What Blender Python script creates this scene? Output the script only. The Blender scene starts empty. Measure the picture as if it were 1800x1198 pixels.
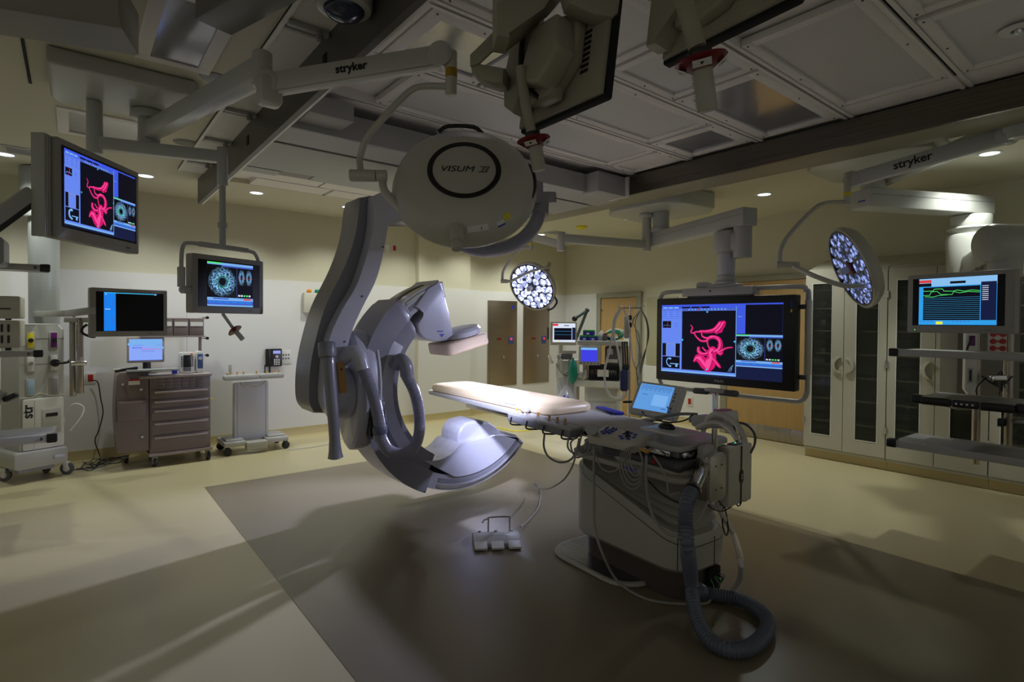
import bpy, bmesh, math, random
from mathutils import Matrix, Vector
V = Vector
SC = bpy.context.scene
COL = SC.collection
R = math.radians
random.seed(7)

# ------------------------------------------------------------- camera, world, exposure
F_PX = 966.0; CAM_Z = 1.6
YAW, PITCH, ROLL, SHIFT = R(51.4), R(0.9), R(0.45), -0.0089
fw0 = V((math.cos(YAW), math.sin(YAW), 0)); rt0 = V((math.sin(YAW), -math.cos(YAW), 0)); up0 = V((0, 0, 1))
fw = fw0*math.cos(PITCH) - up0*math.sin(PITCH); up1 = up0*math.cos(PITCH) + fw0*math.sin(PITCH)
rt = rt0*math.cos(ROLL) + up1*math.sin(ROLL); up = up1*math.cos(ROLL) - rt0*math.sin(ROLL)
cam_data = bpy.data.cameras.new('camera'); cam = bpy.data.objects.new('camera', cam_data); COL.objects.link(cam)
cam_data.sensor_width = 36.0; cam_data.lens = 36.0*F_PX/1800.0; cam_data.shift_y = SHIFT
cam_data.clip_start = 0.05; cam_data.clip_end = 60
cm = Matrix.Identity(4)
for i in range(3):
    cm[i][0] = rt[i]; cm[i][1] = up[i]; cm[i][2] = -fw[i]
cm[2][3] = CAM_Z
cam.matrix_world = cm
SC.camera = cam
EYE = V((0, 0, CAM_Z))
SC.view_settings.view_transform = 'Standard'; SC.view_settings.look = 'None'
SC.view_settings.gamma = 1.0; SC.view_settings.use_curve_mapping = False
SC.view_settings.exposure = 0.0
w = bpy.data.worlds.new('world'); SC.world = w; w.use_nodes = True
w.node_tree.nodes['Background'].inputs[0].default_value = (0.92, 0.93, 0.86, 1)
w.node_tree.nodes['Background'].inputs[1].default_value = 0.185
try:
    SC.cycles.max_bounces = 7; SC.cycles.diffuse_bounces = 4; SC.cycles.sample_clamp_indirect = 4.0
    SC.cycles.caustics_reflective = False; SC.cycles.caustics_refractive = False
except Exception: pass

def ray(x, y): return fw + rt*((x-900)/F_PX) + up*((599+SHIFT*1800-y)/F_PX)
def at(x, y, d): return EYE + ray(x, y)*d                 # the point seen at photo pixel x, y, d metres deep
def on(x, y, axis, val):
    r = ray(x, y); return EYE + r*((val-EYE[axis])/r[axis])
def onX(x, y, v): return on(x, y, 0, v)
def onY(x, y, v): return on(x, y, 1, v)
def onZ(x, y, v): return on(x, y, 2, v)

# ------------------------------------------------------------- materials
MATS = {}
def mat(name, col, rough=0.5, metal=0.0, emit=None, es=1.0, bump=0.0, bscale=60, noise=0.0, nscale=8, coat=0.0, alpha=1.0, spec=None, aniso=None):
    if name in MATS: return MATS[name]
    m = bpy.data.materials.new(name); m.use_nodes = True; nt = m.node_tree; b = nt.nodes['Principled BSDF']
    if len(col) == 3: col = (*col, 1)
    b.inputs['Base Color'].default_value = col; b.inputs['Roughness'].default_value = rough; b.inputs['Metallic'].default_value = metal
    if spec is not None: b.inputs['Specular IOR Level'].default_value = spec
    if coat: b.inputs['Coat Weight'].default_value = coat; b.inputs['Coat Roughness'].default_value = 0.1
    if emit: b.inputs['Emission Color'].default_value = (*emit, 1); b.inputs['Emission Strength'].default_value = es
    if alpha < 1: b.inputs['Alpha'].default_value = alpha
    tc = nt.nodes.new('ShaderNodeTexCoord'); nz = nt.nodes.new('ShaderNodeTexNoise')
    nt.links.new(tc.outputs['Object'], nz.inputs['Vector']); nz.inputs['Scale'].default_value = nscale; nz.inputs['Detail'].default_value = 3
    if aniso:
        mp = nt.nodes.new('ShaderNodeMapping'); mp.inputs['Scale'].default_value = aniso
        nt.links.new(tc.outputs['Object'], mp.inputs['Vector']); nt.links.new(mp.outputs[0], nz.inputs['Vector'])
    if noise:
        mx = nt.nodes.new('ShaderNodeMix'); mx.data_type = 'RGBA'; mx.blend_type = 'MULTIPLY'; mx.inputs[0].default_value = noise
        rp = nt.nodes.new('ShaderNodeValToRGB'); rp.color_ramp.elements[0].position = .3; rp.color_ramp.elements[1].position = .7
        rp.color_ramp.elements[0].color = (.35, .35, .35, 1)
        nt.links.new(nz.outputs[0], rp.inputs[0]); nt.links.new(rp.outputs[0], mx.inputs[7]); mx.inputs[6].default_value = col
        nt.links.new(mx.outputs[2], b.inputs['Base Color'])
    mr = nt.nodes.new('ShaderNodeMapRange'); mr.inputs[3].default_value = max(rough-.04, .02); mr.inputs[4].default_value = min(rough+.04, 1)
    nt.links.new(nz.outputs[0], mr.inputs[0]); nt.links.new(mr.outputs[0], b.inputs['Roughness'])
    if bump:
        n2 = nt.nodes.new('ShaderNodeTexNoise'); n2.inputs['Scale'].default_value = bscale
        nt.links.new(tc.outputs['Object'], n2.inputs['Vector'])
        bp = nt.nodes.new('ShaderNodeBump'); bp.inputs['Strength'].default_value = bump; bp.inputs['Distance'].default_value = .01
        nt.links.new(n2.outputs[0], bp.inputs['Height']); nt.links.new(bp.outputs[0], b.inputs['Normal'])
    MATS[name] = m; return m
def glow(name, col, s=1.0):
    return mat(name, (0.005, 0.005, 0.005), 0.4, 0, emit=col, es=s, spec=.08)

WALLC = mat('cream_wall_paint', (.63, .60, .465), .75, bump=.05)
WAINS = mat('white_wall_panel', (.74, .73, .72), .5)
CEILC = mat('cream_ceiling_paint', (.62, .59, .47), .8, bump=.04)
CTILE = mat('white_ceiling_tile', (.80, .77, .75), .6)
CMETAL = mat('ceiling_grid_metal', (.80, .77, .75), .4, .0)
FBEIGE = mat('beige_vinyl_floor', (.60, .53, .325), .33, noise=.10, nscale=140)
FBROWN = mat('brown_vinyl_floor', (.25, .21, .14), .30, noise=.12, nscale=120)
COVE = mat('tan_cove_base', (.50, .41, .20), .45)
WHITE = mat('white_plastic', (.72, .72, .70), .4)
CREAM = mat('cream_plastic', (.62, .60, .50), .4)
LGREY = mat('light_grey_plastic', (.47, .47, .45), .38)
MGREY = mat('mid_grey_plastic', (.26, .26, .27), .4)
DGREY = mat('dark_grey_plastic', (.10, .10, .11), .4)
CARMG = mat('lilac_grey_lacquer', (.54, .54, .59), .32, coat=.3)
CARMD = mat('slate_grey_lacquer', (.25, .25, .28), .35, coat=.3)
HOSEG = mat('slate_hose_rubber', (.135, .15, .20), .35)
BLACK = mat('black_plastic', (.012, .012, .013), .35)
BLKM = mat('black_matte', (.006, .006, .007), .8)
STEEL = mat('brushed_steel', (.42, .38, .33), .28, 1.0, noise=.15, nscale=20, aniso=(1, 1, .05))
STEELD = mat('brown_steel_door', (.37, .31, .25), .38, 1.0, noise=.2, nscale=30, aniso=(.1, 1, 6))
HOSEL = mat('lilac_grey_hose', (.27, .27, .33), .3)
CHROME = mat('chrome', (.7, .7, .72), .12, 1.0)
WOOD = mat('maple_veneer', (.52, .33, .13), .45, noise=.18, nscale=4, aniso=(6, 6, .5))
FRAMEG = mat('grey_green_door_frame', (.30, .29, .22), .5)
CABW = mat('almond_cabinet', (.50, .48, .40), .42)
RED = mat('red_plastic', (.17, .008, .012), .4)
REDB = mat('bright_red_plastic', (.45, .012, .012), .4)
ORANGE = mat('tan_orange_rubber', (.62, .33, .08), .5)
YEL = mat('yellow_label', (.75, .65, .03), .5)
BLUE = mat('blue_plastic', (.02, .03, .45), .4)
NAVY = mat('navy_nylon', (.02, .03, .12), .7)
GREEN = mat('green_plastic', (.03, .45, .05), .45)
TEAL = mat('teal_rubber', (.0, .22, .15), .4)
CARTB = mat('mauve_brown_cart', (.185, .145, .135), .42)
CARTT = mat('taupe_cart_trim', (.33, .27, .26), .42)
MATTR = mat('cream_mattress_vinyl', (.80, .64, .40), .38, bump=.06, bscale=25)
FOAM = mat('pinkish_wood_foam', (.68, .53, .38), .6, noise=.12, nscale=14, aniso=(1, 1, 8))
PAPER = mat('label_paper', (.75, .74, .70), .7)
CABLE = mat('grey_cable', (.36, .35, .31), .45)
CABLEW = mat('white_cable', (.66, .64, .60), .4)
GLASSD = mat('dark_cabinet_glass', (.035, .035, .03), .08, 0, spec=.7)
LENS = mat('lamp_lens_glass', (.04, .05, .09), .1, 0)
LED = glow('white_led', (.72, .78, 1.0), 9.0)
DLIGHT = glow('downlight_diffuser', (.86, .90, 1.0), 3.2)

# ------------------------------------------------------------- geometry
def FR(o, xdir, zdir=None, ydir=None):
    x = V(xdir).normalized()
    if zdir is not None:
        y = V(zdir).cross(x).normalized(); z = x.cross(y)
    else:
        z = x.cross(V(ydir)).normalized(); y = z.cross(x)
    m = Matrix.Identity(4)
    for i in range(3): m[i][0] = x[i]; m[i][1] = y[i]; m[i][2] = z[i]; m[i][3] = V(o)[i]
    return m
def ALONG(o, zdir, hint=(0, 0, 1)):                        # frame whose z runs along zdir
    z = V(zdir).normalized(); h = V(hint)
    if abs(z.dot(h)) > .98: h = V((1, 0, 0))
    x = h.cross(z).normalized(); y = z.cross(x)
    m = Matrix.Identity(4)
    for i in range(3): m[i][0] = x[i]; m[i][1] = y[i]; m[i][2] = z[i]; m[i][3] = V(o)[i]
    return m
def XZ(y=0): return FR((0, y, 0), (1, 0, 0), ydir=(0, 0, 1))      # local x, y = world X, Z; local z = -Y
def YZ(x=0): return FR((x, 0, 0), (0, -1, 0), ydir=(0, 0, 1))     # local x = -Y, y = Z, z = -X
def T(x, y, z): return Matrix.Translation((x, y, z))
def RX(a): return Matrix.Rotation(R(a), 4, 'X')
def RY(a): return Matrix.Rotation(R(a), 4, 'Y')
def RZ(a): return Matrix.Rotation(R(a), 4, 'Z')

def smooth_path(pts, k=6):
    pts = [V(p) for p in pts]
    if len(pts) < 3 or k < 2: return pts
    P = [pts[0]*2-pts[1]] + pts + [pts[-1]*2-pts[-2]]; out = []
    for i in range(1, len(P)-2):
        a, b, c, d = P[i-1:i+3]
        for j in range(k):
            t = j/k
            out.append(.5*((2*b)+(-a+c)*t+(2*a-5*b+4*c-d)*t*t+(-a+3*b-3*c+d)*t**3))
    out.append(pts[-1]); return out

WM = {}                                                   # world matrix of each top-level thing
class B:
    def __init__(s, m=None):
        s.bm = bmesh.new(); s.m = m or Matrix.Identity(4); s.mats = []; s.uv = None
    def _mi(s, m):
        if m not in s.mats: s.mats.append(m)
        return s.mats.index(m)
    def _done(s, verts, faces, m, mx, bev=0, seg=2, edges=None):
        mi = s._mi(m)
        for f in faces: f.material_index = mi
        if bev > 0:
            es = edges if edges is not None else list({e for f in faces for e in f.edges})
            r = bmesh.ops.bevel(s.bm, geom=es, offset=bev, segments=seg, profile=.5, affect='EDGES', clamp_overlap=True)
            for f in r['faces']: f.material_index = mi
            verts = list({v for f in r['faces'] for v in f.verts} | {v for v in verts if v.is_valid})
        M = s.m @ (mx or Matrix.Identity(4))
        for v in verts: v.co = M @ v.co
        return s
    def box(s, x0, x1, y0, y1, z0, z1, m, bev=0, mx=None, seg=2):
        c = [s.bm.verts.new((x, y, z)) for z in (z0, z1) for y in (y0, y1) for x in (x0, x1)]
        F = [s.bm.faces.new([c[i] for i in q]) for q in ((0, 2, 3, 1), (4, 5, 7, 6), (0, 1, 5, 4), (2, 6, 7, 3), (0, 4, 6, 2), (1, 3, 7, 5))]
        return s._done(c, F, m, mx, bev, seg)
    def bar(s, p0, p1, w, h, m, bev=0, hint=(0, 0, 1)):   # box along a segment, w across, h along hint
        p0, p1 = V(p0), V(p1); L = (p1-p0).length
        z = (p1-p0).normalized(); hh = V(hint)
        if abs(z.dot(hh)) > .98: hh = V((1, 0, 0))
        x = hh.cross(z).normalized(); y = z.cross(x)
        mx = Matrix.Identity(4)
        for i in range(3): mx[i][0] = x[i]; mx[i][1] = y[i]; mx[i][2] = z[i]; mx[i][3] = p0[i]
        return s.box(-w/2, w/2, -h/2, h/2, 0, L, m, bev, mx)
    def prism(s, poly, z0, z1, m, mx=None, bev=0, seg=2):
        n = len(poly)
        a = sum(poly[i][0]*poly[(i+1) % n][1]-poly[(i+1) % n][0]*poly[i][1] for i in range(n))
        if a < 0: poly = poly[::-1]
        lo = [s.bm.verts.new((p[0], p[1], z0)) for p in poly]; hi = [s.bm.verts.new((p[0], p[1], z1)) for p in poly]
        F = [s.bm.faces.new(lo[::-1]), s.bm.faces.new(hi)]
        caps = list({e for f in F for e in f.edges})
        F += [s.bm.faces.new((lo[i], lo[(i+1) % n], hi[(i+1) % n], hi[i])) for i in range(n)]
        return s._done(lo+hi, F, m, mx, bev, seg, caps)
    def lathe(s, prof, m, mx=None, n=28, ax=(1, 1)):
        rows = []
        for r, z in prof:
            if r < 1e-6: rows.append([s.bm.verts.new((0, 0, z))])
            else: rows.append([s.bm.verts.new((r*ax[0]*math.cos(2*math.pi*i/n), r*ax[1]*math.sin(2*math.pi*i/n), z)) for i in range(n)])
        F = []
        for a, b in zip(rows, rows[1:]):
            for i in range(n):
                j = (i+1) % n
                q = [a[i % len(a)], a[j % len(a)], b[j % len(b)], b[i % len(b)]]
                u = []
                for v in q:
                    if v not in u: u.append(v)
                if len(u) > 2: F.append(s.bm.faces.new(u))
        return s._done([v for r_ in rows for v in r_], F, m, mx)
    def cyl(s, p0, p1, r, m, r1=None, n=24, bev=0.0):
        p0, p1 = V(p0), V(p1); L = (p1-p0).length; r1 = r if r1 is None else r1
        b = min(bev, L/2, r*.9)
        prof = [(0, 0), (r, 0), (r1, L), (0, L)] if b <= 0 else [(0, 0), (r-b, 0), (r-.3*b, .3*b), (r, b), (r1, L-b), (r1-.3*b, L-.3*b), (r1-b, L), (0, L)]
        return s.lathe(prof, m, ALONG(p0, p1-p0), n)
    def tube(s, pts, r, m, n=10, k=6, rib=0.0, ribn=0, closed=False):
        P = smooth_path(pts, k)
        if ribn:                                          # resample evenly and corrugate
            L = [0]
            for a, b in zip(P, P[1:]): L.append(L[-1]+(b-a).length)
            N = int(L[-1]*ribn)*2; Q = []; j = 0
            for i in range(N+1):
                t = L[-1]*i/N
                while j < len(P)-2 and L[j+1] < t: j += 1
                f = (t-L[j])/max(L[j+1]-L[j], 1e-9); Q.append(P[j].lerp(P[j+1], min(max(f, 0), 1)))
            P = Q
        rows = []; nrm = None
        for i, p in enumerate(P):
            t = (P[min(i+1, len(P)-1)]-P[max(i-1, 0)]).normalized()
            if nrm is None: nrm = t.orthogonal().normalized()
            nrm = (nrm-t*nrm.dot(t)).normalized(); bn = t.cross(nrm)
            rr = r(i/(len(P)-1)) if callable(r) else r
            if rib: rr += rib*(1 if i % 2 else -1)
            rows.append([s.bm.verts.new(p+(nrm*math.cos(2*math.pi*q/n)+bn*math.sin(2*math.pi*q/n))*rr) for q in range(n)])
        F = []
        for a, b in zip(rows, rows[1:]):
            for i in range(n): F.append(s.bm.faces.new((a[i], a[(i+1) % n], b[(i+1) % n], b[i])))
        F.append(s.bm.faces.new(rows[0][::-1])); F.append(s.bm.faces.new(rows[-1]))
        return s._done([v for q in rows for v in q], F, m, None)
    def quad(s, pts, m, mx=None):
        vs = [s.bm.verts.new(p) for p in pts]; f = s.bm.faces.new(vs)
        return s._done(vs, [f], m, mx)
    def loft(s, rings, m, mx=None, caps=True):
        rows = [[s.bm.verts.new(p) for p in r_] for r_ in rings]; n = len(rows[0]); F = []
        for a, b in zip(rows, rows[1:]):
            for i in range(n): F.append(s.bm.faces.new((a[i], a[(i+1) % n], b[(i+1) % n], b[i])))
        if caps: F.append(s.bm.faces.new(rows[0][::-1])); F.append(s.bm.faces.new(rows[-1]))
        return s._done([v for q in rows for v in q], F, m, mx)
    def sph(s, c, r, m, sx=1, sy=1, sz=1, n=20):
        prof = [(r*math.sin(math.pi*i/(n//2)), -r*math.cos(math.pi*i/(n//2))) for i in range(n//2+1)]
        return s.lathe(prof, m, T(*c) @ Matrix.Diagonal((sx, sy, sz, 1)), n)
    def build(s, name, root=None, label=None, cat=None, group=None, kind=None, angle=38):
        bmesh.ops.recalc_face_normals(s.bm, faces=s.bm.faces)
        me = bpy.data.meshes.new(name)
        if root is None:
            xs = [v.co for v in s.bm.verts]
            o = V(((min(v.x for v in xs)+max(v.x for v in xs))/2, (min(v.y for v in xs)+max(v.y for v in xs))/2, min(v.z for v in xs)))
            Mw = Matrix.Translation(o)
        else:
            top = root
            while top.parent: top = top.parent
            Mw = WM[top.name]
        inv = Mw.inverted()
        for v in s.bm.verts: v.co = inv @ v.co
        for f in s.bm.faces: f.smooth = True
        s.bm.to_mesh(me); s.bm.free()
        for m in s.mats: me.materials.append(m)
        me.set_sharp_from_angle(angle=R(angle))
        ob = bpy.data.objects.new(name, me); COL.objects.link(ob)
        if root is None: ob.location = o; WM[ob.name] = Mw
        else: ob.parent = root
        tag(ob, label, cat, group, kind)
        return ob
def tag(o, label=None, cat=None, group=None, kind=None):
    if label: o['label'] = label
    if cat: o['category'] = cat
    if group: o['group'] = group
    if kind: o['kind'] = kind
    return o
def thing(name, loc, label, cat, group=None, rz=0, M=None):
    o = bpy.data.objects.new(name, None); COL.objects.link(o); o.empty_display_size = .1
    M = M if M is not None else Matrix.Translation(V(loc)) @ Matrix.Rotation(rz, 4, 'Z')
    o.matrix_world = M; WM[o.name] = M.copy()
    return tag(o, label, cat, group)
def dup(root, loc, rz=0, label=None, group=None):
    def cp(o, par):
        c = o.copy(); COL.objects.link(c); c.parent = par
        for ch in [x for x in kids.get(o.name, [])]: cp(ch, c)
        return c
    kids = {}
    for o in COL.objects:
        if o.parent: kids.setdefault(o.parent.name, []).append(o)
    r = cp(root, None); M = Matrix.Translation(V(loc)) @ Matrix.Rotation(rz, 4, 'Z'); r.matrix_world = M; WM[r.name] = M
    if label: r['label'] = label
    if group: r['group'] = group
    return r
def lettering(body, M, size, m, root, name='lettering', ext=.0004, shear=0, bold=0, align='CENTER', sx=1.0, label=None):
    cu = bpy.data.curves.new('t', 'FONT'); cu.body = body; cu.size = size; cu.extrude = ext; cu.shear = shear; cu.offset = bold
    cu.align_x = align; cu.align_y = 'CENTER'; cu.resolution_u = 3
    ob = bpy.data.objects.new('t', cu); COL.objects.link(ob)
    dg = bpy.context.evaluated_depsgraph_get(); dg.update()
    me = bpy.data.meshes.new_from_object(ob.evaluated_get(dg))
    bpy.data.objects.remove(ob); bpy.data.curves.remove(cu)
    top = root
    while top.parent: top = top.parent
    me.transform(WM[top.name].inverted() @ M @ Matrix.Diagonal((sx, 1, 1, 1)))
    me.materials.clear(); me.materials.append(m)
    o = bpy.data.objects.new(name, me); COL.objects.link(o); o.parent = root
    if label: o['label'] = label
    return o
def spot(name, loc, target, watt, col=(1, 1, 1), size=60, blend=.5, rad=.05):
    l = bpy.data.lights.new(name, 'SPOT'); l.energy = watt; l.color = col; l.spot_size = R(size); l.spot_blend = blend; l.shadow_soft_size = rad
    o = bpy.data.objects.new(name, l); COL.objects.link(o)
    o.matrix_world = ALONG(loc, V(loc)-V(target)); return o
def arcpts(cx, cy, r, a0, a1, n): return [(cx+r*math.cos(R(a0+(a1-a0)*i/n)), cy+r*math.sin(R(a0+(a1-a0)*i/n))) for i in range(n+1)]
def rrect(x0, y0, x1, y1, r, n=5):
    return (arcpts(x1-r, y0+r, r, -90, 0, n)+arcpts(x1-r, y1-r, r, 0, 90, n)+arcpts(x0+r, y1-r, r, 90, 180, n)+arcpts(x0+r, y0+r, r, 180, 270, n))
# ------------------------------------------------------------- the room
ZC = 3.12; XR = 7.6; YB = 7.85
b = B(); b.box(-3.5, XR, -3.0, YB+.3, -.1, 0, FBEIGE)
fl = b.build('floor', label='beige vinyl floor with a brown vinyl field', kind='structure')
b = B(); b.box(.98, 4.48, -3.0, 5.95, 0, .002, FBROWN); b.build('brown_field', fl, label='brown vinyl field')
b = B()
for (x0, x1, y0, y1) in ((2.62, 3.0, 5.55, 5.58), (2.62, 2.65, 5.55, 5.85), (2.62, 3.0, 5.82, 5.85), (2.97, 3.0, 5.55, 5.85)):
    b.box(x0, x1, y0, y1, .002, .0032, WHITE)
b.build('floor_marking', fl, label='white taped square on the floor')

b = B()                                                   # far wall with its shallow steps
b.box(-3.5, 4.28, YB, YB+.15, 0, ZC, WALLC); b.box(4.28, 5.26, YB-.12, YB+.15, 0, ZC, WALLC); b.box(5.26, XR, YB-.02, YB+.15, 0, ZC, WALLC)
wl = b.build('wall_left', label='long wall, cream above and white panels below', kind='structure')
b = B()
for x0, x1, y in ((-3.5, -.9, YB), (-.9, 1.1, YB), (1.1, 3.1, YB), (3.1, 4.28, YB), (4.27, 5.265, YB-.12), (5.26, XR, YB-.02)):
    b.box(x0, x1-.003, y-.012, y, .12, 2.16, WAINS)
b.build('wainscot', wl, label='smooth white protective wall panel')
b = B(); b.box(XR, XR+.15, -3.0, YB+.3, 0, ZC, WALLC)
wr = b.build('wall_right', label='cream wall behind the doors and cabinets', kind='structure')
b = B(); b.box(XR-.012, XR, 6.98, YB-.02, .12, 2.16, WAINS); b.box(XR-.012, XR, 4.45, 5.93, .12, .92, WAINS); b.build('wainscot', wr)
def cove(b, p0, p1, nrm):                                 # coved vinyl skirting
    p0, p1, nrm = V(p0), V(p1), V(nrm)
    prof = [(0, 0), (.055, 0), (.03, .008), (.014, .03), (.012, .13), (0, .13)]
    b.loft([[p+nrm*u+V((0, 0, v)) for u, v in prof] for p in (p0, p1)], COVE)
b = B()
cove(b, (-3.5, YB-.012, 0), (4.28, YB-.012, 0), (0, -1, 0)); cove(b, (4.27, YB-.13, 0), (5.27, YB-.13, 0), (0, -1, 0)); cove(b, (5.26, YB-.03, 0), (XR, YB-.03, 0), (0, -1, 0))
b.build('baseboard_left', kind='structure', label='tan coved skirting')
b = B(); cove(b, (XR-.01, 4.45, 0), (XR-.01, 5.9, 0), (-1, 0, 0)); cove(b, (XR-.01, 7.0, 0), (XR-.01, YB, 0), (-1, 0, 0))
b.build('baseboard_right', kind='structure', label='tan coved skirting')

# ceiling: cream surround, white service strip, laminar-flow field
b = B()
b.box(-3.5, 1.06, -3.0, YB+.3, ZC, ZC+.1, CEILC); b.box(4.85, XR+.15, -3.0, YB+.3, ZC, ZC+.1, CEILC)
b.box(1.06, 4.85, 6.62, YB+.3, ZC, ZC+.1, CEILC); b.box(1.06, 4.85, -3, -2.4, ZC, ZC+.1, CEILC)
b.box(1.06, 4.85, -2.4, 6.62, ZC+.05, ZC+.1, CTILE)
ce = b.build('ceiling', label='cream plaster ceiling', kind='structure')
b = B()                                                   # white tiles beyond the carriage
for x0, x1 in ((1.33, 2.15), (2.17, 2.95), (2.97, 3.75), (3.77, 4.45)):
    b.box(x0, x1, 5.99, 6.24, ZC-.002, ZC+.05, CTILE); b.box(x0+.2, x1+.18, 6.27, 6.60, ZC-.002, ZC+.05, CTILE)
b.build('ceiling_tiles', ce, label='white tile strip')
# tee grid
YL = [-1.71, -1.045, -.38, .285, .95, 1.63, 2.30, 2.965, 3.63]
b = B()
for y in YL:
    b.box(1.12, 4.44, y-.032, y-.010, ZC-.006, ZC+.05, CMETAL); b.box(1.12, 4.44, y+.010, y+.032, ZC-.006, ZC+.05, CMETAL)
    b.box(1.12, 4.44, y-.010, y+.010, ZC+.012, ZC+.05, BLKM)
b.box(4.2, 4.44, -2.4, 1.60, ZC+.004, ZC+.05, CTILE); b.box(1.12, 1.36, -2.4, 3.63, ZC+.004, ZC+.05, CTILE)
b.build('ceiling_grid', ce, label='white metal grid')
DIFF = mat('perforated_diffuser', (.66, .65, .66), .4, .1, bump=.15, bscale=700)
ACRY = mat('troffer_lens', (.46, .46, .50), .16, .7, bump=.05, bscale=5)
def panel(kind, x0, x1, row, label, group):
    y0, y1 = YL[row]+.034, YL[row+1]-.034
    nm = 'air_diffuser' if kind == 'd' else 'ceiling_light' if kind == 'l' else 'ceiling_panel'
    t = thing(nm, ((x0+x1)/2, (y0+y1)/2, ZC), label, {'d': 'vent', 'l': 'light', 'p': 'panel'}[kind], group)
    e = .06 if kind != 'l' else .085
    b = B()
    for q in ((x0, x1, y0, y0+e), (x0, x1, y1-e, y1), (x0, x0+e, y0+e, y1-e), (x1-e, x1, y0+e, y1-e)): b.box(*q, ZC, ZC+.04, CTILE, .003)
    for x in (x0+e*.45, (x0+x1)/2, x1-e*.45):
        for y in (y0+e*.45, y1-e*.45): b.cyl((x, y, ZC-.004), (x, y, ZC+.01), .006, DGREY, n=8)
    b.build('frame', t)
    b = B(); b.box(x0+e, x1-e, y0+e, y1-e, ZC+.014, ZC+.04, {'d': DIFF, 'l': ACRY, 'p': CTILE}[kind]); b.build({'d': 'perforated_face', 'l': 'lens', 'p': 'face'}[kind], t)
G1, G2 = 'perforated air diffusers of the ceiling field', 'unlit recessed lights of the ceiling field'
panel('d', 1.64, 4.02, 7, 'long perforated ceiling diffuser nearest the cross carriage', G1)
panel('p', 4.05, 4.42, 7, 'blank white end panel beside the long far diffuser', 'blank panels of the ceiling field')
panel('l', 1.37, 2.02, 6, 'large unlit recessed light shining with lilac reflections above the bent lamp tube', G2)
panel('d', 2.05, 3.78, 6, 'perforated ceiling diffuser behind the left monitor back', G1)
panel('l', 3.82, 4.40, 6, 'small square recessed light with striped reflection near the right beam', G2)
panel('d', 1.37, 2.50, 5, 'perforated ceiling diffuser over the left monitor back', G1)
panel('d', 2.53, 3.18, 5, 'square perforated diffuser behind the right camera handle', G1)
panel('l', 3.21, 4.40, 5, 'wide unlit recessed light to the right of the right camera handle', G2)
panel('l', 1.37, 1.9, 5-1, 'recessed light at the very top edge left of the monitor backs', G2)
panel('d', 2.86, 4.18, 4, 'large perforated ceiling diffuser at upper right', G1)
panel('d', 3.3, 4.18, 3, 'perforated ceiling diffuser in the top right corner, half cut by the frame', G1)
panel('p', 1.95, 3.25, 3, 'blank ceiling panel above the right monitor back', 'blank panels of the ceiling field')
panel('p', 3.3, 4.18, 2, 'blank ceiling panel in the top right corner at the picture edge', 'blank panels of the ceiling field')

p = onZ(1790, 52, ZC); b = B(T(p.x, p.y, ZC)); b.lathe([(.03, .0), (.03, -.006), (.055, -.010), (.075, -.004), (.078, .002)], WHITE, n=28); b.lathe([(0, -.02), (.015, -.02), (.02, 0), (0, 0)], CHROME, n=12); b.build('sprinkler_head', label='round sprinkler rose on the ceiling at the top right edge', cat='sprinkler')
# left rail fascia, its service channel, the right rail
b = B(); b.box(1.05, 1.085, -3, 6.75, 2.857, ZC, mat('dark_fascia', (.10, .09, .075), .45)); 
lf = b.build('rail_fascia', label='dark fascia running along the left ceiling rail', cat='ceiling rail')
b = B(); b.box(1.085, 1.10, -3, 6.75, 2.857, ZC-.02, CMETAL); b.build('edge_strip', lf, label='pale metal lower edge strip')
for y in (2.9, 4.55):
    b = B(); b.box(1.045, 1.051, y, y+.05, 2.95, 3.02, BLKM); b.build('access_slot', lf, label='black slot')
b = B(); b.box(.82, 1.05, -3, 6.4, ZC-.012, ZC+.02, CTILE); b.box(.82, .84, -3, 6.4, ZC-.025, ZC, CMETAL)
ch = b.build('service_channel', label='white service channel in the ceiling left of the dark fascia', cat='ceiling channel')
for y in (2.15, 2.85, 3.55, 4.3, 5.1, 5.9):
    b = B(); b.box(.84, 1.045, y, y+.03, ZC-.04, ZC-.012, LGREY, .003); b.box(.84, 1.0, y+.07, y+.09, ZC-.03, ZC-.012, LGREY)
    b.cyl((1.0, y+.015, ZC-.07), (1.0, y+.015, ZC-.02), .02, MGREY, n=12, bev=.006); b.build('bracket', ch)
RAILM = mat('rail_steel', (.20, .175, .145), .30, 1.0, noise=.5, nscale=5, aniso=(1, .25, 14))
b = B(); b.box(4.44, 4.47, -3, 3.75, 2.92, 3.10, RAILM)
rr = b.build('ceiling_rail', label='brushed steel face and beige underside of the right ceiling rail', cat='ceiling rail')
b = B(); b.box(4.47, 4.84, -3, 6.3, 2.925, ZC, mat('beige_fascia', (.30, .28, .20), .5), .004); b.build('rail_cover', rr, label='beige cover under the rail')

# transverse carriage that carries the arm
b = B()
GP = mat('carriage_grey', (.40, .40, .39), .45)
b.box(1.13, 4.20, 3.87, 3.92, 2.92, 3.10, GP, .003)
cg = b.build('gantry_carriage', label='wide grey carriage spanning between the two ceiling rails', cat='gantry')
b = B(); b.box(1.13, 4.60, 3.90, 4.24, 2.921, 2.95, GP); b.box(1.13, 4.55, 4.29, 4.9, 2.921, 2.95, GP); b.box(1.13, 4.5, 4.24, 4.29, 2.94, 2.96, BLKM); b.build('underside_cover', cg)
b = B(); b.box(1.13, 1.75, 4.9, 5.10, 2.93, 2.96, GP); b.box(1.13, 1.45, 5.13, 5.3, 2.93, 2.96, GP); b.box(1.75, 4.5, 4.9, 5.3, 2.94, 2.96, GP); b.build('rear_cover', cg)
b = B(); b.box(1.20, 1.50, 3.62, 3.86, 2.96, 3.08, GP, .004); b.build('end_box', cg)
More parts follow.
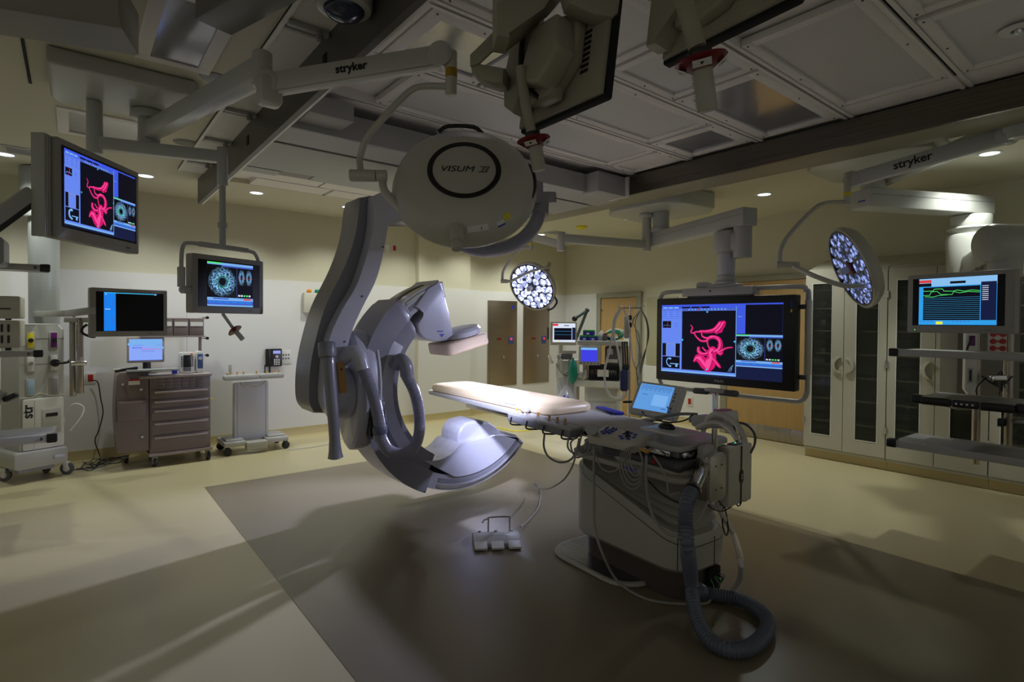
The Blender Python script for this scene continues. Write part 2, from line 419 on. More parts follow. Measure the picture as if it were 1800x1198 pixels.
b = B(); b.box(4.02, 4.42, 3.70, 3.92, 2.905, 3.10, GP, .004); b.box(4.42, 4.45, 3.66, 3.92, 2.9, 3.1, CMETAL); b.build('end_box', cg)

# downlights
dls = [(-.49, 6.9), (.6, 6.95), (1.70, 7.0), (2.84, 7.06), (3.95, 7.06), (5.12, 7.06), (6.26, 7.07), (6.28, 5.17), (6.28, 3.19), (6.28, 1.18)]
dlab = ['leftmost lit round downlight at the left picture edge', 'lit downlight just right of the tilted left monitor', 'lit downlight above the hanging ultrasound monitor', 'lit downlight beside the top of the arm column',
        'lit downlight hidden behind the round back of the big lamp', 'lit downlight over the white wall corner', 'small lit downlight above the far lamp arm', 'lit downlight over the far lamp extension arm', 'lit downlight above the big wall screen', 'large lit downlight at upper right']
first = None
for i, (x, y) in enumerate(dls):
    if first is None:
        first = thing('downlight', (x, y, ZC), dlab[0], 'light', 'round ceiling downlights')
        b = B(T(x, y, ZC)); b.lathe([(.068, .002), (.072, -.006), (.09, -.005), (.095, .001), (.068, .002)], WHITE, n=28); b.build('trim_ring', first)
        b = B(T(x, y, ZC)); b.lathe([(0, -.001), (.07, -.001), (.07, .003), (0, .003)], DLIGHT, n=28); b.build('lens', first)
    else: dup(first, (x, y, ZC), 0, dlab[i], 'round ceiling downlights')
    spot('downlight_lamp', (x, y, ZC-.03), (x, y+(.0 if y < 6 else .12), 0), 50 if x < 6 else 72, (.96, 1.0, .91), 125, .7, .06)
# small ceiling fittings
b = B(T(.76, 5.43, ZC)); b.lathe([(0, -.012), (.075, -.012), (.08, -.008), (.095, -.006), (.10, 0), (0, 0)], mat('speaker_grille', (.30, .29, .26), .6, .2, bump=.6, bscale=500), n=32)
b.build('ceiling_speaker', label='round ceiling speaker right of the boom mount', cat='speaker')
p = onZ(379, 137, ZC); b = B(T(p.x, p.y, ZC)); b.lathe([(0, -.012), (.05, -.012), (.085, -.006), (.09, 0), (0, 0)], MGREY, n=32)
b.build('ceiling_speaker', label='round ceiling speaker half hidden by the lamp arm', cat='speaker')
p = onZ(1022, 401, ZC-.03); b = B(T(p.x, p.y, ZC)); b.lathe([(0, -.05), (.03, -.05), (.05, -.03), (.09, -.025), (.09, 0), (0, 0)], YEL, n=24)
b.build('smoke_detector', label='yellow covered smoke detector on the far ceiling', cat='smoke detector')
for q, lab in (((40, 265), 'flat grey ceiling vent above the left downlight'), ((975, 408), 'flat grey vent on the far ceiling')):
    p = onZ(*q, ZC); b = B(T(p.x, p.y, ZC)); b.box(-.14, .14, -.14, .14, -.008, 0, LGREY, .002)
    for k in range(5): b.box(-.11, .11, -.1+.045*k, -.085+.045*k, -.0095, -.008, DGREY)
    b.build('ceiling_vent', label=lab, cat='vent')
b = B()                                                   # access panels drawn on the left plaster
p = onZ(45, 100, ZC); b.box(p.x-.008, p.x+.008, p.y-.45, p.y+.45, ZC-.004, ZC, BLKM); b.build('access_seam', ce, label='dark ceiling seam')
for (x, y, lab) in ((340, 90, 'square recessed light behind the boom arm box'), (235, 225, 'recessed light behind the round boom post')):
    p = onZ(x, y, ZC)
    p = onZ(325, 60, ZC) if x > 300 else V((.20, 5.43, ZC))
    t = thing('ceiling_light', (p.x, p.y, ZC), lab, 'light', 'unlit lights in the left plaster ceiling')
    hw = .19 if x > 300 else .29; hy = .45 if x > 300 else .34
    b = B(T(p.x, p.y, ZC))
    for q in ((-hw, hw, -hy, -hy+.07), (-hw, hw, hy-.07, hy), (-hw, -hw+.07, -hy+.07, hy-.07), (hw-.07, hw, -hy+.07, hy-.07)): b.box(*q, -.012, 0, CTILE, .002)
    b.build('frame', t); b = B(T(p.x, p.y, ZC)); b.box(-hw+.07, hw-.07, -hy+.07, hy-.07, -.004, 0, ACRY); b.build('lens', t)
# ------------------------------------------------------------- ceiling-hung C-arm, plane of the C = world XZ at y 4.3
CX, CZ, CY = 2.73, 1.05, 4.30
def s2(pts, k=5): return [(p.x, p.y) for p in smooth_path([(x, y, 0) for x, y in pts], k)]
def yx(pxs, y): return [(onY(a, c, y).x, onY(a, c, y).z) for a, c in pxs]
def YP(b, poly, y0, y1, m, bev=.01, seg=2): b.prism(poly, -y1, -y0, m, XZ(0), bev, seg)
ca = thing('c_arm', (CX, CY, 0), 'large lilac grey ceiling-hung x-ray C-arm reaching around the table head', 'x-ray machine')
b = B()
L = s2([(1.86, 2.60), (1.84, 2.3), (1.73, 1.92), (1.6, 1.69), (1.51, 1.49), (1.475, 1.28), (1.46, 1.02), (1.50, .90)])
Rr = s2([(1.60, .91), (1.63, 1.05), (1.625, 1.27), (1.665, 1.49), (1.75, 1.69), (1.86, 1.9), (1.92, 2.08), (1.965, 2.31), (1.99, 2.40)])
YP(b, L+Rr+[(2.12, 2.46), (2.9, 2.48), (2.9, 2.62), (2.2, 2.64), (1.95, 2.65)], 4.08, 4.21, CARMG, .018, 3)
st = b.build('stand', ca)
b = B()
L = s2([(1.80, 2.60), (1.76, 2.3), (1.67, 2.03), (1.53, 1.74), (1.455, 1.50), (1.405, 1.24), (1.40, 1.0), (1.44, .90)])
Rr = s2([(1.60, .88), (1.60, 1.1), (1.60, 1.27), (1.63, 1.49), (1.72, 1.69), (1.83, 1.9), (1.89, 2.08), (1.93, 2.31), (1.95, 2.40)])
YP(b, L+Rr+[(2.12, 2.48), (2.85, 2.50), (2.85, 2.60), (2.2, 2.62), (1.9, 2.63)], 4.215, 4.55, CARMD, .06, 4)
b.build('stand_cover', ca, label='dark rounded rear cover')
for x, z in ((1.93, 2.2), (1.76, 1.8), (1.62, 1.45)):
    b = B(); b.cyl((x, 4.074, z), (x, 4.085, z), .008, DGREY, n=10); b.build('screw', st)
b = B(); b.cyl((2.75, 4.3, 2.55), (2.75, 4.3, 2.919), .26, CARMG, n=40, bev=.02); b.build('pivot_drum', ca)
b = B(); b.cyl((1.58, 4.28, 1.03), (1.72, 4.28, 1.03), .205, CARMG, n=40, bev=.015); b.cyl((1.725, 4.28, 1.03), (1.9, 4.28, 1.03), .20, CARMG, .22, n=40, bev=.02)
b.build('rotation_hub', ca)
def ring(r0, r1, a0, a1, n=48): return arcpts(CX, CZ, r1, a0, a1, n)+arcpts(CX, CZ, r0, a1, a0, n)
ARCM = mat('arc_light_lacquer', (.44, .44, .47), .25, .1, coat=.4)
b = B(); YP(b, ring(.80, .935, 104, 319, 72), 4.10, 4.46, ARCM, .012)
arc = b.build('arc', ca, label='polished C-shaped arc')
for a0, a1 in ((112, 130), (252, 318)):
    b = B(); YP(b, ring(.895, .918, a0, a1, 30), 4.092, 4.105, CHROME, .002); YP(b, ring(.835, .87, a0, a1, 30), 4.095, 4.105, CARMD, .002); b.build('guide_track', arc)
b = B(); YP(b, ring(.936, .940, 110, 135, 20), 4.26, 4.34, BLACK, 0); b.build('belt_slot', arc, label='black slot in the back of the arc')
b = B(); YP(b, ring(.655, .80, 133, 244, 40)+[], 4.10, 4.50, CARMD, .02, 3); YP(b, ring(.79, .985, 131, 247, 40), 4.09, 4.51, CARMD, .025, 3)
sl = b.build('sleeve', ca, label='dark crescent sleeve the arc slides through')
b = B(); YP(b, ring(.70, .80, 150, 225, 30), 4.088, 4.101, CARMG, .004); b.build('sleeve_panel', sl)
# bearing housing between hub and sleeve: two half covers
b = B(); b.lathe([(0, 0), (.44, 0), (.47, .02), (.48, .10), (.46, .155), (.42, .17), (0, .17)], CARMG, FR((1.72, 4.27, 1.05), (0, -1, 0), zdir=(1, 0, 0)), 48, (.52, 1.02))
bh = b.build('bearing_housing', ca)
b = B(); b.lathe([(.455, .165), (.475, .172), (.475, .185), (.455, .18)], WHITE, FR((1.72, 4.27, 1.05), (0, -1, 0), zdir=(1, 0, 0)), 48, (.52, 1.02)); b.build('trim_line', bh)
b = B(); b.box(1.80, 1.94, 4.02, 4.10, .70, .98, BLACK, .02); b.cyl((1.86, 4.03, .88), (1.86, 3.99, .88), .045, BLKM, n=20, bev=.01); b.box(1.83, 1.93, 4.0, 4.03, .66, .78, mat('pale_blue_plate', (.55, .6, .8), .3), .01)
b.build('motor_unit', ca, label='black motor with pale blue plate')
# detector carrier, detector
poly = yx([(722, 540), (748, 509), (768, 492), (776, 512), (785, 552), (793, 588), (781, 598), (765, 600), (742, 596), (731, 584), (728, 568), (740, 556), (746, 548), (738, 543)], 4.12)
b = B(); YP(b, poly, 4.08, 4.50, mat('carrier_lilac', (.52, .52, .60), .3, coat=.3), .02, 4)
dc = b.build('detector_carrier', ca)
b = B(); q = onY(774, 582, 4.075); b.box(q.x-.03, q.x+.03, 4.0765, 4.081, q.z-.004, q.z+.004, BLUE); q = onY(775, 589, 4.095); b.prism([(q.x-.025, q.z+.012), (q.x+.025, q.z+.012), (q.x, q.z-.014)], -4.081, -4.0765, BLUE, XZ(0)); b.build('warning_label', dc, label='small blue label')
ax = V((-math.sin(R(14)), 0, math.cos(R(14)))); e1 = V((math.cos(R(14)), 0, math.sin(R(14))))
c0 = onY(803, 603, 4.2); D = FR(c0, e1, zdir=ax)
b = B(D); b.prism(rrect(-.215, -.2, .225, .17, .04, 4), -.055, .05, FOAM, None, .018, 3); b.build('detector_pad', ca, label='pinkish foam cushion around the flat detector')
b = B(D); b.lathe([(0, .05), (.16, .05), (.185, .06), (.19, .10), (.17, .125), (0, .13)], CARMG, T(.06, .0, 0), 36); b.build('detector_head', ca)
# tube housing
skirt = yx([(741, 806), (754, 806), (775, 804), (793, 793), (804, 778), (812, 766), (840, 762), (865, 761), (881, 763), (898, 766), (913, 777), (908, 788), (893, 801), (870, 816), (842, 827), (812, 830), (778, 824)], 4.12)
sk2 = s2(yx([(741, 808), (756, 808), (775, 804), (793, 792), (804, 778)], 4.12), 3)+s2(yx([(866, 763), (881, 764), (898, 766), (912, 776)], 4.12), 3)+arcpts(CX, CZ, .815, 318, 262, 24)
b = B(); YP(b, sk2, 4.08, 4.48, mat('tube_cover_lilac', (.55, .55, .62), .28, coat=.4), .035, 4)
tb = b.build('tube_cover', ca)
hd = yx([(803, 792), (804, 762), (808, 752), (816, 743), (836, 737), (858, 741), (872, 750), (881, 762), (886, 778), (886, 800)], 4.15)
b = B(); YP(b, hd, 4.13, 4.44, mat('tube_cover_lilac', (1, 1, 1)), .03, 4); th = b.build('tube_head', tb)
b = B(); q = onY(838, 741, 4.2); b.box(-.07, .07, -.09, .09, -.003, .004, mat('grey_green_display', (.25, .30, .27), .2), .002, T(q.x+.0, 4.28, q.z-.003) @ RY(-4)); b.build('display', th, label='small grey green display')
# flexible hoses of the arm
def hose(pxy, r, name='hose', **kw):
    P = [onY(x, y, yy) for x, y, yy in pxy]
    b = B(); b.tube(P, r, HOSEL, 14, 8, rib=.0013, ribn=85); return b.build(name, ca, **kw)
h1 = hose([(636, 642, 3.98), (648, 672, 3.96), (659, 705, 3.95), (667, 745, 3.94), (670, 770, 3.94), (682, 790, 3.94), (702, 797, 3.94), (724, 790, 3.95), (736, 765, 3.96), (737, 730, 3.97), (729, 690, 3.98), (712, 655, 3.99)], .046, label='grey corrugated hose looping under the sleeve')
b = B(); b.tube([onY(600, 632, 4.12), onY(616, 620, 4.04), onY(630, 625, 3.99), onY(638, 648, 3.975)], .058, CARMG, 16, 5); b.build('hose_elbow', h1); b = B(); b.cyl(onY(667, 748, 3.94), onY(668.5, 762, 3.94), .056, HOSEG, n=20, bev=.008); b.build('hose_coupling', h1)
b = B(); b.tube([onY(694, 642, 4.09), onY(704, 632, 4.03), onY(713, 642, 3.99), onY(716, 660, 3.985)], .056, CARMD, 16, 5); b.build('hose_elbow', h1)
b = B(); b.tube([onY(577, 612, 4.03), onY(579, 650, 4.0), onY(583, 700, 3.98), onY(587, 750, 3.97), onY(589, 790, 3.97), onY(590, 806, 3.97)], lambda t: .046-.010*t+(.022*max(0, (t-.7)/.3) if t < .97 else -.004), CARMD, 16, 6)
hh = b.build('hanging_hose', ca, label='dark tapered hose end hanging from the stand')
b = B(); b.cyl(onY(576, 628, 4.0), onY(575, 601, 4.02), .064, CARMD, n=24, bev=.012); b.build('hose_collar', hh)
b = B(); b.bar(onY(598, 636, 4.06), onY(604, 690, 4.06), .05, .02, ORANGE, .006, (0, 1, 0)); b.cyl(onY(600, 649, 4.06), onY(600, 649, 4.035), .008, BLACK, n=10); b.build('rubber_strap', ca, label='orange rubber strap')
# big grey supply hose from the carriage
b = B(); P = [at(948, 372, 4.5), at(940, 395, 4.45), at(918, 420, 4.4), at(885, 436, 4.35), at(850, 440, 4.35), at(815, 430, 4.4), at(792, 405, 4.5), at(780, 380, 4.6)]
b.tube(P, .055, mat('supply_hose', (.27, .27, .31), .35), 16, 8, rib=.0015, ribn=60); sh = b.build('supply_hose', ca, label='thick grey hose sagging behind the round lamp')
b = B(); b.cyl(at(950, 345, 4.55), at(948, 378, 4.5), .075, MGREY, n=20, bev=.006); b.bar(at(925, 348, 4.4), at(962, 348, 4.75), .18, .09, MGREY, .01); b.bar(at(940, 320, 4.6), at(940, 346, 4.6), .1, .1, MGREY); b.build('hose_clamp', sh)
spot('table_lamp', (0,0,0), (0,0,-1), 0.0001) if False else None
# ------------------------------------------------------------- patient table
ZT = .92
TM = Matrix.Translation((2.885, 1.78, 0)) @ RZ(-2.5)
tb = thing('examination_table', None, 'long patient table with white carbon top on a cream bellows pedestal', 'operating table', M=TM)
def TB(): return B(TM)
TOPM = mat('table_top_laminate', (.50, .49, .47), .45)
b = TB()
out = [(-.27, .05), (-.24, 0), (.20, 0), (.235, .04), (.27, 1.2), (.27, 1.6), (.22, 3.0), (.17, 3.08), (-.20, 3.08), (-.25, 3.0), (-.27, 1.6)]
b.prism(out, ZT-.035, ZT, TOPM, None, .008, 2); b.build('table_top', tb)
b = TB()
b.box(-.20, .18, .05, 1.35, ZT-.085, ZT-.036, MGREY, .012); b.box(-.245, -.225, .08, 2.3, ZT-.075, ZT-.042, CHROME, .004); b.box(.215, .235, .08, 2.3, ZT-.075, ZT-.042, CHROME, .004); b.box(-.2, .2, .01, .03, ZT-.075, ZT-.042, CHROME, .004)
rl = b.build('side_rail', tb, label='chrome accessory rails')
b = TB(); b.box(-.26, .25, .0, .62, ZT-.155, ZT-.088, DGREY, .03, None, 3); b.build('top_carriage', tb, label='dark carriage under the near end')
b = TB(); b.cyl((-.262, .17, ZT-.115), (-.272, .17, ZT-.115), .015, REDB, n=16, bev=.003); b.build('stop_button', tb, label='small red button')
def ringz(x0, x1, y0, y1, r, zf, n=6): return [(x, y, zf(y) if callable(zf) else zf) for x, y in rrect(x0, y0, x1, y1, r, n)]
PX0, PX1, PY0, PY1 = -.235, .25, -.02, .93
def rim(y): t = max(0, min(1, (y-PY0)/(PY1-PY0))); return .385+.30*t**1.15
BASE = mat('pedestal_cream', (.50, .49, .42), .38, coat=.15)
b = TB(); i = .0
b.loft([ringz(PX0+.05, PX1-.05, PY0+.05, PY1-.05, .13, .165), ringz(PX0+.02, PX1-.02, PY0+.02, PY1-.02, .15, .175), ringz(PX0, PX1, PY0, PY1, .16, .20),
        ringz(PX0, PX1, PY0, PY1, .16, lambda y: rim(y)-.035), ringz(PX0+.005, PX1-.005, PY0+.005, PY1-.005, .155, lambda y: rim(y)-.03), ringz(PX0+.02, PX1-.02, PY0+.02, PY1-.02, .15, rim),
        ringz(PX0+.045, PX1-.045, PY0+.045, PY1-.045, .13, rim)], BASE)
pd = b.build('pedestal', tb)
b = TB(); b.loft([ringz(PX0-.002, PX1+.002, PY0-.002, PY1+.002, .16, lambda y: rim(y)-.052), ringz(PX0-.002, PX1+.002, PY0-.002, PY1+.002, .16, lambda y: rim(y)-.048)], BLACK, None, False)
b.build('seam', pd)
b = TB(); b.box(-.237, -.233, .02, .024, .22, .4, BLACK); b.box(.05, .054, -.0225, -.018, .2, .36, BLACK); b.build('panel_gap', pd)
b = TB(); rings = []
NB = 6
for k in range(2*NB+1):
    t = k/(2*NB); ins = .060 if k % 2 else .0
    rings.append(ringz(PX0+.035+ins, PX1-.035-ins, PY0+.04+ins, PY1-.04-ins, .13, lambda y, t=t: (rim(y)-.01)*(1-t)+(.70)*t))
b.loft(rings, mat('bellows_rubber', (.52, .50, .43), .5)); b.build('bellows', tb, label='pleated cream bellows')
b = TB(); b.loft([ringz(-.25, .25, -.02, .93, .12, .70), ringz(-.26, .26, -.03, .94, .13, .71), ringz(-.26, .26, -.03, .94, .13, .735), ringz(-.24, .24, -.01, .92, .12, .745)], BASE)
b.loft([ringz(-.20, .20, .02, .88, .1, .745), ringz(-.20, .20, .02, .88, .1, .80), ringz(-.16, .16, .1, .82, .1, .84)], MGREY)
b.loft([ringz(-.24, .24, .0, .55, .1, .745), ringz(-.25, .25, -.01, .56, .11, .755), ringz(-.25, .25, -.01, .56, .11, .775), ringz(-.2, .2, .03, .5, .1, .785)], BASE)
tp = b.build('lift_head', tb)
b = TB(); q = .935; b.box(-.262, -.259, .30, .42, .712, .732, mat('blue_logo', (.06, .08, .5), .4)); b.build('label', tp, label='small blue label')
b = TB(); b.loft([ringz(PX0+.06, PX1-.05, PY0+.06, PY1-.06, .12, .003), ringz(PX0+.06, PX1-.05, PY0+.06, PY1-.06, .12, .168)], mat('plinth_brown', (.10, .08, .065), .4)); b.build('plinth', tb)
b = TB(); b.box(.05, .17, PY0+.03, PY0+.07, .01, .15, BLKM, .01)
for k in range(6): b.tube([(.07+.015*k, PY0+.04, .1), (.06+.02*k, PY0, .05+.01*k), (.1+.01*k, PY0+.03, .03)], .004, [GREEN, BLACK, MGREY][k % 3], 6, 3)
b.build('cable_port', tb, label='dark open cable port')
FP = mat('foot_plate_steel', (.35, .35, .34), .22, 1.0, noise=.5, nscale=8, aniso=(12, .3, 1))
b = TB(); b.loft([ringz(-.34, .26, .30, 1.06, .19, .002, 8), ringz(-.35, .27, .29, 1.07, .2, .012, 8), ringz(-.34, .26, .30, 1.06, .19, .028, 8)], BASE)
b.loft([ringz(-.32, .24, .32, 1.04, .18, .0285, 8), ringz(-.32, .24, .32, 1.04, .18, .030, 8)], FP); b.build('base_plate', tb, label='low oval floor plate with a steel inlay')

# mattress
b = TB()
def mring(ins, z): return [(x, y, z) for x, y in rrect(-.24+ins, 1.16+ins, .245-ins, 3.03-ins, .10, 6)]
b.loft([mring(.02, ZT), mring(.004, ZT+.012), mring(0, ZT+.03), mring(.004, ZT+.055), mring(.02, ZT+.07), mring(.05, ZT+.076)], MATTR)
mt = b.build('mattress', label='cream foam mattress on the far half of the patient table', cat='mattress')
def sub(name, par, fn, **kw):
    b = TB(); fn(b); return b.build(name, par, **kw)
mt_root = mt
sub('label_print', mt, lambda b: [b.box(-.2405, -.2395, 1.55+.02*k, 1.562+.02*k, ZT+.03, ZT+.045, MGREY) for k in range(8)])

# accessories clamped on the near rail
def knobs(b, xs, y, z): pass
c1 = thing('control_console', TM @ V((-.33, 1.2, .80)), 'long grey rail console with tan knobs hanging beside the mattress', 'control panel', 'consoles on the table rail')
PA, PB = onZ(903, 733, .875), onZ(1015, 762, .875)
dv = (PB-PA).normalized(); sd = V((dv.y, -dv.x, 0));
if sd.x > 0: sd = -sd
b = B(); b.bar(PA, PB, .13, .055, MGREY, .018); b.build('housing', c1)
b = B(); b.bar(PA+V((0, 0, .03)), PA.lerp(PB, .48)+V((0, 0, .03)), .12, .022, LGREY, .008); b.bar(PA.lerp(PB, .5)+V((0, 0, .03)), PB+V((0, 0, .03)), .12, .022, LGREY, .008); b.build('top_panel', c1)
for k, t in enumerate((.05, .14, .2, .42, .6, .72, .83)):
    p = PA.lerp(PB, t)+V((0, 0, .04)); b = B(); b.cyl(p, p+V((0, 0, .012)), .016, LGREY, n=14, bev=.003); b.cyl(p+V((0, 0, .01)), p+V((0, 0, .042)), .009, ORANGE, n=12, bev=.003); b.build('knob', c1)
p = PA.lerp(PB, .25)+V((.02, .05, .03)); b = B(); b.cyl(p, p+V((0, 0, .03)), .02, LGREY, n=16, bev=.004); b.cyl(p+V((0, 0, .03)), p+V((0, 0, .055)), .035, LGREY, n=16, bev=.008); b.build('clamp_knob', c1)
for k in range(4):
    p = PA.lerp(PB, .1+.27*k); b = B(); b.tube([p+sd*.07+V((0, 0, .02)), p+sd*.08+V((0, 0, -.03)), p+sd*.02+V((0, 0, -.045)), p-sd*.05+V((0, 0, -.045)), p-sd*.10+V((0, 0, .0))], .006, BLACK, 8, 3); b.build('bracket', c1)
b = B(); b.box(-.03, .03, -.03, .03, 0, .04, LGREY, .006, T(*onZ(1040, 756, .87))); b.cyl(onZ(1040, 755, .90), onZ(1040, 755, .975), .035, LGREY, n=20, bev=.01)
b.build('rail_clamp', label='round grey clamp knob between the two rail consoles', cat='clamp')
# second console, tilted toward the operator
q0, q1 = onZ(1035, 765, .90), onZ(1118, 783, .90)
u = (q1-q0).normalized(); CM = FR(q0, u, zdir=(sd*.25+V((0, 0, 1))).normalized())
c2 = thing('control_console', q0-V((0, 0, .05)), 'square light grey rail console with blue buttons and a small joystick', 'control panel', 'consoles on the table rail')
wid = (q1-q0).length; YB2 = 1 if (CM @ V((0, 1, 0))-q0).dot(-sd) > 0 else -1
def cbox(b, x0, x1, y0, y1, z0, z1, m, bev=0): b.box(x0, x1, min(y0*YB2, y1*YB2), max(y0*YB2, y1*YB2), z0, z1, m, bev)
b = B(CM); cbox(b, 0, wid, -.02, .17, -.045, .012, CREAM, .012); b.build('housing', c2)
b = B(CM)
for i_, (x, y) in enumerate([(.05, .05), (.05, .08), (.08, .03), (.08, .06), (.08, .09), (.11, .05), (.11, .08), (.04, .11), (.11, .11), (.08, .12)]): cbox(b, x*1.0, x+.022, y, y+.02, .012, .017, BLUE, .003)
for a in range(7): cbox(b, wid-.11+.045*math.cos(a*.9)-.012, wid-.11+.045*math.cos(a*.9)+.012, .07+.045*math.sin(a*.9)-.01, .07+.045*math.sin(a*.9)+.01, .012, .016, BLUE, .002)
for k in range(5): cbox(b, .04+.03*k, .05+.03*k, .145, .152, .012, .014, DGREY); cbox(b, wid-.16+.03*k, wid-.15+.03*k, .135, .15, .012, .015, CREAM)
b.build('buttons', c2, label='blue membrane buttons')
b = B(CM); b.lathe([(.02, .012), (.012, .02), (.01, .03), (.018, .036), (.012, .045), (0, .046)], BLACK, T(wid-.11, .07*YB2, 0), 16); b.build('joystick', c2)
# mouse tray
mtray = thing('mouse_tray', onZ(1165, 790, .84), 'pale swing tray over the near table end holding a mouse', 'tray')
tc = onZ(1172, 753, 1.0); TR = FR(tc, dv, ydir=(-dv.y, dv.x, 0))
b = B(TR); b.prism(rrect(-.12, -.10, .15, .10, .02, 4), -.012, .0, WHITE, None, .004); b.build('tray', mtray)
b = B(); p = onZ(1158, 785, .84); q = V((p.x, p.y, .97)); b.cyl(p+V((0, 0, .04)), q, .024, WHITE, n=16, bev=.004); b.box(-.045, .045, -.035, .035, 0, .09, CREAM, .012, T(*p)); b.bar(q, V((tc.x, tc.y, .975)), .05, .025, WHITE, .006); b.build('bracket', mtray)
b = B(TR @ T(.0, .0, 0)); b.lathe([(0, .002), (.034, .002), (.036, .012), (.028, .026), (.012, .034), (0, .035)], BLACK, RZ(10), 20, (1.45, .85)); 
ms = b.build('computer_mouse', label='black and red computer mouse on the pale swing tray', cat='mouse')
b = B(TR); b.lathe([(0, .0), (.014, .0), (.012, .012), (0, .016)], REDB, T(-.028, .006, .016), 14, (1.5, .9)); b.build('side_panel', ms, label='red side panel')
# clamp bracket on the far near-rail
p = onZ(862, 716, .87); b = B(); b.bar(onZ(832, 709, .87), onZ(850, 713, .87), .03, .03, CARMG, .006); b.box(-.05, .05, -.06, .06, -.04, .04, mat('clamp_lilac', (.35, .36, .5), .35), .01, T(*p)); b.cyl(p+V((-.05, -.01, 0)), p+V((-.085, -.01, 0)), .018, BLACK, n=14, bev=.004); b.bar(p, onZ(900, 725, .87), .02, .03, DGREY, .004)
b.build('rail_bracket', label='lilac lit rail clamp under the mattress edge', cat='clamp')
# boxes at the near end
bx = thing('hose_box', onY(1246, 880, 1.70), 'brushed metal box with four screws at the near table end', 'junction box')
YN = 1.71
def PXY(x, y, yy=YN): return onY(x, y, yy)
a0, a1 = PXY(1243, 800), PXY(1270, 873)
b = B(); YPp = rrect(a0.x, a1.z, a1.x, a0.z, .03, 5); b.prism(YPp, -(YN+.07), -(YN-.02), mat('satin_aluminium', (.60, .58, .52), .35, .6), XZ(0), .006); b.build('housing', bx)
for (sx_, sz_) in ((.35, .25), (.72, .25), (.35, .75), (.72, .75)):
    x_ = a0.x+(a1.x-a0.x)*sx_; z_ = a1.z+(a0.z-a1.z)*sz_; b = B(); b.cyl((x_, YN-.018, z_), (x_, YN-.024, z_), .005, DGREY, n=10); b.build('screw', bx)
b = B(); b.prism(rrect(-.065, a1.z+.006, .015, a0.z-.006, .02, 4), 0, .006, STEEL, FR((a0.x-.001, YN, 0), (0, -1, 0), ydir=(0, 0, 1)), .001); b.build('side_plate', bx, label='bronze coloured side plate')
b = B(); b.box(a0.x-.02, a0.x+.09, YN+.01, YN+.05, a0.z-.02, a0.z+.045, LGREY, .004); b.build('bracket', bx)
b = B(); b.tube([PXY(1236, 822, 1.73), PXY(1229, 836, 1.68), PXY(1218, 860, 1.62)], .034, CHROME, 18, 4); b.lathe([(.0, 0), (.042, 0), (.042, .018), (0, .018)], STEEL, ALONG(PXY(1219, 858, 1.62), PXY(1218, 860, 1.62)-PXY(1232, 835, 1.66)), 20); b.build('elbow', bx, label='chrome pipe elbow')
b = B(); HP = [PXY(1217, 862, 1.62), PXY(1207, 885, 1.60), PXY(1205, 920, 1.58), PXY(1209, 970, 1.55)]
for x, y, z in ((1215, 1020, .2), (1219, 1060, .12), (1230, 1098, .07), (1252, 1128, .045), (1285, 1142, .045), (1320, 1136, .045), (1345, 1112, .045), (1348, 1088, .045), (1328, 1068, .045), (1298, 1053, .045), (1265, 1046, .045), (1238, 1040, .06), (1228, 1035, .1)):
    HP.append(onZ(x, y, z))
b.tube(HP, .036, HOSEG, 16, 8, rib=.0030, ribn=58)
b.build('corrugated_hose', label='thick dark corrugated hose looping over the brown floor from the table', cat='hose')
gx = thing('interface_box', PXY(1295, 880), 'tall cream box with a black centre stripe hanging at the near table corner', 'junction box')
g0, g1 = PXY(1283, 793, 1.72), PXY(1321, 878, 1.72)
b = B(); b.box(g0.x-.005, g1.x+.005, 1.72, 1.80, g1.z, g0.z+.02, CREAM, .014); b.build('housing', gx)
xm = (g0.x+g1.x)/2; zm = (g0.z+g1.z)/2
b = B(); b.box(xm-.006, xm+.006, 1.716, 1.722, g1.z, g0.z+.015, BLACK); b.lathe([(0, 0), (.022, 0), (.022, .004), (0, .004)], BLACK, FR((xm, 1.718, zm), (1, 0, 0), zdir=(0, -1, 0)), 20, (1, 2.0)); b.build('stripe', gx, label='black stripe and oval')
lettering('93', FR((xm, 1.7125, zm), (0, 0, -1), zdir=(0, -1, 0)), .034, PAPER, gx)
b = B(); b.box(xm-.05, xm+.04, 1.735, 1.785, g0.z+.02, g0.z+.026, BLACK, .002); b.cyl((xm, 1.76, g0.z+.025), (xm, 1.76, g0.z+.03), .004, glow('green_lamp', (.05, 1, .35), 1.2), n=8); b.build('indicator', gx, label='green status light')

# touch screen on the far rail
A0, A1 = at(1127, 673, 3.78), at(1185, 681, 3.66); B0 = at(1112, 716, 3.66)
tsu = (A1-A0).normalized(); tsv = (A0-B0).normalized(); TS = FR(B0, A1-A0, ydir=tsv); tw = (A1-A0).length; thh = (A0-B0).length
ts = thing('touch_screen', TM @ V((.3, .9, ZT-.03)), 'tilted touch screen with pale blue page on the far side of the table', 'screen')
b = B(TS); b.prism(rrect(-.02, -.035, tw+.075, thh+.02, .025, 4), -.035, 0, WHITE, None, .006); hs_ = b.build('housing', ts)
b = B(TS); b.box(0, tw, 0, thh, 0, .0015, glow('pale_blue_screen', (.10, .28, .62), 1.15)); s_ = b.build('screen', ts)
b = B(TS)
SB2 = glow('screen_blue_line', (.05, .15, .42), 1.0)
for k in range(3): b.box(.01, tw-.01, thh-.014-.011*k, thh-.010-.011*k, .0015, .002, SB2)
for k in range(8): b.box(.01+.03*k, .025+.03*k, thh-.05, thh-.045, .0015, .002, SB2)
b.box(.11, tw-.02, .04, thh-.08, .0015, .0018, glow('screen_pale', (.16, .36, .70), 1.2)); b.box(tw-.045, tw-.01, .02, .028, .0018, .0022, SB2); b.box(.03, .07, thh-.09, thh-.085, .0015, .002, SB2)
b.build('page', s_)
b = B(TS)
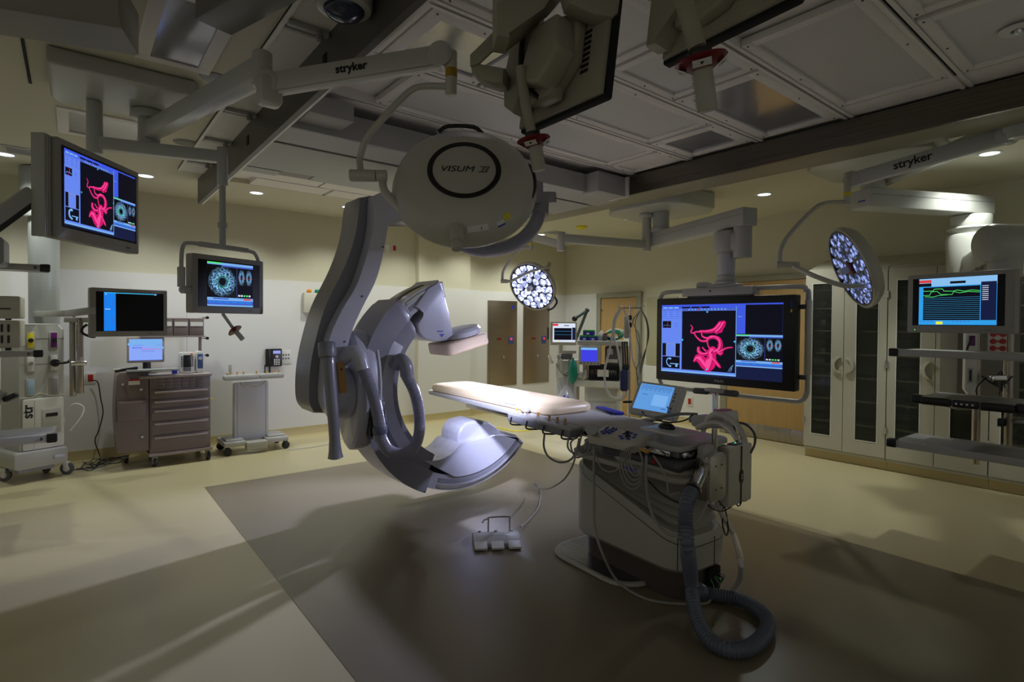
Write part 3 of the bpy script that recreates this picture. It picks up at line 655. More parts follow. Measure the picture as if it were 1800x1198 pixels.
for k in range(6): b.cyl((tw+.018, .01+.03*k, 0), (tw+.018, .01+.03*k, .004), .006 if k != 2 else .011, DGREY if k != 2 else CHROME, n=12)
for k in range(9): b.box(tw+.04+.015*(k % 2), tw+.05+.015*(k % 2), .03+.03*(k//2), .045+.03*(k//2), 0, .003, WHITE, .001)
b.build('buttons', ts)
b = B(); p = at(1160, 722, 3.7); b.tube([p, p+V((.02, .0, -.05)), TM @ V((.30, .75, ZT-.02)), TM @ V((.27, .75, ZT-.05))], .015, MGREY, 10, 4); b.build('arm', ts)
# pole with two black grips, module block and coiled grey leads at the far near-corner
hb = thing('handle_post', TM @ V((.31, .28, ZT-.1)), 'chrome post with two black hand grips standing behind the near table corner', 'handle')
pt = at(1257, 690, 3.15); pb = V((pt.x, pt.y, .84))
b = B(); b.cyl(pb, pt, .016, CHROME, n=16, bev=.003); b.bar(pb+V((0, 0, .02)), TM @ V((.24, .28, .86)), .04, .04, MGREY); b.build('post', hb)
b = B(); b.bar(at(1244, 684, 3.2), at(1275, 688, 3.05), .05, .02, LGREY, .006); b.build('crossbar', hb)
for a, c in ((at(1220, 686, 3.3), at(1245, 688, 3.2)), (at(1266, 689, 3.1), at(1296, 692, 2.98))):
    b = B(); b.cyl(a, c, .018, DGREY, n=16, bev=.008); b.build('grip', hb)
mod = thing('patient_interface_module', TM @ V((.34, .12, ZT-.02)), 'grey interface module with plugged leads behind the near table corner', 'module')
ma, mb = at(1228, 738, 3.05), at(1286, 742, 2.85)
b = B(); b.bar(ma, mb, .12, .06, LGREY, .012); b.build('housing', mod)
b = B(); b.bar(ma.lerp(mb, .65)+V((0, 0, .03)), mb+V((0, 0, .035)), .11, .05, WHITE, .01); b.bar(ma.lerp(mb, .62)+V((0, 0, .062)), ma.lerp(mb, .85)+V((0, 0, .062)), .08, .008, mat('pink_label', (.6, .2, .4), .5)); b.build('connector_block', mod)
b = B(); b.bar(ma+V((-.03, .0, -.0)), ma+(ma-mb)*.25, .03, .03, MGREY, .005); b.build('plug', mod, label='grey plug')
def lead(name, pts, r, m, label, cat='cable', group=None, k=6, n=8, **kw):
    b = B(); b.tube(pts, r, m, n, k, **kw); return b.build(name, label=label, cat=cat, group=group)
lead('lead_bundle', [at(1236, 757, 2.9), at(1245, 735, 2.85), at(1262, 727, 2.78), at(1282, 735, 2.7), at(1300, 752, 2.62), at(1309, 775, 2.5)], .014, CABLEW, 'upper thick pale lead arching over the interface module')
lead('lead_bundle', [at(1225, 752, 2.9), at(1243, 744, 2.85), at(1265, 744, 2.78), at(1285, 757, 2.65), at(1296, 772, 2.5)], .014, CABLEW, 'lower thick pale lead beneath the interface module')
lead('lead_bundle', [at(1232, 753, 2.88), at(1255, 748, 2.8), at(1275, 752, 2.72), at(1290, 765, 2.6), at(1297, 775, 2.5)], .009, CABLE, 'thin grey lead between the two thick pale leads')
lead('cable', [at(1288, 742, 2.85), at(1310, 745, 2.8), at(1325, 760, 2.75), at(1327, 778, 2.7), at(1320, 795, 2.65)], .006, DGREY, 'dark cable bowing out right of the interface module')
lead('cable', [at(1289, 745, 2.8), at(1293, 760, 2.7), at(1295, 775, 2.5)], .005, BLACK, 'short black cable dropping behind the cream box')
lead('cable', [at(1150, 735, 3.2), at(1175, 730, 3.2), at(1200, 727, 3.15), at(1226, 728, 3.1)], .009, MGREY, 'grey cable running to the plug of the interface module')
lead('cable', [at(1152, 738, 3.1), at(1180, 742, 3.1), at(1205, 738, 3.1), at(1218, 728, 3.1)], .004, BLACK, 'thin black cable on the table beneath the grey plug cable')
lead('cable', [at(1170, 712, 3.6), at(1178, 722, 3.5), at(1181, 735, 3.3), at(1180, 743, 3.1)], .004, BLACK, 'thin black cable dropping from the touch screen onto the table')
lead('cable', [at(1128, 722, 3.6), at(1136, 730, 3.6), at(1150, 731, 3.6), at(1158, 728, 3.65)], .004, BLACK, 'short black cable drooping under the touch screen')
# dangling cables of the near side
dz = lambda x, y, X: onX(x, y, X)
lead('cable', [dz(1044, 785, 2.50), dz(1044, 850, 2.52), dz(1045, 920, 2.50), dz(1058, 970, 2.48), onZ(1085, 1020, .04), onZ(1130, 1050, .012), onZ(1180, 1060, .012), onZ(1238, 1060, .012), onZ(1250, 1052, .03)], .008, CABLE, 'long grey cable hanging down the pedestal and along the floor')
lead('cable', [dz(1136, 800, 2.5), dz(1136, 850, 2.52), dz(1145, 900, 2.54), dz(1170, 935, 2.52), dz(1200, 940, 2.55), PXY(1225, 915, 1.68), PXY(1245, 880, 1.68)], .008, CABLE, 'pale cable curving over the bellows to the metal box')
b = B()
for k in range(5):
    r_ = .055+.014*k; c_ = dz(1118-2*k, 808, 2.50+.006*k)
    b.tube([c_+V((0, r_*.8*math.cos(a*math.pi/6+.3*k), r_*1.15*math.sin(a*math.pi/6+.3*k)-.01*k)) for a in range(13)], .0045, CABLE, 6, 4)
cc_ = b.build('coiled_cable', label='coiled thin cable hung beneath the square console', cat='cable')
b = B(); p = dz(1132, 790, 2.47); b.cyl(p+V((0, .03, 0)), p-V((0, .03, .01)), .009, ORANGE, n=12, bev=.002); b.cyl(p-V((0, .02, .0)), p-V((0, .03, .01)), .018, ORANGE, n=14, bev=.004)
b.build('cable_tie', cc_, label='tan rubber tie')
lead('cable', [dz(1046, 795, 2.52), dz(1056, 820, 2.52), dz(1075, 829, 2.52), dz(1095, 815, 2.53), dz(1108, 790, 2.54)], .005, CABLE, 'thin cable swagged across the bellows beneath the square console')
lead('cable', [dz(1148, 800, 2.56), dz(1165, 825, 2.56), dz(1173, 850, 2.56), dz(1176, 868, 2.56), dz(1195, 865, 2.56)], .005, CABLE, 'thin cable ending low on the near bellows')
lead('cable', [dz(1140, 845, 2.58), dz(1160, 865, 2.57), dz(1185, 880, 2.57), dz(1200, 885, 2.6)], .005, BLACK, 'thin black cable over the near bellows folds')
for i_, (x0, lab) in enumerate(((985, 'dark cable sagging in a loop from the long console to the pedestal'),)):
    lead('cable', [onX(957, 762, 2.55), onX(956, 785, 2.52), onX(965, 803, 2.5), onX(985, 812, 2.5), onX(1005, 806, 2.55), onX(1015, 785, 2.58), onX(1020, 770, 2.6)], .007, MGREY, lab)
lead('cable', [onX(1018, 770, 2.55), onX(1012, 800, 2.5), onX(1003, 825, 2.5), onX(988, 845, 2.55), onZ(965, 858, .25), onZ(950, 858, .12), onZ(940, 852, .1), onZ(939, 848, .1), onZ(950, 862, .012), onZ(947, 890, .012), onZ(930, 912, .012), onZ(915, 925, .03)], .006, CABLE, 'thin grey cable from the consoles down to the foot pedal')
for i_, pts in enumerate(([(1000, 765), (998, 785), (1008, 795), (1024, 785), (1035, 770)], [(1012, 768), (1003, 780), (1012, 803), (1032, 795), (1040, 775)], [(1022, 765), (1018, 790), (1030, 800), (1045, 790)])):
    lead('cable', [onX(x, y, 2.54) for x, y in pts], .006, CABLE, 'thin grey cable looped in the tangle between the two rail consoles', group='looped cables between the consoles')
lead('hose', [PXY(1255, 870, 1.8), PXY(1270, 905, 1.8), PXY(1290, 940, 1.85), onZ(1302, 985, .35), onZ(1300, 1020, .12), onZ(1285, 1040, .03), onZ(1260, 1046, .03), onZ(1238, 1043, .04)], .017, CABLEW, 'smooth pale hose bowing to the floor behind the corrugated hose', 'hose')
lead('cable', [PXY(1268, 878, 1.8), PXY(1276, 900, 1.8), PXY(1280, 930, 1.8), PXY(1276, 940, 1.8), PXY(1270, 920, 1.8), PXY(1272, 880, 1.8)], .0045, BLACK, 'black cable hanging in a narrow loop below the cream box')
for k, pts in enumerate(([(1240, 878), (1250, 892), (1268, 898), (1285, 890), (1292, 878)], [(1262, 878), (1272, 890), (1282, 888), (1288, 878)], [(1292, 874), (1296, 888), (1302, 885), (1300, 872)], [(1300, 878), (1310, 880), (1316, 874), (1316, 868)])):
    lead('cable', [PXY(x, y, 1.76) for x, y in pts], .004, BLACK, 'small black cable loop directly under the two hanging boxes', group='small black loops under the boxes')
# foot pedal
FM = Matrix.Translation((2.42, 3.20, .002)) @ RZ(-32)
fp = thing('foot_pedal', None, 'grey foot switch with steel hoop on the brown floor', 'foot switch', M=FM)
b = B(FM); b.prism([(-.12, 0), (.12, 0), (.12, .02), (.04, .055), (-.05, .06), (-.12, .03)], -.17, .17, LGREY, FR((0, 0, 0), (0, 1, 0), ydir=(0, 0, 1)), .006); b.build('housing', fp)
for y in (-.12, 0, .12):
    b = B(FM); b.prism([(-.10, .0), (-.02, .0), (-.02, .03), (-.10, .012)], -.045, .045, WHITE, FR((-y, -.08, .01), (0, 1, 0), ydir=(0, 0, 1)), .004); b.build('pedal', fp)
    b = B(FM); b.cyl((y, .045, .05), (y, .045, .062), .012, MGREY, n=14, bev=.003); b.build('knob', fp)
b = B(FM); b.tube([(-.05, .10, .02), (-.05, .10, .12), (-.04, .10, .14), (.1, .10, .14), (.11, .10, .12), (.11, .10, .02)], .006, STEEL, 8, 2); b.tube([(-.05, .10, .13), (-.09, .04, .14), (-.1, .0, .14)], .006, STEEL, 8, 3); b.build('hoop', fp, label='thin steel carrying hoop')
lead('floor_cable', [onZ(870, 750, .01), onZ(885, 753, .01), onZ(905, 757, .01), onZ(925, 756, .01), onZ(940, 754, .01), onZ(965, 750, .01)], .008, YEL, 'yellow cable on the floor behind the table')
# ------------------------------------------------------------- surgical lamps
LAMPW = mat('lamp_shell_white', (.52, .51, .44), .35, coat=.3)
ARMW = mat('boom_arm_white', (.50, .49, .44), .35, coat=.2)
ARMC = mat('boom_arm_cool', (.48, .49, .46), .35, coat=.2)
def dish(root, c, n, upv, r, lit=True, red=False):
    """round lamp head, light side along n"""
    M = ALONG(c, n, upv)
    b = B(M); b.lathe([(0, -.105), (.16, -.105), (.20, -.10), (.30*r/.34, -.075), (.335*r/.34, -.03), (r, 0), (r, .02), (r-.012, .028), (r-.02, .02), (r-.03, .012)], LAMPW, None, 56)
    b.build('shell', root)
    b = B(M); b.lathe([(r-.022, .020), (r-.022, .024), (r-.034, .024), (r-.034, .014)], BLACK, None, 56); b.lathe([(0, .006), (r-.03, .006), (r-.03, .012), (0, .012)], LENS, None, 56)
    lf_ = b.build('light_face', root, label='dark glossy face full of LEDs')
    k = 0
    for rad, cnt in ((.105, 6), (.19, 11), (.272, 16)):
        for i in range(cnt):
            a = 2*math.pi*i/cnt+rad*9; x, y = rad*r/.34*math.cos(a), rad*r/.34*math.sin(a); k += 1
            b = B(M); b.lathe([(0, .0125), (.043, .0125), (.043, .017), (.034, .019), (0, .0145)], LEDL if lit else LEDD, T(x, y, 0), 14)
            b.build('led', lf_)
    b = B(M); b.cyl((0, 0, .012), (0, 0, .10), .028, CARMG, n=20, bev=.005); b.cyl((0, 0, .012), (0, 0, .03), .05, RED if red else DGREY, n=20, bev=.004)
    if red:
        for a in range(3): b.box(-.012, .012, .03, .07, .02, .03, RED, .004, RZ(120*a))
    b.build('centre_handle', root)
    return M
def led_mat(name, col, hi, lo):
    m = glow(name, col, 1.0); nt = m.node_tree; b_ = nt.nodes['Principled BSDF']; tc = nt.nodes.new('ShaderNodeTexCoord'); v_ = nt.nodes.new('ShaderNodeTexVoronoi'); v_.inputs['Scale'].default_value = 26
    r_ = nt.nodes.new('ShaderNodeMapRange'); r_.inputs[1].default_value = .15; r_.inputs[2].default_value = .62; r_.inputs[3].default_value = hi; r_.inputs[4].default_value = lo
    nt.links.new(tc.outputs['Object'], v_.inputs['Vector']); nt.links.new(v_.outputs['Distance'], r_.inputs[0]); nt.links.new(r_.outputs[0], b_.inputs['Emission Strength']); return m
LEDL = led_mat('bright_white_led', (.50, .57, 1.0), 5.5, .75)
LEDD = led_mat('dim_blue_led', (.35, .45, .95), 1.3, .08)
def spring_arm(root, p0, p1, w=.075, h=.095, m=None, name='spring_arm'):
    m = m or ARMW
    b = B(); b.bar(p0, p1, w, h, m, .018); b.bar(V(p0)-V((0, 0, h*.52)), V(p1)-V((0, 0, h*.5)), w*.55, .018, WHITE, .004)
    o = b.build(name, root)
    side = (V(p1)-V(p0)).cross(V((0, 0, 1))).normalized()
    for p in (p0, p1):
        b = B(); b.cyl(V(p)-side*w*.56, V(p)+side*w*.56, h*.60, m, n=28, bev=.004); b.build('joint', o)
        b = B(); b.cyl(V(p)-side*w*.60, V(p)+side*w*.60, h*.52, m, n=28, bev=.003); b.build('joint_cap', o)
    return o
# --- big round lamp seen from behind
L1 = thing('surgical_lamp', at(262, 170, 3.8), 'large round surgical lamp seen from behind with a black oval ring on its back', 'surgical light', 'surgical lamps on ceiling arms')
LC = at(817, 322, 2.44); tgt1 = V((2.98, 3.75, .95))
toC = (EYE-LC).normalized(); n1 = -(toC*.80+up*.60+rt*-.02).normalized()
nb = -n1; upn = (up-nb*up.dot(nb)).normalized()
M1 = ALONG(LC, nb, (0, 0, 1)); ri = nb
xr = upn.cross(nb).normalized()
M1 = FR(LC, xr, zdir=nb) @ Matrix.Diagonal((.91, .91, .91, 1))
RL = .345
b = B(M1); b.lathe([(RL-.02, -.055), (RL+.006, -.05), (RL+.01, -.035), (RL, -.015), (RL-.012, .02), (RL-.055, .055), (RL-.11, .078), (.215, .09), (.19, .094), (0, .096)], LAMPW, None, 72); sh1 = b.build('shell', L1)
b = B(M1); b.lathe([(.149, .0945), (.150, .0985), (.172, .0985), (.175, .0945)], BLACK, None, 64); b.build('ring', sh1, label='black oval ring')
b = B(M1); b.lathe([(0, -.03), (RL-.02, -.03), (RL-.02, -.054), (0, -.054)], LENS, None, 56); b.build('light_face', L1)
for rad, cnt in ((.10, 6), (.18, 11), (.26, 15)):
    for i in range(cnt):
        a = 2*math.pi*i/cnt; b = B(M1); b.lathe([(0, -.058), (.022, -.058), (.022, -.0545), (0, -.0545)], LEDL, T(rad*math.cos(a), rad*math.sin(a), 0), 10); b.build('led', L1)
lettering('VISUM', M1 @ T(-.036, .0, .0975), .050, BLACK, L1, 'lettering', shear=.25, bold=0, sx=1.15, label='black lettering')
lettering('II', M1 @ T(.092, .0, .0975), .047, DGREY, L1, 'lettering', shear=.30, bold=.0, sx=1.6)
for yy in (-.016, .016):
    b = B(M1); b.box(.070+yy*.3, .114+yy*.3, yy-.0018, yy+.0018, .0975, .0979, DGREY); b.build('lettering', L1)
def px1(x, y, off=0): # point of the lamp back plane under a photo pixel, lifted off it
    r_ = ray(x, y); t = (LC+nb*off-EYE).dot(nb)/r_.dot(nb); return EYE+r_*t
b = B(); P = [px1(770, 233, .0), px1(787, 222, .01), px1(832, 223, .01), px1(849, 236, .0)]; b.tube(P, .010, BLACK, 10, 3); b.build('side_grip', L1, label='black angular grip at the top')
b = B(); P = [px1(913, 296, .02), px1(930, 292, .0), px1(939, 318, .0), px1(934, 345, .0), px1(914, 352, .02)]; b.tube(P, .012, BLACK, 10, 3); b.build('side_grip', L1, label='black curved grip at the right')
for (x, y, w_, h_, m_, a_, nm) in ((840, 401, .10, .028, PAPER, 4, 'info_label'), (880, 391, .04, .018, PAPER, 20, 'blue_white_label'), (891, 380, .038, .03, YEL, 30, 'yellow_label'), (851, 400, .03, .015, DGREY, 12, 'bar_code')):
    # skirt points: march along the ray to the shell profile
    best = None
    for q in range(400):
        p = EYE+ray(x, y)*(2.0+q*.0025); l = M1.inverted() @ p; rr_ = math.hypot(l.x, l.y)
        prof = [(.215, .09), (RL-.11, .078), (RL-.055, .055), (RL-.012, .02), (RL, -.015), (RL+.01, -.035)]
        zs = .09 if rr_ < .215 else None
        for (ra, za), (rb, zb) in zip(prof, prof[1:]):
            if ra <= rr_ <= rb: zs = za+(zb-za)*(rr_-ra)/(rb-ra); sl_ = (zb-za)/(rb-ra)
        if zs is not None and l.z <= zs: best = (l, rr_, sl_ if rr_ > .215 else 0); break
    if best:
        l, rr_, sl_ = best; rd = V((l.x/rr_, l.y/rr_, 0)); nl = V((-sl_*rd.x, -sl_*rd.y, 1)).normalized()
        tx = V((-rd.y, rd.x, 0)); b = B(M1 @ FR(l+nl*.001, tx, zdir=nl)); b.box(-w_/2, w_/2, -h_/2, h_/2, 0, .0012, m_)
        if nm == 'blue_white_label': b.box(-w_/2, w_/2, -h_/2-.008, -h_/2, 0, .0013, BLUE)
        b.build('sticker', sh1)
# yoke
b = B(); YK = [px1(672, 312, .0), px1(676, 335, .0), px1(700, 362, -.02), px1(735, 395, -.03), px1(770, 412, -.03), px1(803, 415, -.03)]
b.tube(YK, .017, LAMPW, 14, 6); b.cyl(px1(803, 424, .05), px1(803, 398, .05), .028, LAMPW, n=24, bev=.005); b.cyl(px1(803, 425, .04), px1(803, 438, .04), .022, LAMPW, n=20, bev=.004)
yk = b.build('yoke', L1)
b = B(); b.cyl(px1(615, 308, .02), px1(661, 309, .02), .026, LAMPW, n=24, bev=.003); b.cyl(px1(662, 309, .02), px1(680, 309, .02), .0255, LAMPW, n=24, bev=.003); b.build('yoke_joint', yk)
PT = at(793, 95, 2.457); PB_ = V((PT.x, PT.y, PT.z-.22)); pbm = at(793, 155, 2.457)
b = B(); b.tube([px1(634, 302, .02), px1(633, 276, .02), at(648, 238, 2.42), at(690, 190, 2.44), at(722, 160, 2.45), at(745, 152, 2.457), at(790, 152, 2.457)], .015, LAMPW, 14, 6); b.build('bent_tube', L1)
b = B(); b.cyl(pbm+V((0, 0, -.03)), V((pbm.x, pbm.y, PT.z+.01)), .026, LAMPW, n=24, bev=.004); po = b.build('post', L1)
b = B(); b.cyl(V((pbm.x, pbm.y, pbm.z+.045)), V((pbm.x, pbm.y, pbm.z+.085)), .0268, mat('amber_band', (.42, .26, .02), .5), n=24); b.build('yellow_band', po)
A2a, A2b = at(474, 148, 2.55), at(776, 99, 2.457)
sa = spring_arm(L1, A2a, A2b, .064, .092); b = B(); b.bar(A2b, PT+V((0, 0, -.01)), .05, .07, LAMPW, .02); b.build('knuckle', sa)
def arm_text(root, a, c, t, fc=.5, size=.062, off=.038):
    u_ = (c-a).normalized(); side = u_.cross(V((0, 0, 1))).normalized()
    p = a.lerp(c, fc)+side*off; M = FR(p, u_, zdir=side)
    return lettering(t, M, size, BLACK, root, 'lettering', bold=.0018)
arm_text(L1, A2a, A2b, 'stryker', .50, .051, .0328)
E0 = at(262, 232, 3.75); E1 = at(461, 128, 2.585); E1b = at(461, 160, 2.585)
b = B(); b.bar(E0, V((E1.x, E1.y, E1.z+.01)), .095, .115, ARMC, .02); b.build('extension_arm', L1)
b = B(); b.cyl(V((E1.x, E1.y, E1.z-.07)), V((E1.x, E1.y, E1.z+.095)), .044, ARMW, n=28, bev=.006); b.box(-.05, .05, -.05, .05, -.10, .03, ARMW, .02, T(*A2a)); b.build('elbow_joint', L1)
b = B(); b.cyl(V((E0.x, E0.y, E0.z-.10)), V((E0.x, E0.y, 3.015)), .065, ARMC, n=30, bev=.006); b.cyl(V((E0.x, E0.y, 2.96)), V((E0.x, E0.y, 3.018)), .11, ARMC, n=30, bev=.01); b.build('ceiling_joint', L1)
# --- far lit lamp
C2 = at(936, 503, 6.7); toC = (EYE-C2).normalized()
L2 = thing('surgical_lamp', C2, 'far round surgical lamp facing forward with bright white LEDs before the steel wall doors', 'surgical light', 'surgical lamps on ceiling arms')
n2 = (V((.6, 4.0, 0))-C2).normalized(); dish(L2, C2, n2, up+rt*.3, .315)
b = B(); b.tube([at(966, 470, 6.5), at(950, 472, 6.45), at(925, 480, 6.5), at(900, 493, 6.6), at(887, 494, 6.6)], .016, LAMPW, 10, 5); b.cyl(at(880, 494, 6.6), at(893, 494, 6.6), .024, LAMPW, n=16, bev=.003); b.cyl(at(963, 474, 6.55), at(966, 462, 6.6), .024, LAMPW, n=16, bev=.003); b.build('yoke', L2)
b = B(); b.tube([at(883, 493, 6.6), at(885, 475, 6.6), at(900, 452, 6.6), at(915, 437, 6.6), at(932, 435, 6.6)], .017, LAMPW, 12, 5); b.build('bent_tube', L2)
b = B(); b.cyl(at(933, 440, 6.6), at(933, 412, 6.6), .026, LAMPW, n=20, bev=.003); b.build('post', L2)
b = B(); b.cyl(at(933, 427, 6.6), at(933, 430, 6.6), .0268, YEL, n=20); b.build('yellow_band', L2)
k0, k1 = at(936, 416, 6.6), at(986, 430, 6.2); b = B(); b.bar(k0, k1, .06, .085, ARMW, .012); b.build('spring_arm', L2)
mz = onZ(1137, 376, 2.93); e2 = at(988, 419, 6.2); b = B(); b.bar(e2, V((mz.x, mz.y, e2.z)), .08, .10, ARMW, .012); b.build('extension_arm', L2)
b = B(); b.cyl(k1+V((0, 0, -.07)), V((k1.x, k1.y, e2.z+.07)), .045, ARMW, n=20, bev=.005); b.build('elbow_joint', L2)
b = B(); b.cyl(V((mz.x, mz.y, e2.z-.08)), V((mz.x, mz.y, 2.925)), .055, ARMW, n=24, bev=.005); b.cyl(V((mz.x, mz.y, 2.88)), V((mz.x, mz.y, 2.928)), .085, ARMW, n=24, bev=.006); b.build('ceiling_joint', L2)
b = B(); b.tube([at(974, 520, 6.6), at(979, 530, 6.55), at(972, 541, 6.6), at(962, 545, 6.6)], .012, BLACK, 8, 4); b.build('side_grip', L2)
# --- right lamp in profile
C3 = at(1499, 470, 4.45); toC = (EYE-C3).normalized()
L3 = thing('surgical_lamp', C3, 'right surgical lamp seen edge-on with dim blue LEDs and a red centre handle', 'surgical light', 'surgical lamps on ceiling arms')
lf3 = (-rt+toC*rt.dot(toC)).normalized(); n3 = (toC*.28+lf3*.86-up*.38).normalized(); dish(L3, C3, n3, up, .345, lit=False, red=True)
b = B(); YK = [at(1393, 467, 4.3), at(1410, 475, 4.22), at(1440, 488, 4.12), at(1480, 501, 4.1), at(1510, 502, 4.2), at(1535, 502, 4.35)]
b.tube(YK, .018, LAMPW, 14, 6); b.cyl(at(1364, 465, 4.32), at(1404, 466, 4.3), .026, LAMPW, n=20, bev=.003); b.cyl(at(1527, 503, 4.33), at(1548, 505, 4.5), .033, LAMPW, n=20, bev=.004); b.build('yoke', L3)
b = B(); b.tube([at(1371, 462, 4.32), at(1372, 440, 4.33), at(1385, 415, 4.36), at(1425, 372, 4.42), at(1450, 357, 4.45), at(1484, 355, 4.46)], .017, LAMPW, 14, 6); b.build('bent_tube', L3)
b = B(); q = at(1489, 360, 4.46); b.cyl(q, q+V((0, 0, .26)), .027, LAMPW, n=22, bev=.004); b.build('post', L3)
b = B(); b.cyl(q+V((0, 0, .07)), q+V((0, 0, .10)), .028, YEL, n=22); b.build('yellow_band', L3)
a0_, a1_ = at(1499, 315, 4.46), at(1772, 237, 3.70); spring_arm(L3, a0_, a1_, .07, .105, ARMC)
arm_text(L3, a0_, a1_, 'stryker', .44, .085, .0365)
m3 = onZ(1530, 318, 3.0); e3 = at(1790, 214, 3.62); b = B(); b.bar(e3, V((m3.x, m3.y, e3.z)), .09, .11, ARMC, .016); b.build('extension_arm', L3)
b = B(); b.cyl(V((e3.x, e3.y, e3.z+.08)), V((e3.x, e3.y, a1_.z-.05)), .055, ARMC, n=24, bev=.006); b.bar(a1_, V((e3.x, e3.y, a1_.z)), .07, .09, ARMC, .02); b.build('elbow_joint', L3)
b = B(); b.cyl(V((m3.x, m3.y, e3.z-.09)), V((m3.x, m3.y, 2.995)), .06, ARMC, n=24, bev=.006); b.cyl(V((m3.x, m3.y, 2.955)), V((m3.x, m3.y, 2.998)), .10, ARMC, n=24, bev=.006); b.build('ceiling_joint', L3)
# the light they throw
BLW = (.62, .66, 1.0)
spot('lamp_beam', LC+n1*.09, tgt1, 1050, BLW, 31, .9, .10)
spot('lamp_beam', C2+n2*.14, C2+n2*3, 480, BLW, 62, .6, .05)
spot('lamp_beam', C3+n3*.16, C3+n3*3, 200, BLW, 62, .6, .05)
# ------------------------------------------------------------- screens
S_BLACK = glow('screen_black', (.004, .004, .010), 1.0)
S_NAVY = glow('screen_navy', (.008, .012, .05), 1.0)
S_PAN = glow('screen_light_blue', (.13, .24, .86), 1.0)
S_BAR = glow('screen_bar_blue', (.045, .09, .70), 1.1)
S_MID = glow('screen_mid_blue', (.06, .12, .55), 1.0)
S_PALE = glow('screen_pale', (.42, .50, .85), 1.0)
S_PINK = glow('vessel_pink', (.66, .008, .15), 1.0)
S_PINKH = glow('vessel_highlight', (.95, .07, .33), 1.0)
S_PINKD = glow('vessel_shadow', (.30, .004, .06), 1.0)
S_RED = glow('screen_red', (.7, .05, .05), 1.0)
S_CY = glow('screen_cyan', (.05, .45, .8), 1.0)
S_GRN = glow('screen_green', (.08, .8, .15), 1.0)
S_WH = glow('screen_white', (.7, .75, .9), 1.0)
S_AZ = glow('screen_azure', (.01, .22, .85), 1.0)
S_XR = glow('screen_xray_blue', (.20, .28, .62), 1.0)
S_YEL = glow('screen_yellow', (.8, .8, .05), 1.0)
def ivus_mat():
    m = bpy.data.materials.new('ultrasound_image'); m.use_nodes = True; nt = m.node_tree; b_ = nt.nodes['Principled BSDF']; b_.inputs['Base Color'].default_value = (.01, .01, .01, 1)
    N = nt.nodes.new; Lk = nt.links.new
    uv = N('ShaderNodeUVMap'); ln = N('ShaderNodeVectorMath'); ln.operation = 'LENGTH'; Lk(uv.outputs[0], ln.inputs[0])
    rp = N('ShaderNodeValToRGB'); e = rp.color_ramp.elements; e[0].position = .20; e[0].color = (0, 0, 0, 1); e[1].position = .34; e[1].color = (.30, .30, .30, 1)
    for p_, v_ in ((.46, 1), (.66, .9), (.82, .45), (.98, .12), (1.0, 0)):
        q_ = rp.color_ramp.elements.new(p_); q_.color = (v_, v_, v_, 1)
    Lk(ln.outputs['Value'], rp.inputs[0])
    n1_ = N('ShaderNodeTexNoise'); n1_.inputs['Scale'].default_value = 7; n1_.inputs['Detail'].default_value = 8; n1_.inputs['Roughness'].default_value = .8; Lk(uv.outputs[0], n1_.inputs['Vector'])
    r2 = N('ShaderNodeValToRGB'); r2.color_ramp.elements[0].position = .47; r2.color_ramp.elements[1].position = .60; Lk(n1_.outputs[0], r2.inputs[0])
    mu = N('ShaderNodeMath'); mu.operation = 'MULTIPLY'; Lk(rp.outputs[0], mu.inputs[0]); Lk(r2.outputs[0], mu.inputs[1])
    b_.inputs['Emission Color'].default_value = (.22, .50, .85, 1); m3_ = N('ShaderNodeMath'); m3_.operation = 'MULTIPLY'; m3_.inputs[1].default_value = 1.9; Lk(mu.outputs[0], m3_.inputs[0]); Lk(m3_.outputs[0], b_.inputs['Emission Strength'])
    return m
IVUS = ivus_mat()
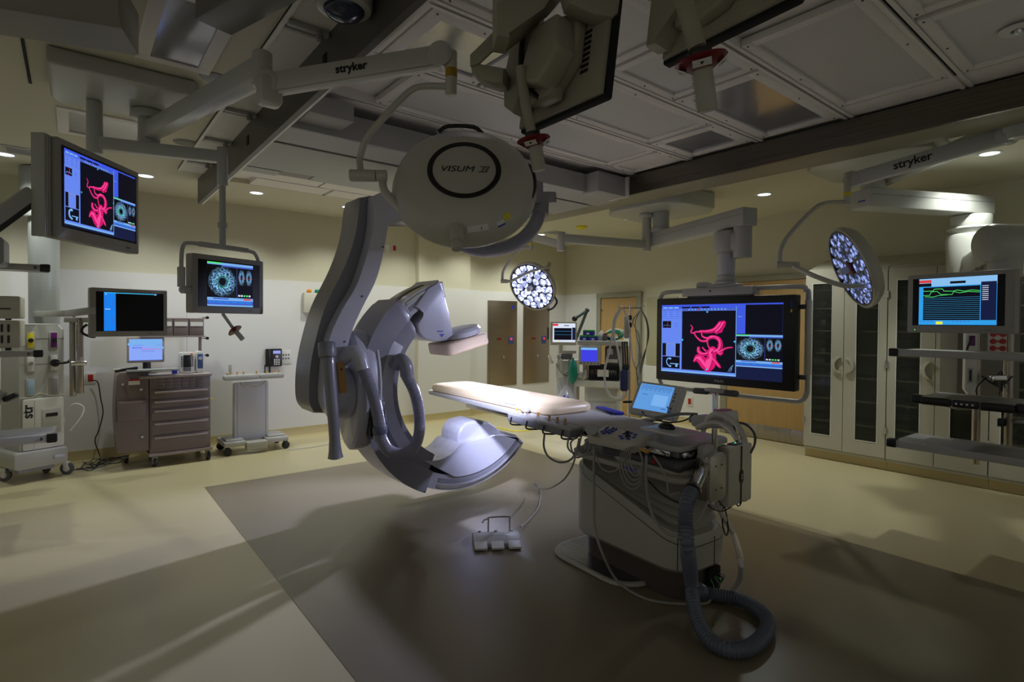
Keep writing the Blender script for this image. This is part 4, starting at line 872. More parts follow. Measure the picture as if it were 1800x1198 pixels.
class Scr:
    def __init__(s, M, w, h, root): s.M, s.w, s.h, s.root = M, w, h, root; s.b = B(M); s.base = S_BLACK
    def rect(s, x0, y0, x1, y1, m, L=1):
        z = .0006*L; s.b.box(x0*s.w, x1*s.w, (1-y1)*s.h, (1-y0)*s.h, z-.0006, z, m)
    def rib(s, pts, wd, m, L=3):                          # ribbon through normalised points, width in metres (number or list)
        P = smooth_path([(x*s.w, (1-y)*s.h, 0) for x, y in pts], 6); n = len(P); z = .0006*L; a_, c_ = [], []
        for i, p in enumerate(P):
            t = (P[min(i+1, n-1)]-P[max(i-1, 0)]).normalized(); q = V((-t.y, t.x, 0)); f = i/(n-1)
            w_ = wd if not isinstance(wd, (list, tuple)) else wd[min(int(f*(len(wd)-1)), len(wd)-2)]*(1-(f*(len(wd)-1)-min(int(f*(len(wd)-1)), len(wd)-2)))+wd[min(int(f*(len(wd)-1)), len(wd)-2)+1]*(f*(len(wd)-1)-min(int(f*(len(wd)-1)), len(wd)-2))
            a_.append((p.x+q.x*w_/2, p.y+q.y*w_/2, z)); c_.append((p.x-q.x*w_/2, p.y-q.y*w_/2, z))
        for i in range(n-1): s.b.quad([a_[i], a_[i+1], c_[i+1], c_[i]], m)
        for p, q in ((P[0], a_[0]), (P[-1], a_[-1])):
            r_ = math.hypot(q[0]-p.x, q[1]-p.y); s.b.quad([(p.x+r_*math.cos(math.pi*i/6), p.y+r_*math.sin(math.pi*i/6), z-.0001) for i in range(12)], m)
    def line(s, pts, wd, m, L=3):
        z = .0006*L
        for (x0, y0), (x1, y1) in zip(pts, pts[1:]):
            p, q = V((x0*s.w, (1-y0)*s.h, z)), V((x1*s.w, (1-y1)*s.h, z)); t = (q-p).normalized(); k = V((-t.y, t.x, 0))*wd/2
            s.b.quad([p+k, q+k, q-k, p-k], m)
    def blob(s, x, y, rx, ry, m, L=3, n=16):
        z = .0006*L; s.b.quad([(x*s.w+rx*s.w*math.cos(2*math.pi*i/n), (1-y)*s.h+ry*s.w*math.sin(2*math.pi*i/n), z) for i in range(n)], m)
    def ring_(s, x, y, r, wd, m, L=4, n=28):
        pts = [(x+r*math.cos(2*math.pi*i/n), y+r*s.w/s.h*math.sin(2*math.pi*i/n)) for i in range(n+1)]; s.line(pts, wd, m, L)
    def ivus(s, x0, y0, x1, y1, L=2):
        bm = s.b.bm; uv = bm.loops.layers.uv.get('UVMap') or bm.loops.layers.uv.new('UVMap'); z = .0006*L
        c = [((x0)*s.w, (1-y1)*s.h), (x1*s.w, (1-y1)*s.h), (x1*s.w, (1-y0)*s.h), (x0*s.w, (1-y0)*s.h)]
        vs = [bm.verts.new((a, d, z)) for a, d in c]; f = bm.faces.new(vs)
        for lp, q in zip(f.loops, ((-1, -1), (1, -1), (1, 1), (-1, 1))): lp[uv].uv = q
        s.b._done(vs, [f], IVUS, None)
    def done(s, label=None): return s.b.build('picture', s.root, label=label)
def ui_ivus(S, x0, y0, x1, y1, L=2):
    fx = lambda t: x0+(x1-x0)*t
    fy = lambda t: y0+(y1-y0)*t
    S.rect(x0, y0, x1, y1, S_BLACK, L); S.rect(x0, y0, x1, fy(.055), S_PALE, L+.5); S.rect(x0, y0, fx(.3), fy(.03), S_GRN, L+.7)
    S.rect(fx(.30), fy(.055), x1, fy(.09), S_MID, L+.5)
    S.ivus(fx(.01), fy(.09), fx(.62), fy(.78), L+1)
    cx, cy = fx(.315), fy(.435); r = (x1-x0)*.12
    S.ring_(cx, cy, r, .0022, S_GRN, L+2); S.ring_(cx, cy, r*.72, .0018, S_CY, L+2)
    S.rect(fx(.63), fy(.09), fx(.635), fy(.80), S_MID, L+1)
    for k in range(2):
        a = fx(.66+.17*k)
        S.b_iv = None; S.ivus(a, fy(.12), fx(.81+.17*k), fy(.50), L+1); S.rect(fx(.735+.17*k), fy(.10), fx(.742+.17*k), fy(.55), S_BLACK, L+2)
    S.rect(fx(.65), fy(.32), fx(.99), fy(.325), S_RED, L+2.5)
    for k in range(5): S.rect(fx(.66+.06*k), fy(.72), fx(.70+.06*k), fy(.76), S_GRN if k in (2, 3) else S_WH, L+2)
    S.rect(x0, fy(.80), x1, fy(.87), S_PALE, L+1); S.rect(fx(.12), fy(.81), fx(.45), fy(.84), S_MID, L+1.5); S.rect(fx(.78), fy(.81), fx(.95), fy(.845), S_RED, L+1.5)
    S.rect(x0, fy(.87), x1, fy(.98), S_MID, L+1)
    for k in range(6): S.rect(fx(.03+.16*k), fy(.885), fx(.16+.16*k), fy(.92), S_AZ, L+1.5)
    S.rect(x0, fy(.965), x1, y1, S_PALE, L+1.5)
def ui_angio(S):
    S.rect(0, 0, 1, 1, S_NAVY, 1)
    S.rect(0, 0, .655, .95, S_PAN, 1.5); S.rect(0, .02, 1, .0, S_BAR, 2); S.rect(0, 0, .655, .055, S_BAR, 2)
    for k in range(3): S.rect(.012+.052*k, .03, .055+.052*k, .052, S_PALE, 2.5)
    for k in range(3): S.rect(.19+.085*k, .03, .265+.085*k, .052, S_BLACK, 2.5)
    S.rect(.01, .065, .18, .075, S_BAR, 2.3); S.rect(.0, .085, .19, .20, S_MID, 2.2); S.rect(.003, .088, .187, .197, S_PAN, 2.3)
    for a in range(3):
        for c in range(3): S.rect(.015+.058*a, .10+.032*c, .05+.058*a, .107+.032*c, S_BAR, 2.5)
    S.rect(.19, .055, .655, .085, S_MID, 2.2)
    for k in range(12): S.rect(.25+.028*k, .062, .262+.028*k, .078, S_RED if k == 3 else S_PALE, 2.6)
    S.rect(.193, .09, .650, .93, S_BLACK, 2.5)
    S.rect(.010, .235, .090, .335, S_BLACK, 2.5); S.line([(.015, .32), (.03, .29), (.045, .30), (.06, .29), (.085, .31)], .002, S_PALE, 3); S.line([(.055, .24), (.06, .26), (.05, .33)], .003, S_PINK, 3)
    for c in range(2): S.rect(.125, .27+.035*c, .15, .276+.035*c, S_BAR, 2.5)
    S.rect(.010, .56, .175, .745, S_BLACK, 2.5); S.rect(.045, .56, .135, .745, S_XR, 3)
    random.seed(3)
    for k in range(26): S.rect(.05+.075*random.random(), .57+.15*random.random(), .055+.078*random.random(), .58+.16*random.random(), S_PAN, 3.2)
    S.rect(.010, .755, .175, .925, S_BLACK, 2.5)
    S.rib([(.085, .775), (.06, .79), (.052, .83), (.06, .87), (.085, .895)], .010, S_PALE, 3.2); S.blob(.085, .785, .012, .008, S_PALE, 3.3); S.blob(.085, .895, .012, .008, S_PALE, 3.3)
    S.rect(.085, .85, .165, .862, S_PALE, 3.2); S.rect(.135, .862, .155, .90, S_PALE, 3.2)
    S.rect(0, .95, .655, .975, S_PALE, 2); S.rect(.652, .03, .656, .975, S_PALE, 3)
    f = lambda pts: [((x-120)/750., (y-526)/(458.+ (x-120)*.067)) for x, y in pts]
    k = S.w/.75*.001
    Vs = [([(350, 905), (372, 885), (395, 895), (418, 925), (440, 950)], [12, 46, 56, 60, 50]), ([(447, 960), (452, 920), (462, 880), (455, 850), (470, 830)], [30, 74, 60, 44, 44]), ([(462, 880), (485, 905), (505, 930), (517, 944)], [20, 22, 20, 12]),
          ([(325, 664), (337, 680), (330, 700), (328, 714), (345, 718), (362, 710), (392, 710)], [5, 6, 7, 7, 9, 10, 12]), ([(348, 718), (365, 745), (395, 770), (432, 772)], [8, 10, 12, 14]),
          ([(388, 706), (430, 708), (472, 700), (497, 680), (515, 655)], [14, 20, 26, 30, 30]), ([(492, 708), (512, 690), (528, 665), (535, 652)], [30, 34, 34, 28]),
          ([(398, 712), (402, 738), (430, 752), (470, 748)], [8, 10, 14, 16]), ([(432, 770), (455, 745), (490, 748), (512, 768), (518, 800), (508, 828), (480, 842)], [14, 20, 22, 26, 28, 28, 30]), ([(436, 775), (440, 800), (452, 820), (470, 835)], [8, 8, 10, 20]),
          ([(378, 818), (380, 840), (400, 856), (425, 858), (440, 850)], [20, 24, 22, 20, 16]), ([(405, 815), (418, 830), (428, 838)], [8, 10, 12]),
          ([(500, 845), (525, 838), (545, 822), (570, 815), (590, 813)], [20, 16, 9, 7, 5]), ([(505, 842), (518, 858), (530, 850)], [18, 18, 10])]
    for i_, (pts, wd) in enumerate(Vs):
        S.rib(f(pts), [v*k for v in wd], S_PINK, 4+.06*i_)
        S.rib([(x-.004, y-.006) for x, y in f(pts)], [v*k*.32 for v in wd], S_PINKH, 6+.06*i_)
        S.rib([(x+.006, y+.008) for x, y in f(pts)], [v*k*.16 for v in wd], S_PINKD, 5.4+.04*i_)
    for j_, (x, y, r1, r2) in enumerate(((448, 922, 40, 40), (392, 893, 30, 24), (462, 862, 30, 30), (470, 838, 24, 24), (512, 700, 18, 16), (515, 805, 16, 20))):
        S.blob(*f([(x, y)])[0], r1/750, r2/750, S_PINK, 5.0+.02*j_)
        if j_ < 2: S.blob(*f([(x-6, y-8)])[0], r1*.42/750, r2*.5/750, S_PINKH, 7.0)
    S.line(f([(565, 972), (580, 945), (592, 932)]), .003, S_PALE, 4); S.line(f([(575, 975), (588, 945)]), .0035, S_PALE, 4); S.line(f([(585, 970), (590, 940), (598, 928)]), .002, S_PALE, 4)
    for x, y in ((432, 577), (270, 762), (603, 775), (433, 960)): S.blob(*f([(x, y)])[0], .008, .008, S_CY, 7)
    S.rect(.658, .0, .725, .40, S_BAR, 2)
    for k2 in range(9): S.rect(.662, .03+.04*k2, .70, .036+.04*k2, S_MID, 2.5)
    S.rect(.665, .17, .70, .176, S_PALE, 2.7); S.rect(.725, .015, .995, .40, S_BLACK, 2)
    ui_ivus(S, .655, .41, 1.0, .835, 3)
def monitor(name, TLp, dl, TRp, dr, h, label, bezel, bz, by, thick=.05, cat='monitor', group=None, zmid=None, drop=0):
    """flat screen from the photo's two upper corners and their depths"""
    A, C_ = at(*TLp, dl), at(*TRp, dr); z = (A.z+C_.z)/2 if zmid is None else zmid; A.z = C_.z = z
    w_ = (C_-A).length; o = V((A.x, A.y, z-h)); M = FR(o, C_-A, ydir=(0, 0, 1))
    if drop: M = M @ T(0, h, 0) @ RX(drop) @ T(0, -h, 0)
    t = thing(name, M @ V((w_/2, 0, -thick)), label, cat, group)
    b = B(M); b.prism(rrect(0, 0, w_, h, .012, 4), -thick, 0, bezel, None, .005, 2); hs = b.build('housing', t)
    return t, M, w_, h, hs
MONG = mat('monitor_putty', (.36, .35, .32), .4)
# --- hanging ultrasound monitor
t, M, w_, h_, hs = monitor('hanging_monitor', (338, 444), 3.66, (463, 459), 4.17, .40, 'hanging grey monitor showing a round blue ultrasound image', MONG, 0, 0, .07, group='monitors with a picture')
b = B(M); b.box(.04, w_-.035, .045, h_-.035, 0, .0015, mat('lcd_glass', (.01, .01, .012), .30, spec=.25)); b.build('screen', t)
S = Scr(M @ T(.105, .05, .0016), w_-.20, h_-.095, t); ui_ivus(S, 0, 0, 1, 1, 1); S.done('blue and green ultrasound picture')
lettering('PHILIPS', M @ T(w_-.12, .022, .0008), .012, DGREY, t)
b = B(M); b.tube([(-.035, h_*.35, -.05), (-.05, h_*.35, -.03), (-.06, h_*.40, -.02), (-.062, h_*.62, -.02), (-.06, h_*.95, -.02), (-.045, h_+.045, -.02), (0, h_+.065, -.02), (.15, h_+.065, -.02), (w_*.8, h_+.065, -.02), (w_-.05, h_+.04, -.02), (w_-.01, h_-.03, -.03)], .013, ARMC, 12, 5)
b.cyl((-.062, h_*.42, -.02), (-.062, h_*.75, -.02), .024, ARMC, n=18, bev=.005); b.cyl((-.062, h_*.38, -.02), (0, h_*.38, -.03), .026, ARMC, n=18, bev=.005); b.box(.06, w_*.78, h_+.05, h_+.085, -.04, 0, ARMC, .008); b.build('frame', t)
pB = M @ V((w_*.42, h_+.08, -.02)); AZ = at(388, 275, 3.85).z
b = B(); b.cyl(pB, V((pB.x, pB.y, AZ-.15)), .022, ARMC, n=18, bev=.003); b.cyl(V((pB.x, pB.y, pB.z+.12)), V((pB.x, pB.y, pB.z+.16)), .032, ARMC, n=18, bev=.004); b.cyl(V((pB.x, pB.y, AZ-.2)), V((pB.x, pB.y, AZ+.07)), .035, ARMC, n=20, bev=.006); b.build('drop_post', t)
bp = onZ(166, 178, 3.02)
b = B(); b.bar(V((bp.x, bp.y, AZ)), V((pB.x, pB.y, AZ)), .07, .08, ARMC, .008); b.build('boom_arm', t)
b = B(); b.cyl(V((bp.x, bp.y, AZ-.07)), V((bp.x, bp.y, 3.018)), .045, ARMC, n=24, bev=.006); b.build('boom_post', t)
b = B(M); b.cyl((w_*.42, -.0, -.02), (w_*.52, -.11, .02), .011, ARMC, n=12); b.lathe([(.0, .0), (.035, .0), (.05, .012), (.052, .018), (.02, .02), (0, .02)], RED, ALONG((w_*.52, -.11, .02), (.25, -.65, .55)), 24); b.cyl((w_*.53, -.125, .035), (w_*.565, -.185, .085), .017, ARMC, n=16, bev=.003)
b.build('camera_handle', t, label='grey handle with red and white flange')
# --- tilted near-left monitor
t, M, w_, h_, hs = monitor('tilted_monitor', (99, 238), 2.50, (244, 304), 3.12, .462, 'large monitor at upper left showing a pink vessel model', MONG, 0, 0, thick=.055, group='monitors with a picture')
b = B(M); b.box(.03, w_-.025, .055, h_-.03, 0, .0015, MATS['lcd_glass']); b.build('screen', t)
S = Scr(M @ T(.045, .065, .0016), w_-.085, h_-.105, t); ui_angio(S); S.done('pink blood vessel model on a blue interface')
for k in range(3):
    b = B(M); b.box(-.045+.015*k, -.033+.015*k, -.0, h_, -.078+.014*k, -.02, LGREY, .004); b.build('side_rail', t)
b = B(M); b.box(.02, .10, .1, h_-.05, -.11, -.055, LGREY, .02); b.prism(rrect(.02, .05, w_-.05, h_-.04, .03), -.085, -.055, MONG); b.build('rear_housing', t)
lettering('stryker', M @ T(w_-.1, .025, .0008), .014, DGREY, t)
q = M @ V((-.02, .20, -.09)); b = B(); b.bar(at(-60, 420, 2.3), q, .06, .06, LGREY, .01); b.bar(at(-60, 420, 2.3)-V((0, 0, .05)), q-V((0, 0, .05)), .045, .03, BLACK); b.build('arm', t)
# --- low left wide monitor
t, M, w_, h_, hs = monitor('flat_monitor', (158, 504), 4.42, (294, 511), 4.86, .40, 'low wide monitor with an azure side menu on black', MONG, 0, 0, .06, group='monitors with a picture')
b = B(M); b.box(.04, w_-.03, .045, h_-.03, 0, .0015, MATS['lcd_glass']); b.build('screen', t)
S = Scr(M @ T(.045, .048, .0016), w_-.08, h_-.083, t); S.rect(.10, .0, .27, 1, S_AZ, 1); S.rect(.10, .0, .90, .022, S_CY, 1.5)
for k in range(7): S.rect(.115, .10+.04*k, .14+.01*(k % 3), .11+.04*k, S_MID, 2); S.rect(.22, .17+.04*k, .255, .18+.04*k, S_MID, 2)
for k in range(6): S.rect(.115, .60+.055*k, .15, .612+.055*k, S_MID, 2); S.rect(.215, .62+.04*k, .255, .63+.04*k, S_MID, 2)
S.rect(.115, .43, .19, .445, S_WH, 2); S.rect(.115, .03, .14, .07, S_PALE, 2); S.rect(.86, .022, .89, .032, S_WH, 2); S.done('azure menu column')
lettering('stryker', M @ T(w_-.13, .02, .0008), .012, DGREY, t)
b = B(M); b.prism(rrect(.03, .04, w_-.04, h_-.04, .02), -.075, -.05, MONG); b.tube([(-.0, .10, -.07), (-.03, .07, -.08), (-.03, .03, -.08), (.02, .0, -.06), (.05, -.0, -.05)], .01, BLACK, 8, 4); b.build('rear_housing', t)
ar = at(120, 565, 4.7); q = M @ V((.0, .19, -.09)); b = B(); b.bar(V((ar.x, ar.y, q.z)), q+(q-ar)*.3, .05, .055, LGREY, .004); b.build('arm', t)
LOWARM = V((ar.x, ar.y, q.z))
# --- right vital-signs monitor
t, M, w_, h_, hs = monitor('vital_signs_monitor', (1596, 485), 3.92, (1786, 470), 3.38, .405, 'monitor at right showing green waveforms on a pale blue screen', MONG, 0, 0, .06, group='monitors with a picture')
b = B(M); b.box(.035, w_-.05, .05, h_-.03, 0, .0015, MATS['lcd_glass']); b.build('screen', t)
S = Scr(M @ T(.075, .055, .0016), w_-.165, h_-.088, t)
S_LB = glow('vitals_blue', (.03, .34, .80), 1.0)
S.rect(0, 0, 1, 1, S_LB, 1); S.rect(0, 0, 1, .17, glow('vitals_pale', (.25, .52, .85), 1.0), 1.5); S.rect(.0, .10, .17, .17, S_BLACK, 2); S.rect(0, .03, .17, .09, S_RED, 2); S.rect(.42, .08, .62, .13, S_BLACK, 2)
S.rect(.06, .19, .80, .90, S_BLACK, 2); S.rect(.81, .12, .995, .90, S_NAVY, 2)
for k in range(12): S.rect(.06, .42+.04*k, .80, .424+.04*k, S_CY, 2.5)
S.line([(.06, .27), (.20, .27), (.21, .23), (.32, .23), (.34, .28), (.46, .29), (.52, .27), (.6, .30), (.7, .28), (.8, .30)], .0035, S_GRN, 3); S.line([(.06, .36), (.15, .36), (.17, .29), (.25, .28), (.3, .35), (.45, .36), (.47, .30), (.55, .33), (.66, .31), (.8, .33)], .003, S_GRN, 3); S.line([(.08, .385), (.2, .40), (.26, .375), (.4, .36)], .003, S_GRN, 3)
for k in range(8): S.rect(.825, .20+.04*k, .90, .212+.04*k, S_WH, 2.5)
S.rect(.24, .93, .33, .99, S_YEL, 2)
for k in range(9): S.rect(.02+.05*k if k < 4 else .45+.05*(k-4), .92, .05+.05*k if k < 4 else .48+.05*(k-4), .935, S_MID, 2)
S.done('green vital sign traces')
lettering('stryker', M @ T(w_-.13, .022, .0008), .012, DGREY, t)
b = B(M); b.cyl((.05, .02, 0), (.05, .02, .001), .004, S_GRN, n=8); b.build('power_light', t)
b = B(M); b.prism(rrect(.04, .04, w_-.04, h_-.04, .02), -.085, -.05, MONG); b.build('rear_housing', t)
VM = M; VT = t; VW = w_
# --- big wall-size screen on its pendant
t, M, w_, h_, hs = monitor('large_display', (1155, 523), 5.83, (1400, 519), 4.79, .853, 'huge black-framed display showing a pink vessel model and ultrasound', BLACK, 0, 0, thick=.10, cat='display', group='monitors with a picture')
S = Scr(M @ T(.062, .075, .0006), w_-.17, h_-.145, t); ui_angio(S); S.done('pink blood vessel model on a blue interface')
lettering('PHILIPS', M @ T(w_*.5, .035, .0008), .03, PAPER, t)
b = B(M); b.box(w_-.045, w_-.035, h_-.12, h_-.05, 0, .001, BLUE); b.box(w_-.047, w_-.033, h_-.155, h_-.13, 0, .001, YEL); b.build('sticker', hs)
FRM = LGREY
b = B(M); zf = -.13
b.tube([(w_*.25, h_+.075, zf), (.03, h_+.07, zf), (-.03, h_+.03, zf), (-.04, h_-.05, zf), (-.04, .1, zf), (-.04, .0, zf), (-.02, -.05, zf), (.05, -.08, zf), (w_*.5, -.10, zf), (w_-.1, -.10, zf), (w_+.0, -.09, zf), (w_+.045, -.03, zf), (w_+.055, .1, zf), (w_+.055, h_-.05, zf), (w_+.03, h_+.04, zf), (w_-.04, h_+.075, zf), (w_*.6, h_+.075, zf)], .022, FRM, 12, 4)
b.cyl((w_+.055, .15, zf), (w_+.055, h_-.05, zf), .03, CREAM, n=18, bev=.004); b.box(w_-.02, w_+.05, h_*.85, h_*.9, -.13, -.10, DGREY, .004); b.box(w_-.02, w_+.05, h_*.12, h_*.17, -.13, -.10, DGREY, .004); b.build('tube_frame', t, label='pale tubular frame around the display')
b = B(M); b.box(w_*.20, w_*.72, h_+.015, h_+.095, -.18, -.02, FRM, .006); b.box(w_*.24, w_*.70, h_+.0, h_+.02, -.12, -.03, DGREY); b.cyl((w_*.42, h_+.06, -.018), (w_*.42, h_+.06, -.021), .01, BLACK, n=12); b.build('top_bracket', t)
top = M @ V((w_*.50, h_+.095, -.12)); u_ = (M.to_3x3() @ V((1, 0, 0)))
b = B(); b.bar(top-u_*.16+V((0, 0, .015)), top+u_*.14+V((0, 0, .015)), .16, .035, FRM, .008); b.bar(top-u_*.30+V((0, 0, .03)), top-u_*.16+V((0, 0, .03)), .12, .07, FRM, .03)
b.cyl(top+V((0, 0, .03)), top+V((0, 0, .06)), .11, FRM, n=28, bev=.008); b.cyl(top+V((0, 0, .06)), top+V((0, 0, .12)), .09, FRM, n=28, bev=.008); b.cyl(top+V((0, 0, .12)), top+V((0, 0, .38)), .082, CARMG, n=28, bev=.004)
b.cyl(top+V((0, 0, .33)), top+V((0, 0, .55)), .125, FRM, n=30, bev=.03); dr = b.build('swivel', t)
J = top+V((0, 0, .43)); K = at(1305, 432, 5.25); b = B(); b.bar(J, V((K.x, K.y, J.z)), .17, .18, FRM, .03); b.cyl(V((K.x, K.y, J.z-.16)), V((K.x, K.y, 2.60)), .085, FRM, n=28, bev=.01); b.build('knuckle', t)
pm = onZ(1162, 374, 2.93); zb = 2.62
b = B(); kk = V((K.x, K.y, zb)); aa = V((pm.x, pm.y, zb)); ud = (kk-aa).normalized(); b.bar(aa-ud*.10, kk+ud*.10, .17, .17, FRM, .012); ba = b.build('boom_arm', t)
b = B(); b.bar(aa-ud*.09+V((0, 0, .02)), kk+ud*.09+V((0, 0, .02)), .174, .004, MGREY); b.build('groove', ba)
b = B(); b.cyl(V((pm.x, pm.y, zb+.08)), V((pm.x, pm.y, 2.928)), .095, FRM, n=30, bev=.008); b.cyl(V((pm.x, pm.y, zb+.08)), V((pm.x, pm.y, zb+.13)), .12, FRM, n=30, bev=.008); b.build('boom_post', t)
# ceiling plates of the pendants
def plate(poly, lab, z0=3.0):
    b = B(); b.prism(poly, z0, ZC-.001, ARMC, None, .02, 3); return b.build('ceiling_mount', label=lab, cat='ceiling mount', group=None)
plate([(5.05, 3.75), (5.2, 3.55), (5.75, 3.5), (5.98, 3.7), (5.98, 4.45), (5.8, 4.62), (5.2, 4.6), (5.05, 4.4)], 'grey ceiling mount carrying the big display arm', 2.93)
plate([(5.10, 1.5), (5.25, 1.32), (5.8, 1.3), (6.02, 1.5), (6.02, 2.1), (5.85, 2.28), (5.28, 2.28), (5.12, 2.15)], 'grey ceiling mount above the right lamp')
plate([(-.11, 3.99), (.61, 3.99), (.64, 4.05), (.64, 4.62), (.6, 4.70), (-.08, 4.70), (-.11, 4.6)], 'rectangular ceiling mount with two boom posts at upper left', 3.02)
# --- two small displays seen from behind, close overhead
BACKM = mat('olive_back_plastic', (.34, .32, .24), .45)
def back_monitor(name, pL, dL, pR, dR, h, tilt, label, hpx):
    A, C_ = at(*pL, dL), at(*pR, dR); z = (A.z+C_.z)/2; A.z = C_.z = z; u = (C_-A).normalized(); w_ = (C_-A).length
    M = FR(A, u, ydir=(0, 0, 1)) @ RX(tilt)                # z toward us = the back
    t = thing(name, M @ V((w_/2, 0, .04)), label, 'monitor', 'monitors seen from behind')
    b = B(M); b.prism(rrect(0, 0, w_, h, .01, 3), -.03, 0, BLKM, None, .003); b.build('front_bezel', t, label='black front edge')
    b = B(M); b.prism([(.012, .012), (w_-.012, .012), (w_-.012, h-.012), (.012, h-.012)], 0, .022, BACKM, None, .006); bk = b.build('back_panel', t)
    b = B(M); b.prism([(.10, .07), (.20, .045), (w_-.22, .06), (w_-.12, .16), (w_-.12, h-.05), (w_*.5, h-.02), (.10, h-.04)], .02, .075, BACKM, None, .015, 3); b.build('rear_housing', t)
    b = B(M)
    for k in range(8): b.box(w_-.13, w_-.09, .12+.022*k, .131+.022*k, .0225, .026, BLKM)
    b.build('vent_slots', bk)
    return t, M, w_
t, M, w_ = back_monitor('rear_view_monitor', (915, 238), 2.38, (1066, 166), 1.98, .40, -8, 'monitor back with a black edge hanging at top centre above the big lamp', 0)
b = B(M); b.prism([(.17, .10), (.30, .05), (.40, .16), (.36, .30), (.22, .30)], .07, .17, BACKM, None, .02, 3); b.box(.20, .31, .03, .10, .04, .11, BACKM, .01); b.build('mount_block', t)
b = B(M); b.prism([(.02, .07), (.09, .02), (.13, .10), (.12, .45), (.03, .45), (-.01, .20)], .03, .12, BACKM, None, .012); b.build('mount_shell', t)
b = B(M); b.tube([(.115, .45, .13), (.115, .25, .125), (.15, .12, .12), (.24, .04, .10)], .013, BLACK, 10, 5); b.build('cable_channel', t)
def pxprism(pts, d, z0, z1, m, bev=.004, lean=0):
    o = at(pts[0][0], pts[0][1], d); M_ = FR(o, rt0, ydir=(0, 0, 1)) @ RY(lean); n_ = M_.to_3x3() @ V((0, 0, 1)); P_ = []
    for x, y in pts:
        r_ = ray(x, y); p_ = EYE+r_*((o-EYE).dot(n_)/r_.dot(n_)); l_ = M_.inverted() @ p_; P_.append((l_.x, l_.y))
    b_ = B(M_); b_.prism(P_, z0, z1, m, None, bev); return b_
b = pxprism([(869, -25), (869, 55), (845, 78), (826, 96), (826, 116), (842, 111), (886, 70), (900, 60), (905, -25)], 2.2, -.012, 0, BACKM, .002, -15); b.build('yoke_plate', t)
b = pxprism([(826, 112), (828, 126), (840, 137), (868, 146), (884, 146), (886, 118), (843, 110)], 2.24, -.10, 0, BACKM, .012, -15); b.build('yoke_strap_end', t)
b = pxprism([(874, -30), (874, 62), (897, 66), (952, 8), (975, -2), (1000, -30)], 2.0, -.14, 0, BACKM, .015, 10); b.build('mount_head', t)
b = pxprism([(990, -30), (1000, 5), (1045, 25), (1078, 30), (1088, 20), (1095, -30)], 1.95, -.08, 0, BACKM, .012, 10); b.build('mount_cover', t)
b = B(); b.cyl(at(880, -20, 2.0), at(882, 70, 2.12), .03, BACKM, n=20, bev=.004); b.cyl(at(882, 66, 2.12), at(882, 76, 2.13), .034, BACKM, n=20, bev=.003); b.build('yoke_post', t)
def cam_handle(root, pts, d, fl_c, fl_n, g0, g1, rfl, rgr, rod, lab):
    b = B(); b.tube([at(x, y, dd) for x, y, dd in pts], rod, BACKM, 14, 5); b.build('handle_rod', root)
    n_ = (at(*g1)-at(*g0)).normalized(); c = at(*fl_c)
    b = B(); b.lathe([(0, -.006), (rfl*.95, -.006), (rfl, 0), (rfl*.93, .004), (rfl*.50, .026), (.0, .026)], RED, ALONG(c, n_), 32); b.cyl(c-n_*.03, c-n_*.004, rfl*.45, BLACK, n=20, bev=.003)
    f_ = b.build('flange', root, label='red flange')
    b = B()
    for a in (20, 110, 200, 290):
        mm = ALONG(c, n_, -fw); p_ = mm @ V((rfl*.76*math.cos(R(a)), rfl*.76*math.sin(R(a)), .0185)); rd = (mm.to_3x3() @ V((math.cos(R(a)), math.sin(R(a)), 0)))
        nn = (n_*.85+rd*.5).normalized(); tx = nn.cross(rd).normalized(); b2 = FR(p_+nn*.001, tx, zdir=nn); old = b.m; b.m = b2; b.box(-rfl*.35, rfl*.35, -rfl*.18, rfl*.18, 0, .0015, PAPER, .0); b.prism([(-.006, -.005), (.006, -.005), (0, .006)], .0015, .0022, BLACK); b.m = old
    b.build('pictogram_label', f_, label='white warning pictograms')
    b = B(); b.cyl(at(*g0), at(*g1), rgr, mat('handle_grip_grey', (.42, .41, .34), .4), rgr*1.04, 24, .003); g_ = b.build('grip', root)
    b = B(); L_ = (at(*g1)-at(*g0)).length; mm = ALONG(at(*g0), n_, -fw)
    old = b.m; b.m = mm
    for k in range(14):
        zz = L_*(.1+.058*k)
        for a in (215, 325): b.box(rgr*.99*math.cos(R(a))-.006, rgr*.99*math.cos(R(a))+.006, rgr*.99*math.sin(R(a))-.002, rgr*.99*math.sin(R(a))+.002, zz, zz+L_*.02, PAPER)
    b.m = old; b.build('ribbing', g_)
cam_handle(t, [(915, 118, 2.12), (919, 150, 2.12), (925, 190, 2.12), (934, 232, 2.14)], 2.1, (938, 246, 2.14), None, (940, 250, 2.14), (948, 300, 2.15), .066, .026, .020, '')
t, M, w_ = back_monitor('rear_view_monitor', (1165, 118), 2.0, (1405, -6), 1.58, .40, -8, 'second monitor back with a black edge, cut by the picture top right of centre', 0)
b = B(M); b.prism([(.0, .03), (.05, .02), (.09, .09), (.16, .12), (.16, .4), (.0, .4)], .02, .10, BACKM, None, .012); b.build('mount_shell', t)
b = B(M); b.lathe([(.05, 0), (.09, 0), (.09, .05), (.05, .05)], BLACK, T(.20, .21, .03), 32); b.lathe([(.088, .05), (.095, .05), (.095, .056), (.088, .056)], mat('orange_seal', (.7, .1, .01), .5), T(.20, .21, .03), 32); b.build('cable_drum', t, label='black cable drum with an orange rim')
cam_handle(t, [(1196, -40, 1.62), (1205, 10, 1.6), (1216, 50, 1.6), (1226, 84, 1.6)], 1.6, (1232, 106, 1.6), None, (1233, 112, 1.6), (1244, 195, 1.62), .075, .028, .026, '')
